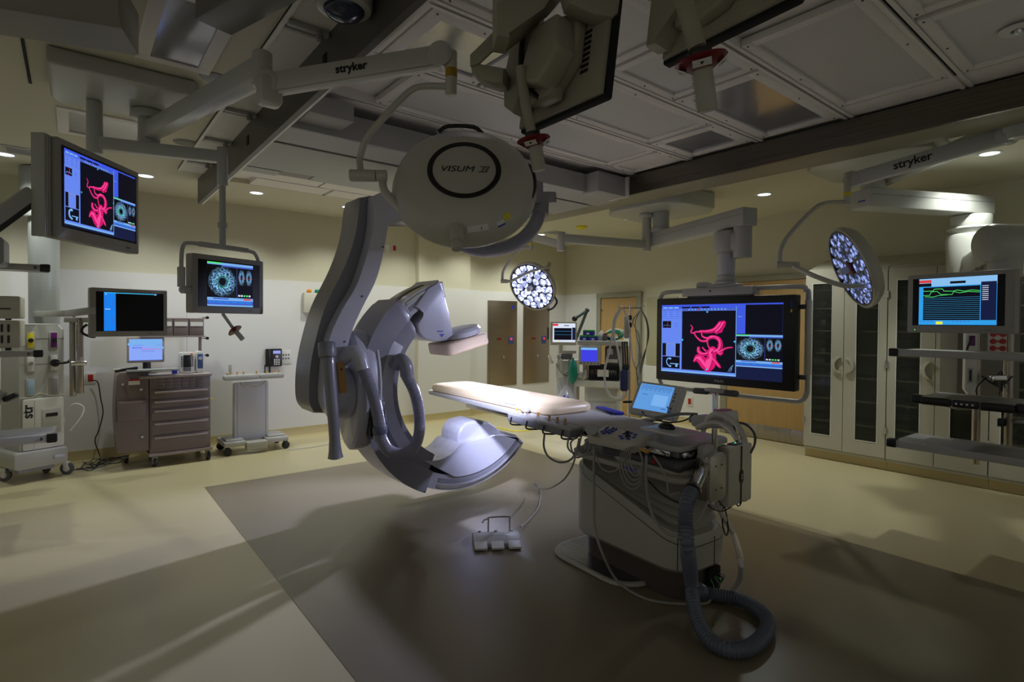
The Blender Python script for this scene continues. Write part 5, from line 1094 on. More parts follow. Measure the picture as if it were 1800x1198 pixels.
# ------------------------------------------------------------- left service boom
SB = V(at(78, 600, 5.55)); SBx, SBy = SB.x, SB.y
DV = V((0, -1, 0))
lb = thing('service_boom', (SBx, SBy, 0), 'tall grey service column with outlet sockets and equipment shelves at the left edge', 'equipment boom')
COLG = mat('column_grey', (.34, .36, .35), .35, coat=.2)
b = B(); b.cyl((SBx, SBy+.05, 1.56), (SBx, SBy+.05, 2.86), .125, COLG, n=36); b.cyl((SBx, SBy+.05, 2.62), (SBx, SBy+.05, 2.72), .165, COLG, n=36, bev=.01); b.cyl((SBx, SBy+.05, 2.86), (SBx, SBy+.05, ZC-.001), .19, COLG, n=36, bev=.02); b.build('column', lb)
# frame of the head front face: built facing the camera side (-Y, slightly turned)
p0, p1 = at(33, 580, 5.3), at(112, 580, 5.62); HD = FR(V((p0.x, p0.y, 0)), V((p1.x-p0.x, p1.y-p0.y, 0)), ydir=(0, 0, 1)); hw = V((p1.x-p0.x, p1.y-p0.y)).length
zt, zm_, zb_ = 1.55, .83, .30
b = B(HD); b.prism(rrect(0, zb_-.02, hw, zt, .05, 5), -.40, 0, LGREY, None, .03, 3); hd = b.build('service_head', lb)
b = B(HD); b.prism([(.0, zm_), (hw*.25, zm_+.0), (hw*.45, zm_+.035), (hw*.7, zm_), (hw, zm_), (hw, zm_+.01), (hw*.7, zm_+.012), (hw*.45, zm_+.047), (hw*.25, zm_+.012), (0, zm_+.012)], 0, .006, CREAM); b.box(0, hw, zm_+.33, zm_+.333, 0, .003, MGREY); b.box(0, hw, zm_+.58, zm_+.583, 0, .003, MGREY); b.build('seam', hd)
sk = [(.14, zt-.24, YEL, 'yellow gas outlet'), (.66, zt-.24, mat('violet_outlet', (.13, .01, .16), .4), 'violet gas outlet'), (.14, zt-.47, WHITE, 'white gas outlet'), (.66, zt-.47, PAPER, 'white gas outlet with a black plug'), (.14, zt-.70, mat('pale_blue_outlet', (.35, .5, .65), .4), 'pale blue blank outlet'), (.66, zt-.70, MGREY, 'grey blank outlet')]
for i_, (fx_, z_, m_, lb_) in enumerate(sk):
    b = B(HD); x_ = hw*fx_; b.box(x_, x_+hw*.2, z_, z_+.17, 0, .008, LGREY, .003); b.box(x_+.01, x_+hw*.2-.01, z_+.01, z_+.16, .008, .012, m_, .002)
    if i_ < 4: b.cyl((x_+hw*.1, z_+.085, .01), (x_+hw*.1, z_+.085, .022), .022, BLACK if i_ != 2 else CHROME, n=16, bev=.003)
    b.build('gas_outlet', hd, label=lb_)
b = B(HD); b.tube([(hw*.76, zt-.385, .02), (hw*.80, zt-.385, .08), (hw*1.0, zt-.37, .11), (hw*1.14, zt-.27, .11), (hw*1.2, zt-.1, .1), (hw*1.16, zt+.03, .08), (hw*1.2, zt+.11, .05), (hw*1.35, zt+.12, .0)], .013, BLACK, 10, 6); b.cyl((hw*.76, zt-.385, .012), (hw*.76, zt-.385, .05), .038, BLACK, n=20, bev=.006); b.build('gas_hose', hd, label='black gas hose')
b = B(HD); b.prism(rrect(.02, .32, hw-.01, zm_-.01, .02, 4), 0, .02, WHITE, None, .006); lowp = b.build('lower_door', lb)
b = B(HD); b.box(hw*.47, hw*.9, .46, zm_-.12, .02, .026, LGREY, .003); b.box(hw*.55, hw*.82, zm_-.20, zm_-.165, .026, .030, BLACK, .002); b.cyl((hw*.4, .47, .02), (hw*.4, .47, .03), .01, CHROME, n=12); b.box(hw*.3, hw*.304, .33, zm_-.03, .02, .0215, DGREY); b.build('drawer_panel', lowp)
lettering('str', HD @ T(hw*.16, zm_-.13, .021) @ RZ(90), .12, BLACK, lowp, bold=.003, sx=1.0)
b = B(HD); b.prism(rrect(-.05, .14, hw+.02, .31, .03, 4), -.42, .03, LGREY, None, .01); b.box(.0, hw*.8, .10, .14, -.35, -.02, MGREY); b.build('lower_cover', lb)
b = B(HD); b.box(hw*.72, hw-.01, .20, .235, .03, .045, CARMG, .006); b.build('pull_handle', lb)
def caster(root, c, r=.055, m=BLACK, hub=LGREY, rz=20):
    Mx = T(c[0], c[1], 0) @ RZ(rz)
    b = B(Mx); b.cyl((-.016, 0, r), (.016, 0, r), r, m, n=24, bev=.006); b.cyl((-.018, 0, r), (.018, 0, r), r*.5, hub, n=16, bev=.002); b.box(-.024, .024, -.02, .03, r*1.4, r*2.15, hub, .006); b.box(-.024, -.019, -.02, .02, r*.6, r*1.6, hub, .002); b.box(.019, .024, -.02, .02, r*.6, r*1.6, hub, .002)
    return b.build('caster', root)
for (px, py) in ((118, 833), (8, 845)):
    p = onZ(px, py, 0); caster(lb, (p.x, p.y), .062, DGREY, WHITE, 60)
p = HD @ V((hw*.9, 0, -.3)); caster(lb, (p.x, p.y), .06, DGREY, BLACK, 30)
# twin steel rods and side sockets right of the head
for k, (px_, m_) in enumerate(((128, STEEL), (141, STEEL))):
    p = at(px_, 600, 5.35); b = B(); b.cyl((p.x, p.y, at(0, 695-5*k, 5.35).z), (p.x, p.y, 1.62), .027, m_, n=20, bev=.003); b.build('steel_rod', lb)
b = B(); p = at(134, 570, 5.35); b.box(-.09, .10, -.03, .03, -.025, .025, LGREY, .004, T(p.x, p.y, 1.60) @ RZ(-10)); b.build('rod_bracket', lb)
b = B(); p = at(139, 638, 5.3); b.cyl(p+V((-.06, 0, 0)), p+V((.06, 0, 0)), .022, CHROME, n=14, bev=.003); b.cyl(p+V((0, 0, .0)), p+V((.02, 0, .06)), .01, CHROME, n=10); b.build('rod_clamp', lb)
for z_ in (1.42, 1.25, .98):
    b = B(HD); b.box(hw-.001, hw+.004, z_-.09, z_+.05, -.2, -.05, MGREY, .002); 
    for kk in (0, 1): b.box(hw+.004, hw+.008, z_-.07+.06*kk, z_-.03+.06*kk, -.15, -.10, REDB, .001)
    b.build('side_socket', hd, label='red power sockets')
b = B(HD)
for k in range(3): b.tube([(hw+.03, .55+.07*math.sin(a*math.pi/4)+.0*k, -.12+.05*math.cos(a*math.pi/4)-.01*k) for a in range(9)], .008, WHITE, 8, 4)
b.tube([(hw+.03, .60, -.08), (hw+.10, .72, -.05), (hw+.18, .68, -.02), (hw+.15, .58, -.0), (hw+.06, .45, -.02)], .007, WHITE, 8, 5); b.build('coiled_cord', lb, label='white coiled cord')
b = B(HD); b.box(-.08, -.02, 1.62, 1.80, -.3, -.295, PAPER); b.box(-.08, -.02, 1.645, 1.66, -.294, -.293, mat('orange_print', (.7, .2, .02), .5)); b.box(-.07, -.03, 1.73, 1.735, -.294, -.293, BLACK); b.box(-.07, -.03, 1.68, 1.684, -.294, -.293, BLACK); b.build('instruction_card', lb, label='white instruction card with an orange band')
lowend = HD @ V((hw*.5, 1.6, -.15)); b = B(); b.bar(V((lowend.x, lowend.y, LOWARM.z)), LOWARM, .05, .055, LGREY, .004); b.build('monitor_arm', lb)
# shelves reaching in from the left edge
def shelf_end(px, py, d, L, wd, lab, thick=.05):
    e = at(px, py, d); u = (rt0*-.80-fw0*.60).normalized(); q = e+u*L
    t = thing('boom_shelf', e+u*L*.5-V((0, 0, thick)), lab, 'shelf', 'shelves of the left boom')
    b = B(); b.bar(e, q, .03, thick, LGREY, .006); b.build('front_rail', t)
    b = B(); M_ = FR(e+V((0, 0, -.0)), u, zdir=(0, 0, 1)); b.box(0, L, -wd, 0, -.012, .008, MGREY, .003, M_) if False else b.box(0, L, -wd, .0, -.012, .008, MGREY, .003, FR(e, u, ydir=-(fw0*.8-rt0*.6)))
    b.build('shelf_plate', t)
    b = B(); b.bar(e-u*.03, e+u*.035, .04, thick+.012, BLACK, .01); b.build('end_cap', t)
    b = B(); c_ = e+u*.05-fw0*.016; b.cyl(c_, c_-fw0*.008, .012, DGREY, n=12); b.build('bolt', t)
    return t, e, u
shelf_end(80, 471, 4.3, .9, .40, 'uppermost grey shelf with a black end cap at the left edge')
shelf_end(68, 621, 4.6, .8, .40, 'middle grey shelf carrying the cream devices at the left edge')
shelf_end(92, 769, 4.2, .9, .55, 'lowest deep grey shelf at the left edge', .06)
for (y0, y1, lab) in ((520, 560, 'upper cream device with a dark slot on the middle left shelf'), (563, 611, 'lower cream device with vent slots standing on the middle left shelf')):
    q = at(36, y1, 4.55); h_ = (y1-y0)/966*4.55; Mx = FR(q, rt0*.80+fw0*.60, ydir=(0, 0, 1))
    t = thing('endoscopy_console', q, lab, 'medical device'); b = B(Mx); b.prism(rrect(-.6, 0, .0, h_, .015, 3), -.35, 0, CREAM, None, .008); b.build('housing', t)
    b = B(Mx)
    if y0 < 530: b.box(-.15, -.06, h_*.4, h_*.46, .0, .003, BLACK)
    else:
        for k in range(3):
            for r_ in range(2): b.box(-.16+.04*k, -.145+.04*k, h_*(.18+.4*r_), h_*(.46+.4*r_), 0, .003, BLACK)
    b.build('front_detail', t)
    for s_ in (-.5, -.08): 
        b = B(Mx); b.cyl((s_, -.022 if y0 > 530 else -.012, -.06), (s_, .003, -.06), .02, BLACK, n=12); b.build('foot', t)
b = B(); q = at(0, 455, 3.9); b.prism(rrect(-.3, 0, .02, .20, .03), -.3, 0, mat('edge_device_grey', (.30, .33, .36), .4), FR(q+V((0, 0, -.04)), rt0*.8+fw0*.6, ydir=(0, 0, 1)), .01); b.build('endoscopy_console', label='grey device standing on the uppermost left shelf, cut by the left edge', cat='medical device')
q = at(5, 700, 4.4); b = B(); b.bar(at(8, 703, 4.5), at(30, 693, 4.5), .05, .045, BLACK, .015); b.cyl(at(-5, 695, 4.5), at(8, 700, 4.5), .06, LGREY, n=20, bev=.01); b.build('camera_head', label='grey and black camera head hanging at the left edge', cat='medical device')
b = B(); q = HD @ V((-.35, .95, -.1)); b.box(-.3, .25, -.01, .01, -.40, .40, CREAM, .01, FR(q, rt0, zdir=(0, 0, 1))); b.box(-.3, .25, -.02, 0, .10, .12, PAPER, .0, FR(q, rt0, zdir=(0, 0, 1))); b.box(-.3, .25, -.02, 0, -.22, -.20, PAPER, .0, FR(q, rt0, zdir=(0, 0, 1))); b.tube([q+rt0*.24+V((0, 0, .2)), q+rt0*.18-fw0*.05+V((0, 0, .0)), q+rt0*.17-fw0*.05+V((0, 0, -.4))], .006, BLACK, 6, 4)
b.build('equipment_rack', label='cream rack partly hidden behind the left shelves', cat='rack')
# overhead boom parts at the top left
b = B(); e0, e1 = onZ(-60, 52, 2.86), onZ(245, 98, 2.86); b0 = (e1-e0).normalized(); s_ = V((-b0.y, b0.x, 0));
if s_.y > 0: s_ = -s_
b.prism([(0, 0), (.26, 0), (.30, -.05), (.30, -.17), (.26, -.20), (0, -.20)], -1.6, 0, mat('boom_olive', (.27, .26, .22), .4), FR(e1, s_, ydir=(0, 0, 1)) if False else FR(e1, s_, zdir=(s_.cross(V((0, 0, 1))) if s_.cross(V((0, 0, 1))).dot(b0) > 0 else -s_.cross(V((0, 0, 1))))), .012)
ob_ = b.build('overhead_boom_arm', label='wide olive boom arm crossing the top left corner', cat='equipment boom')
b = B(); f0, f1 = onZ(375, 50, 2.86), onZ(520, -30, 2.86); b.bar(f0+V((0, 0, .06)), f1+V((0, 0, .06)), .16, .12, mat('boom_dark', (.16, .155, .14), .4), .012)
b.build('overhead_boom_arm', label='dark box-section boom arm cut by the picture top left of the fascia', cat='equipment boom')
b = B(); q = onZ(605, -2, 3.0); b.cyl((q.x, q.y, 2.95), (q.x, q.y, 3.11), .12, ARMC, n=28, bev=.02); b.sph((q.x, q.y, 2.96), .09, LENS, sz=.6); b.build('dome_camera', label='dome camera at the top edge beside the dark fascia', cat='camera')

# ------------------------------------------------------------- medication cart
YF = 7.10
def WY(x, y, yy=YF): return onY(x, y, yy)
mc = thing('medication_cart', (.95, 7.35, 0), 'mauve brown anaesthesia drawer cart with a tall side cabinet', 'cart')
xl, xm_, xr_ = WY(206, 700).x, WY(263, 700).x, WY(370, 700).x
zt_ = WY(300, 660).z; zb_ = WY(300, 793).z
b = B(); b.prism([(xm_, zb_), (xr_, zb_), (xr_, zt_-.02), (xm_, zt_-.02)], -7.62, -YF, CARTB, XZ(0), .008); body = b.build('body', mc)
b = B(); b.prism(rrect(xm_-.10, -7.66, xr_+.015, -YF+.04, .03, 4), 0, .03, CARTT, T(0, 0, zt_-.02) @ Matrix.Diagonal((1, -1, 1, 1)), .006); b.build('worktop', mc)
b = B(); b.box(xm_-.01, xr_+.02, YF-.02, 7.64, zb_-.035, zb_, CARTT, .008); b.build('bottom_frame', mc)
zs = [WY(300, v).z for v in (665, 683, 700, 716, 738, 762, 785)]
b = B()
for r_ in range(3):
    for c_ in range(6): b.box(xm_+.08+.073*c_, xm_+.145+.073*c_, YF-.006, YF, zs[1]+.005+.038*r_, zs[1]+.036+.038*r_, CARTB, .002)
b.build('small_bins', mc, label='three rows of small bins')
for k in range(1, 6):
    dr_ = None; b = B(); b.box(xm_+.015, xr_-.015, YF-.012, YF, zs[k+1]+.004, zs[k]-.004, CARTB, .003); dr_ = b.build('drawer', mc)
    b = B(); b.bar((xm_+.04, YF-.035, zs[k]-.03), (xr_-.03, YF-.035, zs[k]-.03), .022, .022, CARTT, .009); b.build('handle', dr_)
b = B(); zt2 = WY(230, 655).z; zb2 = WY(230, 795).z; b.prism(s2([(xl, zb2), (xl-.02, (zb2+zt2)/2), (xl, zt2-.03)], 6)+[(xl+.03, zt2), (xm_-.005, zt2), (xm_-.005, zb2)], -7.60, -YF-.01, CARTB, XZ(0), .008); sc_ = b.build('side_cabinet', mc)
b = B(); q = WY(233, 722); b.box(q.x-.13, q.x+.12, YF-.03, YF+.01, q.z-.10, q.z+.11, CARTB, .006); b.box(q.x-.11, q.x+.09, YF-.034, YF-.028, q.z+.09, q.z+.105, CARTT); b.build('side_bin', sc_)
b = B(); q = WY(236, 671); b.box(q.x-.05, q.x+.05, YF-.001, YF+.012, q.z-.03, q.z+.03, PAPER); b.box(q.x-.05, q.x+.05, YF-.003, YF+.0, q.z+.012, q.z+.03, REDB); b.build('warning_label', sc_, label='red and white label')
for (x, y) in ((216, 675), (248, 684), (250, 767)): b = B(); q = WY(x, y); b.cyl((q.x, YF+.01, q.z), (q.x, YF-.004, q.z), .014, CHROME, n=12, bev=.002); b.build('lock', sc_)
for (x, y) in ((272, 820), (366, 808)): p = onZ(x, y, 0); caster(mc, (p.x, 7.12), .05, BLACK, mat('teal_grey', (.25, .3, .3), .4), 10)
caster(mc, (xr_-.05, 7.58), .05, BLACK, MGREY, 30)
caster(mc, (xl+.1, 7.5), .03, BLACK, MGREY, 0); caster(mc, (xm_+.05, 7.58), .05, BLACK, MGREY, 0)
b = B(); q = WY(373, 702); b.cyl((xr_, YF+.05, q.z), (xr_+.03, YF+.05, q.z), .012, YEL, n=12, bev=.002); b.build('latch', mc)
# bin rack above
b = B(); zr0, zr1 = onY(0, 590, 7.55).z, onY(330, 558, 7.55).z; xa, xb_ = onY(292, 575, 7.5).x, onY(357, 575, 7.5).x; xc = onY(245, 575, 7.5).x
zr0 = onY(330, 589, 7.5).z
for c_ in range(4):
    w4 = (xb_-xc)/4; b.box(xc+w4*c_+.004, xc+w4*(c_+1)-.004, 7.42, 7.56, zr0, zr1-.02, CARTB, .004); b.box(xc+w4*c_+.015, xc+w4*(c_+1)-.015, 7.414, 7.42, zr1-.10, zr1-.05, PAPER)
rk = b.build('bin_rack', mc, label='row of four tilting bins')
b = B(); b.box(xc, xb_+.01, 7.42, 7.58, zr1-.02, zr1-.005, CARTT, .003); b.box(xc, xb_+.01, 7.42, 7.58, zr0-.02, zr0-.003, CARTT, .003)
for x_ in (xb_-.02, xc+.1): b.box(x_-.015, x_+.015, 7.56, 7.60, zt_, zr1, CARTT, .003)
b.build('rack_frame', mc)
for y_ in (558, 594, 624):
    q = onY(362, y_, 7.52); b = B(); b.bar((xb_-.01, 7.5, q.z), (q.x+.02, 7.5, q.z), .012, .012, CHROME); b.cyl((q.x+.01, 7.48, q.z), (q.x+.01, 7.52, q.z), .018, BLACK, n=12); b.build('rack_hook', mc)
# computer on the cart
t, M, w_, h_, hs = monitor('computer_monitor', (223, 593), 6.1, (289, 592), 6.32, .285, 'small computer monitor with a blue start page on the drawer cart', CARTT, 0, 0, .04, group='monitors with a picture')
S = Scr(M @ T(.02, .025, .001), w_-.04, h_-.045, t); S.rect(0, 0, 1, 1, S_PAN, 1); S.rect(0, 0, 1, .28, S_PALE, 1.5); S.rib([(0, .24), (.4, .22), (1, .42)], .03, S_PALE, 2); S.rect(0, .3, 1, .98, glow('screen_soft_blue', (.25, .38, .92), 1.0), 1.2)
S.rect(.10, .38, .15, .43, S_BAR, 3); S.rect(.16, .39, .38, .42, S_BAR, 3); S.rect(.38, .56, .76, .575, S_MID, 3); S.rect(.35, .47, .99, .485, S_RED, 2.5); S.done('blue start page')
b = B(M); b.box(w_*.42, w_*.58, zt_+.016-M[2][3], .03, -.05, -.02, BLACK, .004); b.lathe([(0, 0), (.11, 0), (.10, .008), (0, .01)], BLACK, T(w_*.5, zt_+.012-M[2][3], -.03) @ RX(-90), 24); b.build('stand', t)
def cardbox(name, M_, x0, x1, y0, y1, z0, z1, m, label, cat, bev=.004, group=None):
    b = B(M_); b.box(x0, x1, y0, y1, z0, z1, m, bev); return b.build(name, label=label, cat=cat, group=group)
CT = T(0, 0, zt_+.011)
q = WY(268, 655, 7.16); cardbox('keyboard', CT @ T(q.x, 7.14, .05), -.24, .24, -.09, .06, 0, .02, mat('keyboard_grey', (.33, .36, .33), .5), 'grey keyboard below the small computer monitor', 'keyboard')
q = WY(222, 655, 7.16); b = B(); b.bar((q.x-.10, 7.15, zt2+.02), (q.x+.10, 7.12, zt2+.05), .05, .03, BLACK, .008); b.bar((q.x-.11, 7.149, zt2+.037), (q.x-.05, 7.142, zt2+.043), .045, .012, PAPER); b.build('barcode_scanner', label='black handset with a white tip lying on the side cabinet', cat='scanner')
q = WY(330, 655, 7.2); pc = thing('infusion_pump_controller', (q.x, 7.2, zt_+.012), 'white infusion pump controller with a dark display standing on the drawer cart', 'infusion pump')
x0_, x1_, zz = WY(316, 650, 7.2).x, WY(342, 650, 7.2).x, WY(330, 619, 7.2).z
b = B(); b.prism(rrect(x0_, zt_+.012, x1_, zz, .02, 4), -7.32, -7.2, WHITE, XZ(0), .008); b.build('housing', pc)
b = B(); ww = x1_-x0_; b.box(x0_+ww*.24, x0_+ww*.76, 7.195, 7.2, zz-.17, zz-.03, BLACK, .002); b.build('display', pc)
b = B(); b.box(x0_+ww*.74, x0_+ww*.88, 7.193, 7.2, zz-.035, zz-.01, mat('orange_key', (.8, .25, .05), .5), .002)
for k in range(5): b.box(x0_+ww*.08, x0_+ww*.18, 7.194, 7.2, zz-.16+.025*k, zz-.145+.025*k, DGREY); b.box(x1_-ww*.18, x1_-ww*.08, 7.194, 7.2, zz-.16+.025*k, zz-.145+.025*k, DGREY)
for k in range(4): b.box(x0_+ww*(.26+.13*k), x0_+ww*(.34+.13*k), 7.194, 7.2, zt_+.035, zt_+.075, DGREY)
b.build('keys', pc)
p4 = thing('infusion_pump', (x1_+.06, 7.2, zt_+.012), 'narrow blue fronted infusion module beside the white pump controller', 'infusion pump')
b = B(); b.prism(rrect(x1_+.015, zt_+.012, x1_+.10, zz+.01, .03, 4), -7.32, -7.2, WHITE, XZ(0), .008); b.build('housing', p4)
b = B(); b.box(x1_+.03, x1_+.085, 7.194, 7.2, zt_+.06, zz-.02, mat('navy_front', (.05, .10, .25), .35), .006); b.cyl((x1_+.057, 7.194, zz-.07), (x1_+.057, 7.19, zz-.07), .02, CARMG, n=14); b.build('front_panel', p4)
b = B(); b.box(x0_-.07, x0_-.02, 7.22, 7.28, zt_+.012, zt_+.06, BLUE, .006); b.build('cable_plug', label='small blue plug beside the pump controller', cat='plug')
b = B(); b.box(xm_+.16, xm_+.30, YF-.02, YF+.03, zt_+.0105, zt_+.0115, PAPER); b.box(xm_+.42, xm_+.58, YF-.02, YF+.03, zt_+.0105, zt_+.0115, PAPER); b.build('worktop_labels', body, label='white labels on the worktop edge')
# ------------------------------------------------------------- phone, outlets and wall box
ph = thing('wall_phone', onY(480, 655, YB-.02), 'black desk phone with a lit display fixed to the wall', 'telephone')
a_, c_ = onY(467, 613, YB-.04), onY(495, 643, YB-.04)
b = B(); b.prism(rrect(a_.x, c_.z, c_.x, a_.z, .012, 3), -(YB-.013), -(YB-.06), BLACK, XZ(0), .006); b.build('body', ph)
b = B(); b.box(a_.x+.01, a_.x+.06, YB-.085, YB-.06, c_.z+.03, a_.z-.01, BLACK, .012); b.build('handset', ph)
b = B(); b.box(a_.x+.09, c_.x-.02, YB-.0625, YB-.06, a_.z-.065, a_.z-.025, glow('phone_lcd', (.35, .38, .85), .9)); b.build('display', ph)
b = B(); b.cyl(((a_.x+c_.x)/2+.035, YB-.06, a_.z-.105), ((a_.x+c_.x)/2+.035, YB-.065, a_.z-.105), .018, CHROME, n=16)
for i_ in range(3):
    for j_ in range(4): b.box(a_.x+.10+.028*i_, a_.x+.118+.028*i_, YB-.064, YB-.06, c_.z+.02+.022*j_, c_.z+.034+.022*j_, WHITE)
b.build('keypad', ph)
b = B(); b.box(a_.x-.01, a_.x+.0, YB-.03, YB-.013, c_.z-.12, c_.z+.02, BLACK); b.box(a_.x+.05, a_.x+.065, YB-.03, YB-.013, c_.z-.11, c_.z, BLACK); b.build('cable_cover', ph)
def wallplate(px, py, wd, ht, lab, ins=None, n=1, plane=YB-.012):
    q = onY(px, py, plane); t = thing('wall_outlet', q, lab, 'outlet'); b = B(); b.box(q.x-wd/2, q.x+wd/2, plane-.008, plane, q.z-ht/2, q.z+ht/2, WHITE, .003); b.build('plate', t)
    if ins: b = B(); b.box(q.x-.025, q.x+.025, plane-.012, plane-.008, q.z-.04, q.z+.04, ins, .002); b.build('socket', t)
    return t, q
wallplate(146, 665, .05, .13, 'narrow white wall plate beside the steel rods')
wallplate(159, 664, .10, .13, 'white wall outlet with a red socket left of the drawer cart', REDB)
t, q = wallplate(503, 627, .13, .19, 'white data outlet plate right of the phone')
b = B()
for k in range(2):
    for c_ in range(3): b.box(q.x-.05+.035*c_, q.x-.03+.035*c_, YB-.022, YB-.0195, q.z-.03+.05*k, q.z-.01+.05*k, DGREY)
b.build('ports', t)
wallplate(693, 436, .07, .12, 'small alarm plate with a red window high on the cream wall', REDB, plane=YB-.001); wallplate(680, 436, .07, .12, 'blank white plate beside the high alarm plate', plane=YB-.001)
q = onY(545, 532, YB-.02); wb = thing('warning_light_box', q, 'white wall box with orange and green lamps left of the arm column', 'warning light'); b = B(); b.box(q.x-.10, q.x+.12, YB-.08, YB-.013, q.z-.14, q.z+.14, CREAM, .006); b.build('box', wb)
for dx, m_, nm in ((-.02, mat('orange_lens', (.8, .30, .02), .3), 'orange lamp'), (.09, mat('green_lens', (.0, .25, .12), .3), 'green lamp')): b = B(); b.cyl((q.x+dx, YB-.045, q.z+.14), (q.x+dx, YB-.045, q.z+.19), .03, m_, n=16, bev=.012); b.build('lamp', wb, label=nm)
lead('power_cord', [onY(162, 668, 7.80), onY(172, 672, 7.78), onY(177, 700, 7.78), onY(181, 725, 7.76), onY(174, 755, 7.74), onY(167, 775, 7.72), onY(176, 803, 7.7), onZ(172, 818, .01), onZ(150, 822, .01)], .006, BLACK, 'black power cord hanging from the red wall outlet')
random.seed(11)
for k in range(7):
    pts = []; x, y = 128+6*k, 826-2*k
    for j in range(7): pts.append(onZ(x+j*(16-k), y-j*3+random.uniform(-7, 7), .008)); 
    pts = [V((p.x, min(p.y, YB-.1), .007+.004*k)) for p in pts]
    lead('floor_cable', pts, .005, BLACK if k % 2 else DGREY, 'dark cable lying in the tangle on the floor left of the drawer cart', group='tangled cables by the left wall')
lead('floor_cable', [onZ(505, 790, .01), onZ(540, 786, .01), onZ(575, 780, .01), onZ(600, 770, .01), onZ(615, 762, .01)], .006, CABLEW, 'white cable on the floor right of the accessory stand')
# ------------------------------------------------------------- accessory stand
as_ = thing('accessory_stand', (1.78, 7.38, 0), 'white rolling stand with a knobbed console bar on top by the phone', 'stand')
YA = 7.30
a_, c_ = WY(412, 672, YA), WY(472, 770, YA); MP = mat('stand_panel', (.55, .55, .56), .35, coat=.2)
b = B(); b.prism(rrect(a_.x, .13, c_.x, a_.z, .02, 3), -(YA+.12), -YA, MP, XZ(0), .01); b.build('column', as_)
b = B(); b.box(a_.x+.03, a_.x+.035, YA-.002, YA, .15, a_.z-.02, MGREY); b.box(c_.x-.035, c_.x-.03, YA-.002, YA, .15, a_.z-.02, MGREY); b.build('groove', as_)
g0, g1 = WY(395, 664, 7.2), WY(499, 664, 7.2)
b = B(); gm = (g0.x*.42+g1.x*.58); b.prism(rrect(g0.x, g0.z-.035, gm-.005, g0.z+.025, .02, 4), -7.34, -7.18, LGREY, XZ(0), .012); b.prism(rrect(gm+.005, g0.z-.035, g1.x, g0.z+.025, .02, 4), -7.34, -7.18, LGREY, XZ(0), .012); b.build('console_bar', as_)
for x in (405, 417, 428, 451, 469, 480, 490):
    q = WY(x, 660, 7.22); b = B(); b.cyl((q.x, 7.22, g0.z+.025), (q.x, 7.22, g0.z+.035), .022, WHITE, n=14, bev=.003); b.cyl((q.x, 7.22, g0.z+.035), (q.x, 7.22, g0.z+.065), .011, ORANGE, n=12, bev=.004); b.build('knob', as_)
b = B(); q = WY(404, 650, 7.24); b.cyl((q.x, 7.26, g0.z+.02), (q.x, 7.26, g0.z+.06), .035, LGREY, n=18, bev=.006); b.cyl((q.x+.01, 7.27, g0.z+.05), (q.x+.01, 7.27, g0.z+.15), .018, LGREY, n=14, bev=.003); b.build('clamp_knob', as_)
b = B(); b.tube([(a_.x+.08, YA-.02, a_.z-.0), (a_.x+.12, YA-.04, a_.z-.05), ((a_.x+c_.x)/2, YA-.04, a_.z-.03), (c_.x-.1, YA-.04, a_.z-.055), (c_.x-.02, YA-.02, a_.z)], .006, CABLEW, 8, 5); b.build('cord', as_)
for xx0, xx1 in ((a_.x-.14, a_.x+.10), (c_.x-.06, c_.x+.20)):
    b = B(); b.box(xx0, xx1, 7.14, 7.60, .10, .16, LGREY, .015); b.box(xx0+.03, xx1-.02, 7.2, 7.5, .16, .18, LGREY, .008); b.build('foot_beam', as_)
b = B(); b.prism([(a_.x+.10, .05), (c_.x-.06, .05), (c_.x-.06, .14), (a_.x+.10, .14)], -7.24, -7.10, LGREY, XZ(0), .01); b.box(a_.x+.12, c_.x-.08, 7.12, 7.2, .045, .06, MGREY); b.build('pedal_tray', as_)
for (x, y) in ((a_.x-.10, 7.17), (c_.x+.17, 7.17), (a_.x-.10, 7.57), (c_.x+.17, 7.57)): caster(as_, (x, y), .047, BLACK, BLACK, 90)
# ------------------------------------------------------------- steel wall doors
for i_, ((xa_, xb2, za, zb3), lab) in enumerate((((5.69, 6.35, .48, 2.03), 'left stainless wall cabinet door with a small red lit keypad'), ((6.50, 7.15, .48, 1.96), 'right stainless wall cabinet door with a small red lit keypad, nearer the corner'))):
    yy = YB-.032; sd_ = thing('steel_wall_door', ((xa_+xb2)/2, yy, za), lab, 'cabinet door', 'stainless doors in the far wall')
    b = B(); b.box(xa_, xb2, yy-.012, yy, za, 2.0, STEELD, .003); b.box(xa_+.04, xa_+.045, yy-.0135, yy-.012, za+.02, 1.98, DGREY); b.build('door_leaf', sd_)
    b = B(); b.box(xb2-.20, xb2-.08, yy-.018, yy-.012, 1.22, 1.36, mat('keypad_blue', (.06, .08, .25), .4), .003); b.cyl((xb2-.14, yy-.018, 1.315), (xb2-.14, yy-.024, 1.315), .018, glow('red_lamp', (1, .03, .03), 2.0), n=14); b.build('keypad', sd_)
    b = B(); b.box(xa_+.20, xa_+.30, yy-.015, yy-.012, 1.30, 1.335, RED); b.build('label', sd_, label='small red label')
    b = B(); b.cyl((xa_+.34, yy-.012, 1.0), (xa_+.34, yy-.03, 1.0), .022, CHROME, n=16, bev=.003); b.cyl((xa_+.34, yy-.03, 1.0), (xa_+.345, yy-.035, .96), .01, CHROME, n=10); b.build('lock', sd_)
b = B(); b.box(6.22, 6.28, YB-.046, YB-.044, 1.86, 1.92, BLUE); b.build('notice', label='tiny blue notice at the top of the left steel door', cat='notice')
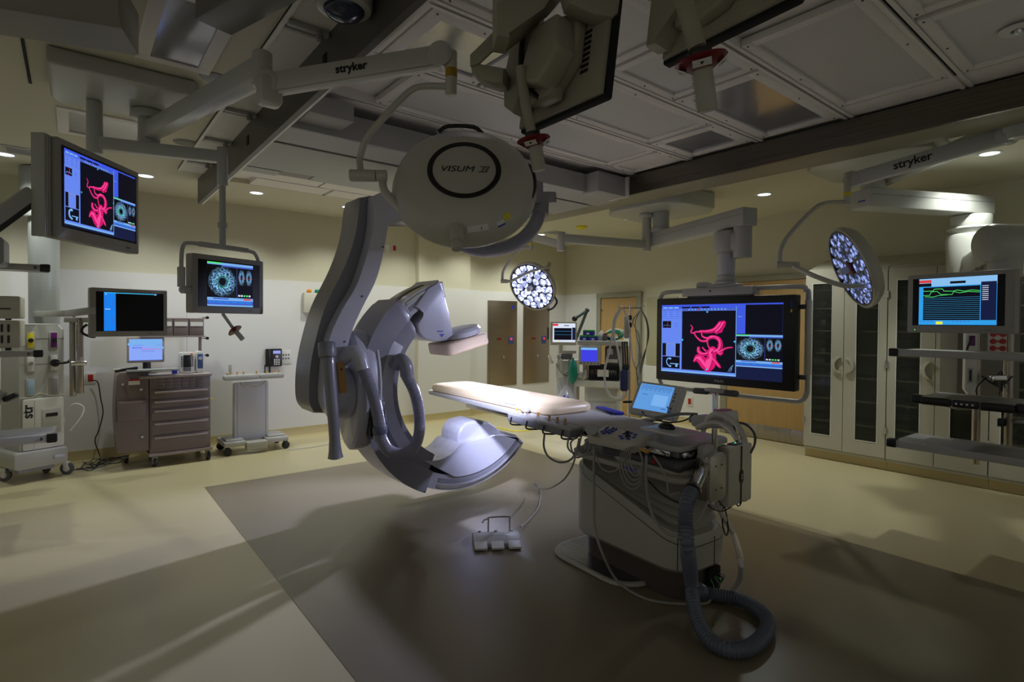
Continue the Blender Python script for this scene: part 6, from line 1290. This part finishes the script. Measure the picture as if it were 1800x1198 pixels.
# ------------------------------------------------------------- doors
d1 = tag(bpy.data.objects.new('door_1', None), 'maple door in a grey green frame in the far corner', None, None, 'structure'); COL.objects.link(d1); d1.location = (XR, 6.45, 0); WM['door_1'] = T(XR, 6.45, 0)
b = B(); b.box(XR-.06, XR, 5.95, 6.04, 0, 2.15, FRAMEG, .005); b.box(XR-.06, XR, 6.86, 6.96, 0, 2.15, FRAMEG, .005); b.box(XR-.062, XR, 5.945, 6.965, 2.07, 2.162, FRAMEG, .005); b.build('frame', d1)
b = B(); b.box(XR-.04, XR-.005, 6.045, 6.855, .01, 2.065, WOOD, .002); b.build('leaf', d1)
b = B(); b.box(XR-.047, XR-.04, 6.2, 6.32, 1.22, 1.42, PAPER); b.build('notice', d1); b = B(); b.cyl((XR-.04, 6.84, 1.85), (XR-.06, 6.84, 1.85), .015, DGREY, n=10); b.build('hinge', d1)
d2 = tag(bpy.data.objects.new('door_2', None), 'wide maple door with a steel kick plate behind the big display', None, None, 'structure'); COL.objects.link(d2); d2.location = (XR, 3.8, 0); WM['door_2'] = T(XR, 3.8, 0)
b = B(); b.box(XR-.06, XR, 4.36, 4.46, 0, 2.28, FRAMEG, .005); b.box(XR-.062, XR, 3.02, 4.465, 2.22, 2.302, FRAMEG, .005); b.build('frame', d2)
b = B(); b.box(XR-.05, XR-.005, 3.03, 4.355, .01, 2.215, WOOD, .002); b.build('leaf', d2); b = B(); b.box(XR-.053, XR-.05, 3.05, 4.34, .015, .20, STEEL, .001); b.build('kick_plate', d2)
q = onX(1213, 705, XR-.012); b = B(); b.box(XR-.02, XR-.012, q.y-.055, q.y+.055, q.z-.08, q.z+.08, WHITE, .003); b.box(XR-.024, XR-.02, q.y-.025, q.y+.03, q.z-.045, q.z+.045, REDB, .002); b.build('wall_outlet', label='white outlet with red socket low on the right wall behind the table', cat='outlet')
q = onX(1145, 575, XR); b = B(); b.box(XR-.02, XR-.001, 5.25, 5.85, .92, 2.05, mat('sage_board', (.46, .44, .30), .6), .003); b.build('wall_board', label='cream board on the wall right of the far door', cat='board')
# ------------------------------------------------------------- almond cabinets with glass doors
def cabinet(yhi, ylo, lab):
    t = thing('storage_cabinet', (7.3, (yhi+ylo)/2, 0), lab, 'cabinet', 'almond cabinets with glass doors'); X0 = 7.02
    b = B(); w = .03
    b.box(X0, XR-.005, ylo+.003, ylo+w, .13, 2.24, CABW); b.box(X0, XR-.005, yhi-w, yhi-.003, .13, 2.24, CABW); b.box(X0, XR-.005, ylo+w, yhi-w, .13, .17, CABW); b.box(X0, XR-.005, ylo+w, yhi-w, 2.19, 2.24, CABW); b.box(XR-.03, XR-.005, ylo+w, yhi-w, .17, 2.19, CABW)
    b.prism([(-XR+.005, 2.241), (-X0+.0, 2.241), (-X0, 2.26), (-XR+.005, 2.44)], ylo, yhi, CABW, FR((0, 0, 0), (-1, 0, 0), ydir=(0, 0, 1)), .003) if False else b.loft([[(X0, y, 2.241), (XR-.006, y, 2.241), (XR-.006, y, 2.44), (X0, y, 2.26)] for y in (ylo+.002, yhi-.002)], CABW)
    b.build('carcass', t)
    for k, z in enumerate((.45, .72, .99, 1.26, 1.53, 1.80, 2.02)):
        b = B(); b.box(X0+.03, XR-.03, ylo+w, yhi-w, z, z+.015, CABW); b.build('shelf', t)
    b = B()
    for k in range(16): b.box(X0+.10, XR-.1, yhi-w-.16, yhi-w-.02, .22+.115*k, .22+.115*k+.07, DGREY if k % 3 else MGREY, .01)
    for k in range(4): b.box(X0+.06, X0+.2, yhi-.40+.06*k, yhi-.345+.06*k, 2.04, 2.14, PAPER)
    o = b.build('supplies', t, label='stacked supply bins'); o['kind'] = 'stuff'
    ym = (yhi+ylo)/2
    for s_ in (1, -1):
        ya, yb_ = (ym+.003, yhi-.004) if s_ > 0 else (ylo+.004, ym-.003)
        ga, gb = ya+.10 if s_ < 0 else ya+.14, yb_-.14 if s_ < 0 else yb_-.10
        ga, gb = (ya+.13, yb_-.085) if s_ > 0 else (ya+.085, yb_-.13)
        b = B(); 
        for (q0, q1, r0, r1) in ((ya, ga, .14, 2.23), (gb, yb_, .14, 2.23), (ga, gb, .14, .30), (ga, gb, 2.10, 2.23)): b.box(X0-.022, X0-.001, q0, q1, r0, r1, CABW)
        d_ = b.build('door', t)
        b = B(); b.box(X0-.016, X0-.011, ga-.004, gb+.004, .296, 2.104, GLS); b.build('glass', d_)
        b = B(); 
        for (q0, q1, r0, r1) in ((ga-.008, ga, .292, 2.108), (gb, gb+.008, .292, 2.108), (ga, gb, .292, .30), (ga, gb, 2.10, 2.108)): b.box(X0-.025, X0-.021, q0, q1, r0, r1, WHITE)
        b.build('glass_trim', d_)
        yh = ya+.05 if s_ > 0 else yb_-.05
        b = B(); b.prism(arcpts(0, 0, .10, -72, 72, 10)+arcpts(-.035, 0, .098, 66, -66, 10), .0, .03, CABW, FR((X0-.022, yh+(.03 if s_ > 0 else -.03)*-1, 1.14), (0, s_, 0), zdir=(-1, 0, 0)), .003); b.build('handle', d_)
        ye = yb_ if s_ > 0 else ya
        for z in (.45, 1.18, 1.95): b = B(); b.cyl((X0-.028, ye, z-.04), (X0-.028, ye, z+.04), .009, CHROME, n=10); b.build('hinge', d_)
    b = B(); b.box(X0-.0, XR-.01, ylo, yhi, .10, .128, CABW, .003); b.box(X0+.03, XR-.01, ylo, yhi, 0, .10, COVE); b.build('plinth', t, label='tan plinth')
    return t
GLS = mat('smoked_door_glass', (.10, .105, .095), .05, 0)
nt_ = GLS.node_tree; bs_ = nt_.nodes['Principled BSDF']; tr_ = nt_.nodes.new('ShaderNodeBsdfTransparent'); mx_ = nt_.nodes.new('ShaderNodeMixShader'); tr_.inputs[0].default_value = (.72, .72, .66, 1); mx_.inputs[0].default_value = .22
nt_.links.new(tr_.outputs[0], mx_.inputs[1]); nt_.links.new(bs_.outputs[0], mx_.inputs[2]); nt_.links.new(mx_.outputs[0], nt_.nodes['Material Output'].inputs[0])
c0 = cabinet(3.02, 2.15, 'almond cabinet with two glass doors nearest the maple door')
dup(c0, (7.3, 2.585-.872, 0), 0, 'almond cabinet with two glass doors behind the vital signs monitor')
dup(c0, (7.3, 2.585-1.744, 0), 0, 'almond cabinet with two glass doors cut by the right picture edge')
b = B(); b.box(XR-.5, XR-.005, -1.0, .34, 0, 2.24, CABW, .003); b.build('tall_cabinet', label='plain almond cabinet beyond the right edge', cat='cabinet')
# ------------------------------------------------------------- right service boom
RB = at(1742, 600, 4.75); 
rb = thing('service_boom', (RB.x, RB.y, .7), 'right ceiling boom with three grey shelves on steel rods before the cabinets', 'equipment boom')
pl_, pr_ = at(1531, 345, 5.05), at(1708, 360, 5.3); zA = 2.76; u_ = V((pr_.x-pl_.x, pr_.y-pl_.y, 0)).normalized()
b = B(); aA = V((pl_.x, pl_.y, zA)); bA = V((pr_.x, pr_.y, zA)); b.bar(aA-u_*.12, bA+u_*.14, .22, .17, ARMC, .01); ba = b.build('boom_arm', rb)
b = B(); b.bar(aA-u_*.10+V((0, 0, .025)), bA+u_*.12+V((0, 0, .025)), .224, .005, MGREY); b.build('groove', ba)
b = B(); q = aA-u_*.1205; Mq = FR(q, V((0, 0, 1)).cross(u_)*-1, ydir=(0, 0, 1)); b.box(-.02, .06, -.03, -.018, 0, .001, BLUE, 0, Mq); b.box(-.05, -.03, -.04, -.02, 0, .001, YEL, 0, Mq); b.build('sticker', ba)
b = B(); b.cyl(aA+u_*.02+V((0, 0, .085)), aA+u_*.02+V((0, 0, .235)), .10, ARMC, n=30, bev=.006); b.build('ceiling_post', rb)
J1 = bA; b = B(); b.cyl(J1-V((0, 0, .09)), J1-V((0, 0, .20)), .16, ARMC, n=32, bev=.012); b.cyl(J1-V((0, 0, .20)), J1-V((0, 0, .30)), .19, ARMC, .15, 32, .02)
zj = J1.z-.48; jc = V((J1.x, J1.y, zj)); b.cyl(jc+V((0, 0, .22)), jc-V((0, 0, .40)), .20, ARMC, .17, 36, .05); b.build('joint_drum', rb)
J2 = at(1768, 435, 4.0); b = B(); b.bar(V((J1.x, J1.y, J2.z+.0)), J2, .17, .19, ARMC, .03)
b.cyl(at(1768, 428, 4.0)+rt0*-.16, at(1768, 428, 4.0)+rt0*.16, .14, ARMC, n=32, bev=.04); b.cyl(J2-V((0, 0, .02)), V((J2.x, J2.y, VM[2][3]+.405)), .10, ARMC, n=28, bev=.008); b.build('monitor_arm', rb)
LB = FR(V((J1.x+.0, J1.y, 0)), rt0*.8+fw0*-.25, ydir=(0, 0, 1))
SZ = (1.385, 1.07, .735)
sp = [(1572, 618, 4.25), (1612, 700, 4.05), (1568, 777, 4.15)]
for i_, ((x, y, d), lab) in enumerate(zip(sp, ('top', 'middle', 'lowest'))):
    e = at(x, y, d); u2 = (rt0*.6-fw0*.8).normalized(); v2 = V((-u2.y, u2.x, 0))
    if v2.dot(fw0) < 0: v2 = -v2
    Ms = FR(e, u2, ydir=v2); W_ = .80 if i_ != 1 else .58; D_ = (.45, .50, .50)[i_]
    b = B(Ms); b.box(0, W_, 0, D_, -.02, .015, MGREY if i_ else LGREY, .004); b.box(0, W_, -.012, .0, -.03, .022, LGREY, .004); sh_ = b.build('shelf', rb, label=lab+' grey boom shelf')
    for xx in (0, W_):
        b = B(Ms); b.box(xx-.035, xx+.03, -.02, .045, -.035, .028, BLACK, .01); b.build('corner_cap', sh_)
    if i_ == 1:
        for a_, c_ in ((.03, .21), (.37, .55)): b = B(Ms); b.box(a_, c_, -.045, -.015, -.035, .022, BLACK, .012); b.build('handle', sh_)
        b = B(Ms); b.box(.22, .36, -.04, -.012, -.032, .02, BLACK, .004)
        for k in range(4): b.box(.235+.03*k, .247+.03*k, -.042, -.04, -.012, .0, PAPER)
        b.build('control_strip', sh_)
def pole(px, y0, y1, d, r, m, nm='steel_rod'):
    p, q = at(px, y0, d), at(px, y1, d); b = B(); b.cyl((p.x, p.y, p.z), (p.x, p.y, q.z), r, m, n=18, bev=.002); return b.build(nm, rb)
pole(1714, 815, 470, 4.42, .028, STEEL); pole(1771, 810, 470, 4.3, .026, STEEL); pole(1768, 700, 470, 4.4, .02, CREAM)
b = B(); q = at(1735, 560, 4.75); b.box(-.22, .26, 0, .28, .87, 2.05, mat('boom_column_dark', (.16, .155, .14), .45), .02, FR(V((q.x, q.y, 0)), rt0-fw0*.2, ydir=fw0+rt0*.2)); b.build('service_column', rb)
q = at(1754, 600, 4.3); Mo = FR(V((q.x, q.y, 0)), rt0-fw0*.3, ydir=(0, 0, 1)); z0_ = at(1754, 612, 4.3).z
b = B(Mo); b.box(-.06, .07, z0_-.06, z0_+.30, -.02, 0, PAPER, .004)
so = b.build('socket_strip', rb)
for k in range(4):
    b = B(Mo)
    for s_ in (-.032, .032): b.cyl((s_, z0_+.0+.055*k, 0), (s_, z0_+.0+.055*k, .008), .021, REDB, n=18, bev=.002)
    b.box(-.03, .03, z0_-.006+.055*k, z0_+.006+.055*k, 0, .006, REDB); b.build('red_socket', so)
q = at(1705, 640, 4.35); Mo = FR(V((q.x, q.y, 0)), rt0-fw0*.3, ydir=(0, 0, 1)); z_t, z_b = at(1700, 585, 4.35).z, at(1700, 695, 4.35).z
b = B(Mo); b.prism([(-.03, z_b+.05), (.0, z_b), (.05, z_b), (.05, z_t), (-.03, z_t)], -.05, 0, WHITE, None, .006); bp_ = b.build('outlet_panel', rb)
b = B(Mo); b.box(-.015, .02, z_b+.10, z_b+.22, 0, .004, LGREY, .002); b.box(-.005, .01, z_b+.115, z_b+.205, .004, .006, BLACK); b.build('slot', bp_); b = B(Mo); b.box(-.01, .03, z_t-.10, z_t-.02, 0, .004, mat('violet_outlet', (0, 0, 0))); b.build('violet_outlet', bp_)
b = B(Mo); b.tube([(.01, z_t-.03, .02), (-.02, z_t-.08, .03), (-.04, z_t-.16, .03), (-.03, z_t-.2, .01)], .007, BLACK, 8, 4); b.build('cable', rb)
q = at(1748, 672, 4.25); b = B(); b.box(-.05, .06, -.02, .02, -.02, .05, CHROME, .01, FR(q+V((0, 0, .04)), rt0, ydir=(0, 0, 1)))
for k in range(6): b.tube([q+rt0*(-.10+.03*k)+V((0, 0, .05-.02*k)), q+rt0*(-.02)-fw0*.03+V((0, 0, .01*k-.02)), q+rt0*(.06)+V((0, 0, -.02+.02*k)), q+rt0*(.14-.02*k)+V((0, 0, .05-.03*k))], .005, BLACK, 6, 4)
b.tube([q+rt0*-.06+V((0, 0, .04)), q+rt0*-.13+V((0, 0, -.03)), q+rt0*-.13+V((0, 0, -.1)), q+rt0*-.05+V((0, 0, -.15))], .005, BLACK, 6, 4)
b.build('instrument_bundle', label='chrome instrument tied with black cables above the middle right shelf', cat='instrument')
b = B(); q0, q1 = at(1775, 740, 4.3), at(1800+40, 745, 4.1); b.bar(q0, q1, .03, .02, MGREY, .003); b.box(-.03, .03, -.02, .02, -.03, .03, BLACK, .005, T(*at(1760, 742, 4.3))); b.build('rail', rb)
# ------------------------------------------------------------- anaesthesia station by the far door
AX, AY = 6.25, 5.45
an = thing('anaesthesia_machine', at(1035, 640, 8.0)-V((0, 0, at(1035, 640, 8.0).z)), 'cream anaesthesia machine with a blue screen before the far maple door', 'anaesthesia machine')
def A8(x, y, d=8.0): return at(x, y, d)
MA = FR(V((A8(1018, 640).x, A8(1018, 640).y, 0)), rt0*.97-fw0*.25, ydir=(0, 0, 1))
def ax_(px): return (px-1018)/966*8.0*1.0
def az_(py): return A8(1018, py).z
b = B(MA); b.box(ax_(1028), ax_(1090), .10, az_(672), -.5, 0, CREAM, .02); bod = b.build('base_cabinet', an)
for y0, y1 in ((682, 703), (705, 718), (720, 740)): b = B(MA); b.box(ax_(1034), ax_(1084), az_(y1), az_(y0), 0, .012, LGREY, .006); b.build('drawer', bod)
b = B(MA); b.box(ax_(1013), ax_(1092), az_(678), az_(667), -.45, .08, WHITE, .012); b.build('worktop', an)
b = B(MA); b.box(ax_(1015), ax_(1096), az_(606), az_(598), -.45, .04, LGREY, .01); b.box(ax_(1023), ax_(1030), az_(667), az_(606), -.4, -.1, CREAM); b.box(ax_(1088), ax_(1095), az_(667), az_(606), -.4, -.1, CREAM); b.build('upper_shelf', an)
b = B(MA); b.box(ax_(1062), ax_(1088), az_(640), az_(608), -.35, -.05, DGREY, .01); b.box(ax_(1066), ax_(1076), az_(622), az_(612), -.05, -.045, CARMG); b.box(ax_(1066), ax_(1084), az_(636), az_(630), -.05, -.04, PAPER); b.build('ventilator_block', an)
b = B(MA); b.prism(rrect(ax_(1018), az_(640), ax_(1056), az_(607), .02, 3), -.06, .06, LGREY, None, .006); as2 = b.build('screen_housing', an)
b = B(MA); b.box(ax_(1022), ax_(1050), az_(634), az_(610), .06, .062, glow('vent_blue', (.05, .05, .75), 1.0)); b.box(ax_(1022), ax_(1050), az_(614), az_(610), .062, .063, S_PALE); b.build('screen', as2)
b = B(MA)
for k in range(6): b.cyl((ax_(1022)+.05*k, az_(637), .06), (ax_(1022)+.05*k, az_(637), .07), .01, DGREY, n=10)
b.build('buttons', as2)
b = B(MA); b.box(ax_(975), ax_(1013), .12, az_(633), -.4, -.05, WHITE, .02); b.box(ax_(980), ax_(1008), az_(730), az_(665), -.05, -.04, LGREY, .005); b.build('gas_column', an)
for xy in ((985, .1), (1080, .1)): 
    p = MA @ V((ax_(xy[0]), 0, -.05)); caster(an, (p.x, p.y), .06, BLACK, MGREY, 0); p = MA @ V((ax_(xy[0]), 0, -.4)); caster(an, (p.x, p.y), .06, BLACK, MGREY, 0)
b = B(MA); b.tube([(ax_(980), az_(625), .05), (ax_(985), az_(645), .1), (ax_(990), az_(655), .12), (ax_(1000), az_(652), .1)], .012, CABLE, 8, 4); b.tube([(ax_(1000), az_(620), .05), (ax_(1002), az_(640), .08), (ax_(998), az_(660), .08), (ax_(985), az_(650), .08), (ax_(980), az_(640), .06)], .014, MGREY, 8, 5); b.build('breathing_tube', an)
for k in range(5):
    b = B(MA); random.seed(k); x_ = 978+6*k; b.tube([(ax_(x_), az_(640), .06), (ax_(x_+3*random.uniform(-1, 1)), az_(660), .1), (ax_(x_+5*random.uniform(-1, 1)), az_(680), .1), (ax_(x_+9*random.uniform(-1, 1)), az_(700), .07)], .005, [CABLEW, PAPER, CABLE][k % 3], 6, 4); b.build('hanging_tube', an)
b = B(MA); b.cyl((ax_(985), az_(618), .0), (ax_(985), az_(633), .0), .05, CHROME, n=16, bev=.01); b.box(ax_(990), ax_(1006), az_(632), az_(620), -.05, .08, DGREY, .02); b.cyl((ax_(966), az_(624), .03), (ax_(970), az_(640), .03), .03, WHITE, n=14, bev=.01); b.cyl((ax_(966), az_(622), .05), (ax_(966), az_(624), .05), .012, YEL, n=10); b.build('vaporizer', an)
q = MA @ V((ax_(1009), az_(674), .12)); b = B(); b.lathe([(0, 0), (.02, .01), (.05, .07), (.067, .16), (.06, .25), (.03, .33), (.018, .35), (.018, .38), (0, .38)], TEAL, T(*q), 24); b.build('breathing_bag', label='green breathing bag hanging from the anaesthesia machine', cat='breathing bag')
t, M, w_, h_, hs = monitor('patient_monitor', (968, 565), 7.75, (1014, 566), 7.75, .33, 'small patient monitor with dark traces left of the far lamp arm', CREAM, 0, 0, .10, group='monitors with a picture')
S = Scr(M @ T(.03, .045, .001), w_-.05, h_-.065, t); S.rect(0, 0, 1, 1, S_WH, 1); S.rect(0, .02, .24, .14, S_RED, 2); S.rect(.5, .10, .72, .14, S_BLACK, 2); S.rect(.06, .25, .84, .88, S_BLACK, 2); S.rect(.86, .22, 1, .88, S_NAVY, 2); S.rect(.06, .42, .84, .43, S_CY, 3); S.rect(.06, .60, .84, .607, S_CY, 3); S.rect(.25, .90, .33, .97, S_YEL, 2); S.done('dark trace page')
b = B(M); b.cyl((w_*.4, -.12, -.05), (w_*.4, .02, -.05), .03, CREAM, n=14); b.bar((w_*.4, -.1, -.06), (w_*1.0, -.1, -.10), .04, .04, LGREY); b.box(-.05, -.02, .08, .25, -.08, -.02, DGREY, .005); b.build('mount', t)
# arm, boxes, bag and green tubing on the upper shelf
b = B(); P = [A8(1010, 602, 7.9), A8(1022, 572, 7.9), A8(1032, 545, 7.9), A8(1020, 552, 7.85), A8(1010, 560, 7.85)]
b.bar(P[0], P[2], .05, .04, mat('arm_teal_grey', (.13, .20, .20), .4), .008); b.bar(P[2], P[4], .05, .04, MATS['arm_teal_grey'], .008); b.sph(P[2], .035, DGREY); b.sph(P[4], .04, BLACK); b.cyl(P[0]-V((0, 0, .0)), P[0]+V((0, 0, .05)), .03, DGREY, n=12)
b.build('articulated_arm', label='dark jointed holder arm standing up from the anaesthesia shelf', cat='holder arm')
for (x0, x1, y0, y1, lab) in ((1018, 1032, 598, 592, 'left lower'), (1033, 1049, 598, 592, 'right lower'), (1024, 1043, 590, 582, 'top')):
    t = thing('glove_box', MA @ V((ax_((x0+x1)/2), az_(597), -.1)), {'left lower': 'lower left blue and green box under the stack on the anaesthesia shelf', 'right lower': 'lower right blue and green box under the stack on the anaesthesia shelf', 'top': 'topmost blue and green box of the stack on the anaesthesia shelf'}[lab], 'box', 'blue and green glove boxes')
    dz_ = 0 if 'lower' in lab else .078
    b = B(MA); b.box(ax_(x0), ax_(x1), az_(598)+dz_, az_(598)+dz_+.055, -.2, -.02, BLUE, .002); b.build('carton', t); b = B(MA); b.box(ax_(x0), ax_(x1), az_(598)+dz_+.0555, az_(598)+dz_+.075, -.2, -.02, GREEN, .002); b.box(ax_(x0)+.05, ax_(x0)+.09, az_(598)+dz_+.01, az_(598)+dz_+.035, -.0195, -.018, PAPER); b.build('lid', t)
for k in range(4):
    b = B(MA); c_ = (ax_(1074+2*k), az_(590), -.08-.02*k); b.tube([(c_[0]+(.10+.012*k)*math.cos(a*math.pi/5), c_[1]+.06*math.sin(a*math.pi/5)+.012*k, c_[2]+.05*math.sin(a*math.pi/5+k)) for a in range(11)], .012, TEAL if k < 3 else PAPER, 8, 4); b.build('tubing_coil', label='green corrugated tubing coil on the anaesthesia shelf' if k < 3 else 'white tubing coil beside the green tubing on the anaesthesia shelf', cat='tubing', group='green tubing coils on the shelf' if k < 3 else None)
b = B(MA); b.lathe([(0, 0), (.06, 0), (.075, .03), (.05, .09), (.015, .14), (0, .15)], mat('clear_bag', (.55, .55, .55), .2), T(ax_(1055), az_(598), -.1) @ RX(-90), 12, (1, .7)); b.build('plastic_bag', label='crumpled clear plastic bag beside the glove boxes', cat='bag')
b = B(MA); b.box(ax_(1058), ax_(1066), az_(598), az_(588), -.1, .0, DGREY, .01); b.cyl((ax_(1062), az_(585), -.05), (ax_(1062), az_(590), -.05), .03, RED, n=12, bev=.005); b.build('pump_bulb', label='dark red capped device between the bag and the green tubing', cat='device')
# basket of supplies
bk = thing('wire_basket', MA @ V((ax_(1060), az_(667), -.05)), 'dark wire basket of supplies on the anaesthesia worktop', 'basket')
b = B(MA); x0_, x1_, z0_, z1_ = ax_(1036), ax_(1087), az_(666), az_(641)
for k in range(15): xx = x0_+(x1_-x0_)*k/14; b.box(xx-.006, xx+.006, z0_, z1_, .03, .04, BLACK); 
for zz in (z0_, z0_+.09, z1_): b.box(x0_, x1_, zz-.006, zz+.006, .03, .042, BLACK)
for xx in (x0_, x1_): b.box(xx-.005, xx+.005, z0_, z1_, -.25, .04, BLACK)
b.box(x0_, x1_, z0_, z0_+.01, -.25, .04, BLACK); b.box(x0_, x1_, z0_, z1_, -.26, -.25, BLACK); b.build('wire_frame', bk)
b = B(MA); b.box(x0_+.12, x0_+.28, z0_+.05, z0_+.15, .041, .046, PAPER); b.build('tag_card', bk)
for k in range(7):
    random.seed(k+30); b = B(MA); xx = x0_+.04+.052*k; b.box(-.04, .04, -.03, .03, 0, .10+.02*(k % 3), [PAPER, RED, FOAM, WHITE, BLUE, CREAM, PAPER][k], .01, T(xx, z0_+.10, -.16) @ RZ(random.uniform(-30, 30)))
    b.build('supply_packet', label='small packet heaped in the wire basket', cat='packet', group='packets in the wire basket')
b = B(MA); b.sph((ax_(1020), az_(658), .03), .055, mat('clear_bag', (0, 0, 0)), sy=.9); b.sph((ax_(1027), az_(660), .05), .045, mat('clear_bag', (0, 0, 0))); b.cyl((ax_(1030), az_(650), 0), (ax_(1030), az_(664), 0), .03, PAPER, n=14); b.build('face_mask', label='clear face mask lying left of the wire basket', cat='mask')
b = B(MA); b.lathe([(0, 0), (.10, .0), (.14, .12), (.05, .3), (.01, .34), (0, .34)], mat('clear_bag', (0, 0, 0)), T(ax_(998), az_(715), .1) @ RX(-90), 14, (1, .5)); b.box(ax_(994), ax_(997), az_(700), az_(693), .14, .16, BLUE); b.box(ax_(1000), ax_(1003), az_(702), az_(695), .14, .16, BLUE); b.build('supply_bag', label='hanging clear bag with blue print under the green breathing bag', cat='bag')
b = B(); b.bar(onZ(1053, 716, .93), onZ(1091, 727, .93), .07, .025, BLUE, .008); b.bar(onZ(1075, 722, .91), onZ(1075, 722, .91)+V((-.08, 0, -.02)), .03, .01, MGREY); b.build('arm_board', label='blue padded arm board beyond the mattress end', cat='arm board')
# ------------------------------------------------------------- drip stand
IVD = 7.1; ip = at(1107, 600, IVD); iv = thing('drip_stand', (ip.x, ip.y, 0), 'chrome drip stand with looped leads between the far door and the big display', 'drip stand')
ztp = at(1107, 537, IVD).z
b = B(); b.cyl((ip.x, ip.y, .10), (ip.x, ip.y, ztp), .013, CHROME, n=14); b.cyl((ip.x, ip.y, .10), (ip.x, ip.y, 1.0), .018, CHROME, n=14); b.build('pole', iv)
b = B(); b.bar(at(1088, 541, IVD), at(1128, 541, IVD), .012, .012, CHROME)
for x in (1088, 1097, 1118, 1128): p = at(x, 541, IVD); b.tube([p, p+V((0, 0, .03)), p+rt0*.02+V((0, 0, .04)), p+rt0*.04+V((0, 0, .02))], .005, CHROME, 6, 3)
b.build('hook_bar', iv)
for y in (558, 571): b = B(); p = at(1107, y, IVD); b.cyl(p-V((0, 0, .03)), p+V((0, 0, .03)), .028, BLACK, n=14, bev=.006); b.build('clamp', iv)
b = B(); p = at(1101, 706, IVD); b.bar(at(1095, 706, IVD), at(1112, 706, IVD), .03, .03, BLACK, .006); b.build('clamp', iv)
for k in range(5):
    a = 2*math.pi*k/5; leg = B(); leg.bar((ip.x, ip.y, .11), (ip.x+.30*math.cos(a), ip.y+.30*math.sin(a), .075), .03, .025, LGREY, .005); lo = leg.build('leg', iv); caster(iv, (ip.x+.29*math.cos(a), ip.y+.29*math.sin(a)), .03, BLACK, MGREY, 40*k)
b = B(); p = at(1097, 668, IVD-.05); b.prism(rrect(-.05, -.14, .05, .13, .03, 4), -.03, .03, NAVY, FR(p, rt0, ydir=(0, 0, 1)), .015); b.prism(rrect(-.02, -.12, .06, .20, .03, 4), -.05, -.03, NAVY, FR(p, rt0, ydir=(0, 0, 1)), .01); b.tube([p+rt0*.03+V((0, 0, -.14)), p+rt0*.02+V((0, 0, -.2)), p+V((-.05, 0, -.25)), p+rt0*-.12+V((0, 0, -.26))], .008, CABLE, 8, 4); b.build('pressure_cuff', label='navy blood pressure cuff hanging on the drip stand', cat='cuff')
b = B(); p = at(1101, 577, IVD-.03); b.prism(rrect(-.03, -.13, .035, .16, .02, 4), -.015, .015, LGREY, FR(p, rt0, ydir=(0, 0, 1)), .01); b.build('lead_holder', label='grey lead holder high on the drip stand', cat='holder')
for k, x in enumerate((1094, 1098, 1102)): lead('lead_wire', [at(x, 600, IVD-.06), at(x+1, 625, IVD-.07), at(x+2, 650, IVD-.07)], .012, BLACK, 'thick black lead hanging above the navy cuff', group='black leads on the drip stand')
lead('lead_wire', [at(1090, 542, IVD-.04), at(1080, 560, IVD-.06), at(1076, 590, IVD-.08), at(1070, 620, IVD-.1), at(1063, 650, IVD-.12), at(1065, 680, IVD-.12), at(1075, 697, IVD-.12), at(1090, 699, IVD-.1), at(1098, 690, IVD-.08)], .014, CARMG, 'lilac tube in a long low loop left of the drip stand', 'tube')
lead('lead_wire', [at(1092, 543, IVD-.02), at(1082, 562, IVD-.05), at(1079, 590, IVD-.06), at(1085, 610, IVD-.06), at(1092, 650, IVD-.06)], .014, CARMG, 'grey tube from the hook bar into the navy cuff', 'tube')
lead('lead_wire', [at(1096, 543, IVD-.02), at(1103, 560, IVD-.04), at(1108, 590, IVD-.05), at(1112, 630, IVD-.05), at(1122, 660, IVD-.05), at(1125, 680, IVD-.05)], .010, CARMG, 'pale lead crossing down in front of the drip stand pole')
random.seed(5)
for k in range(5):
    a, c_ = random.uniform(-3, 3), random.uniform(0, 8); lead('lead_wire', [at(1127, 543, IVD-.02*k), at(1114-a, 565, IVD-.02*k), at(1122+a, 590, IVD-.02*k), at(1130-c_, 625, IVD-.02*k), at(1122+a, 650, IVD-.02*k), at(1120+c_/2, 680, IVD-.02*k)], .005, DGREY if k % 2 else CABLE, 'thin dark lead hanging right of the drip stand', group='thin leads on the drip stand')
for k in range(3): lead('lead_wire', [at(1127, 543, IVD-.02*k), at(1136+k, 565, IVD), at(1138+k, 595, IVD), at(1130-k*2, 640, IVD), at(1120, 670, IVD)], .005, DGREY, 'thin dark lead bowing widest right of the drip stand', group='wide loops of the drip stand')
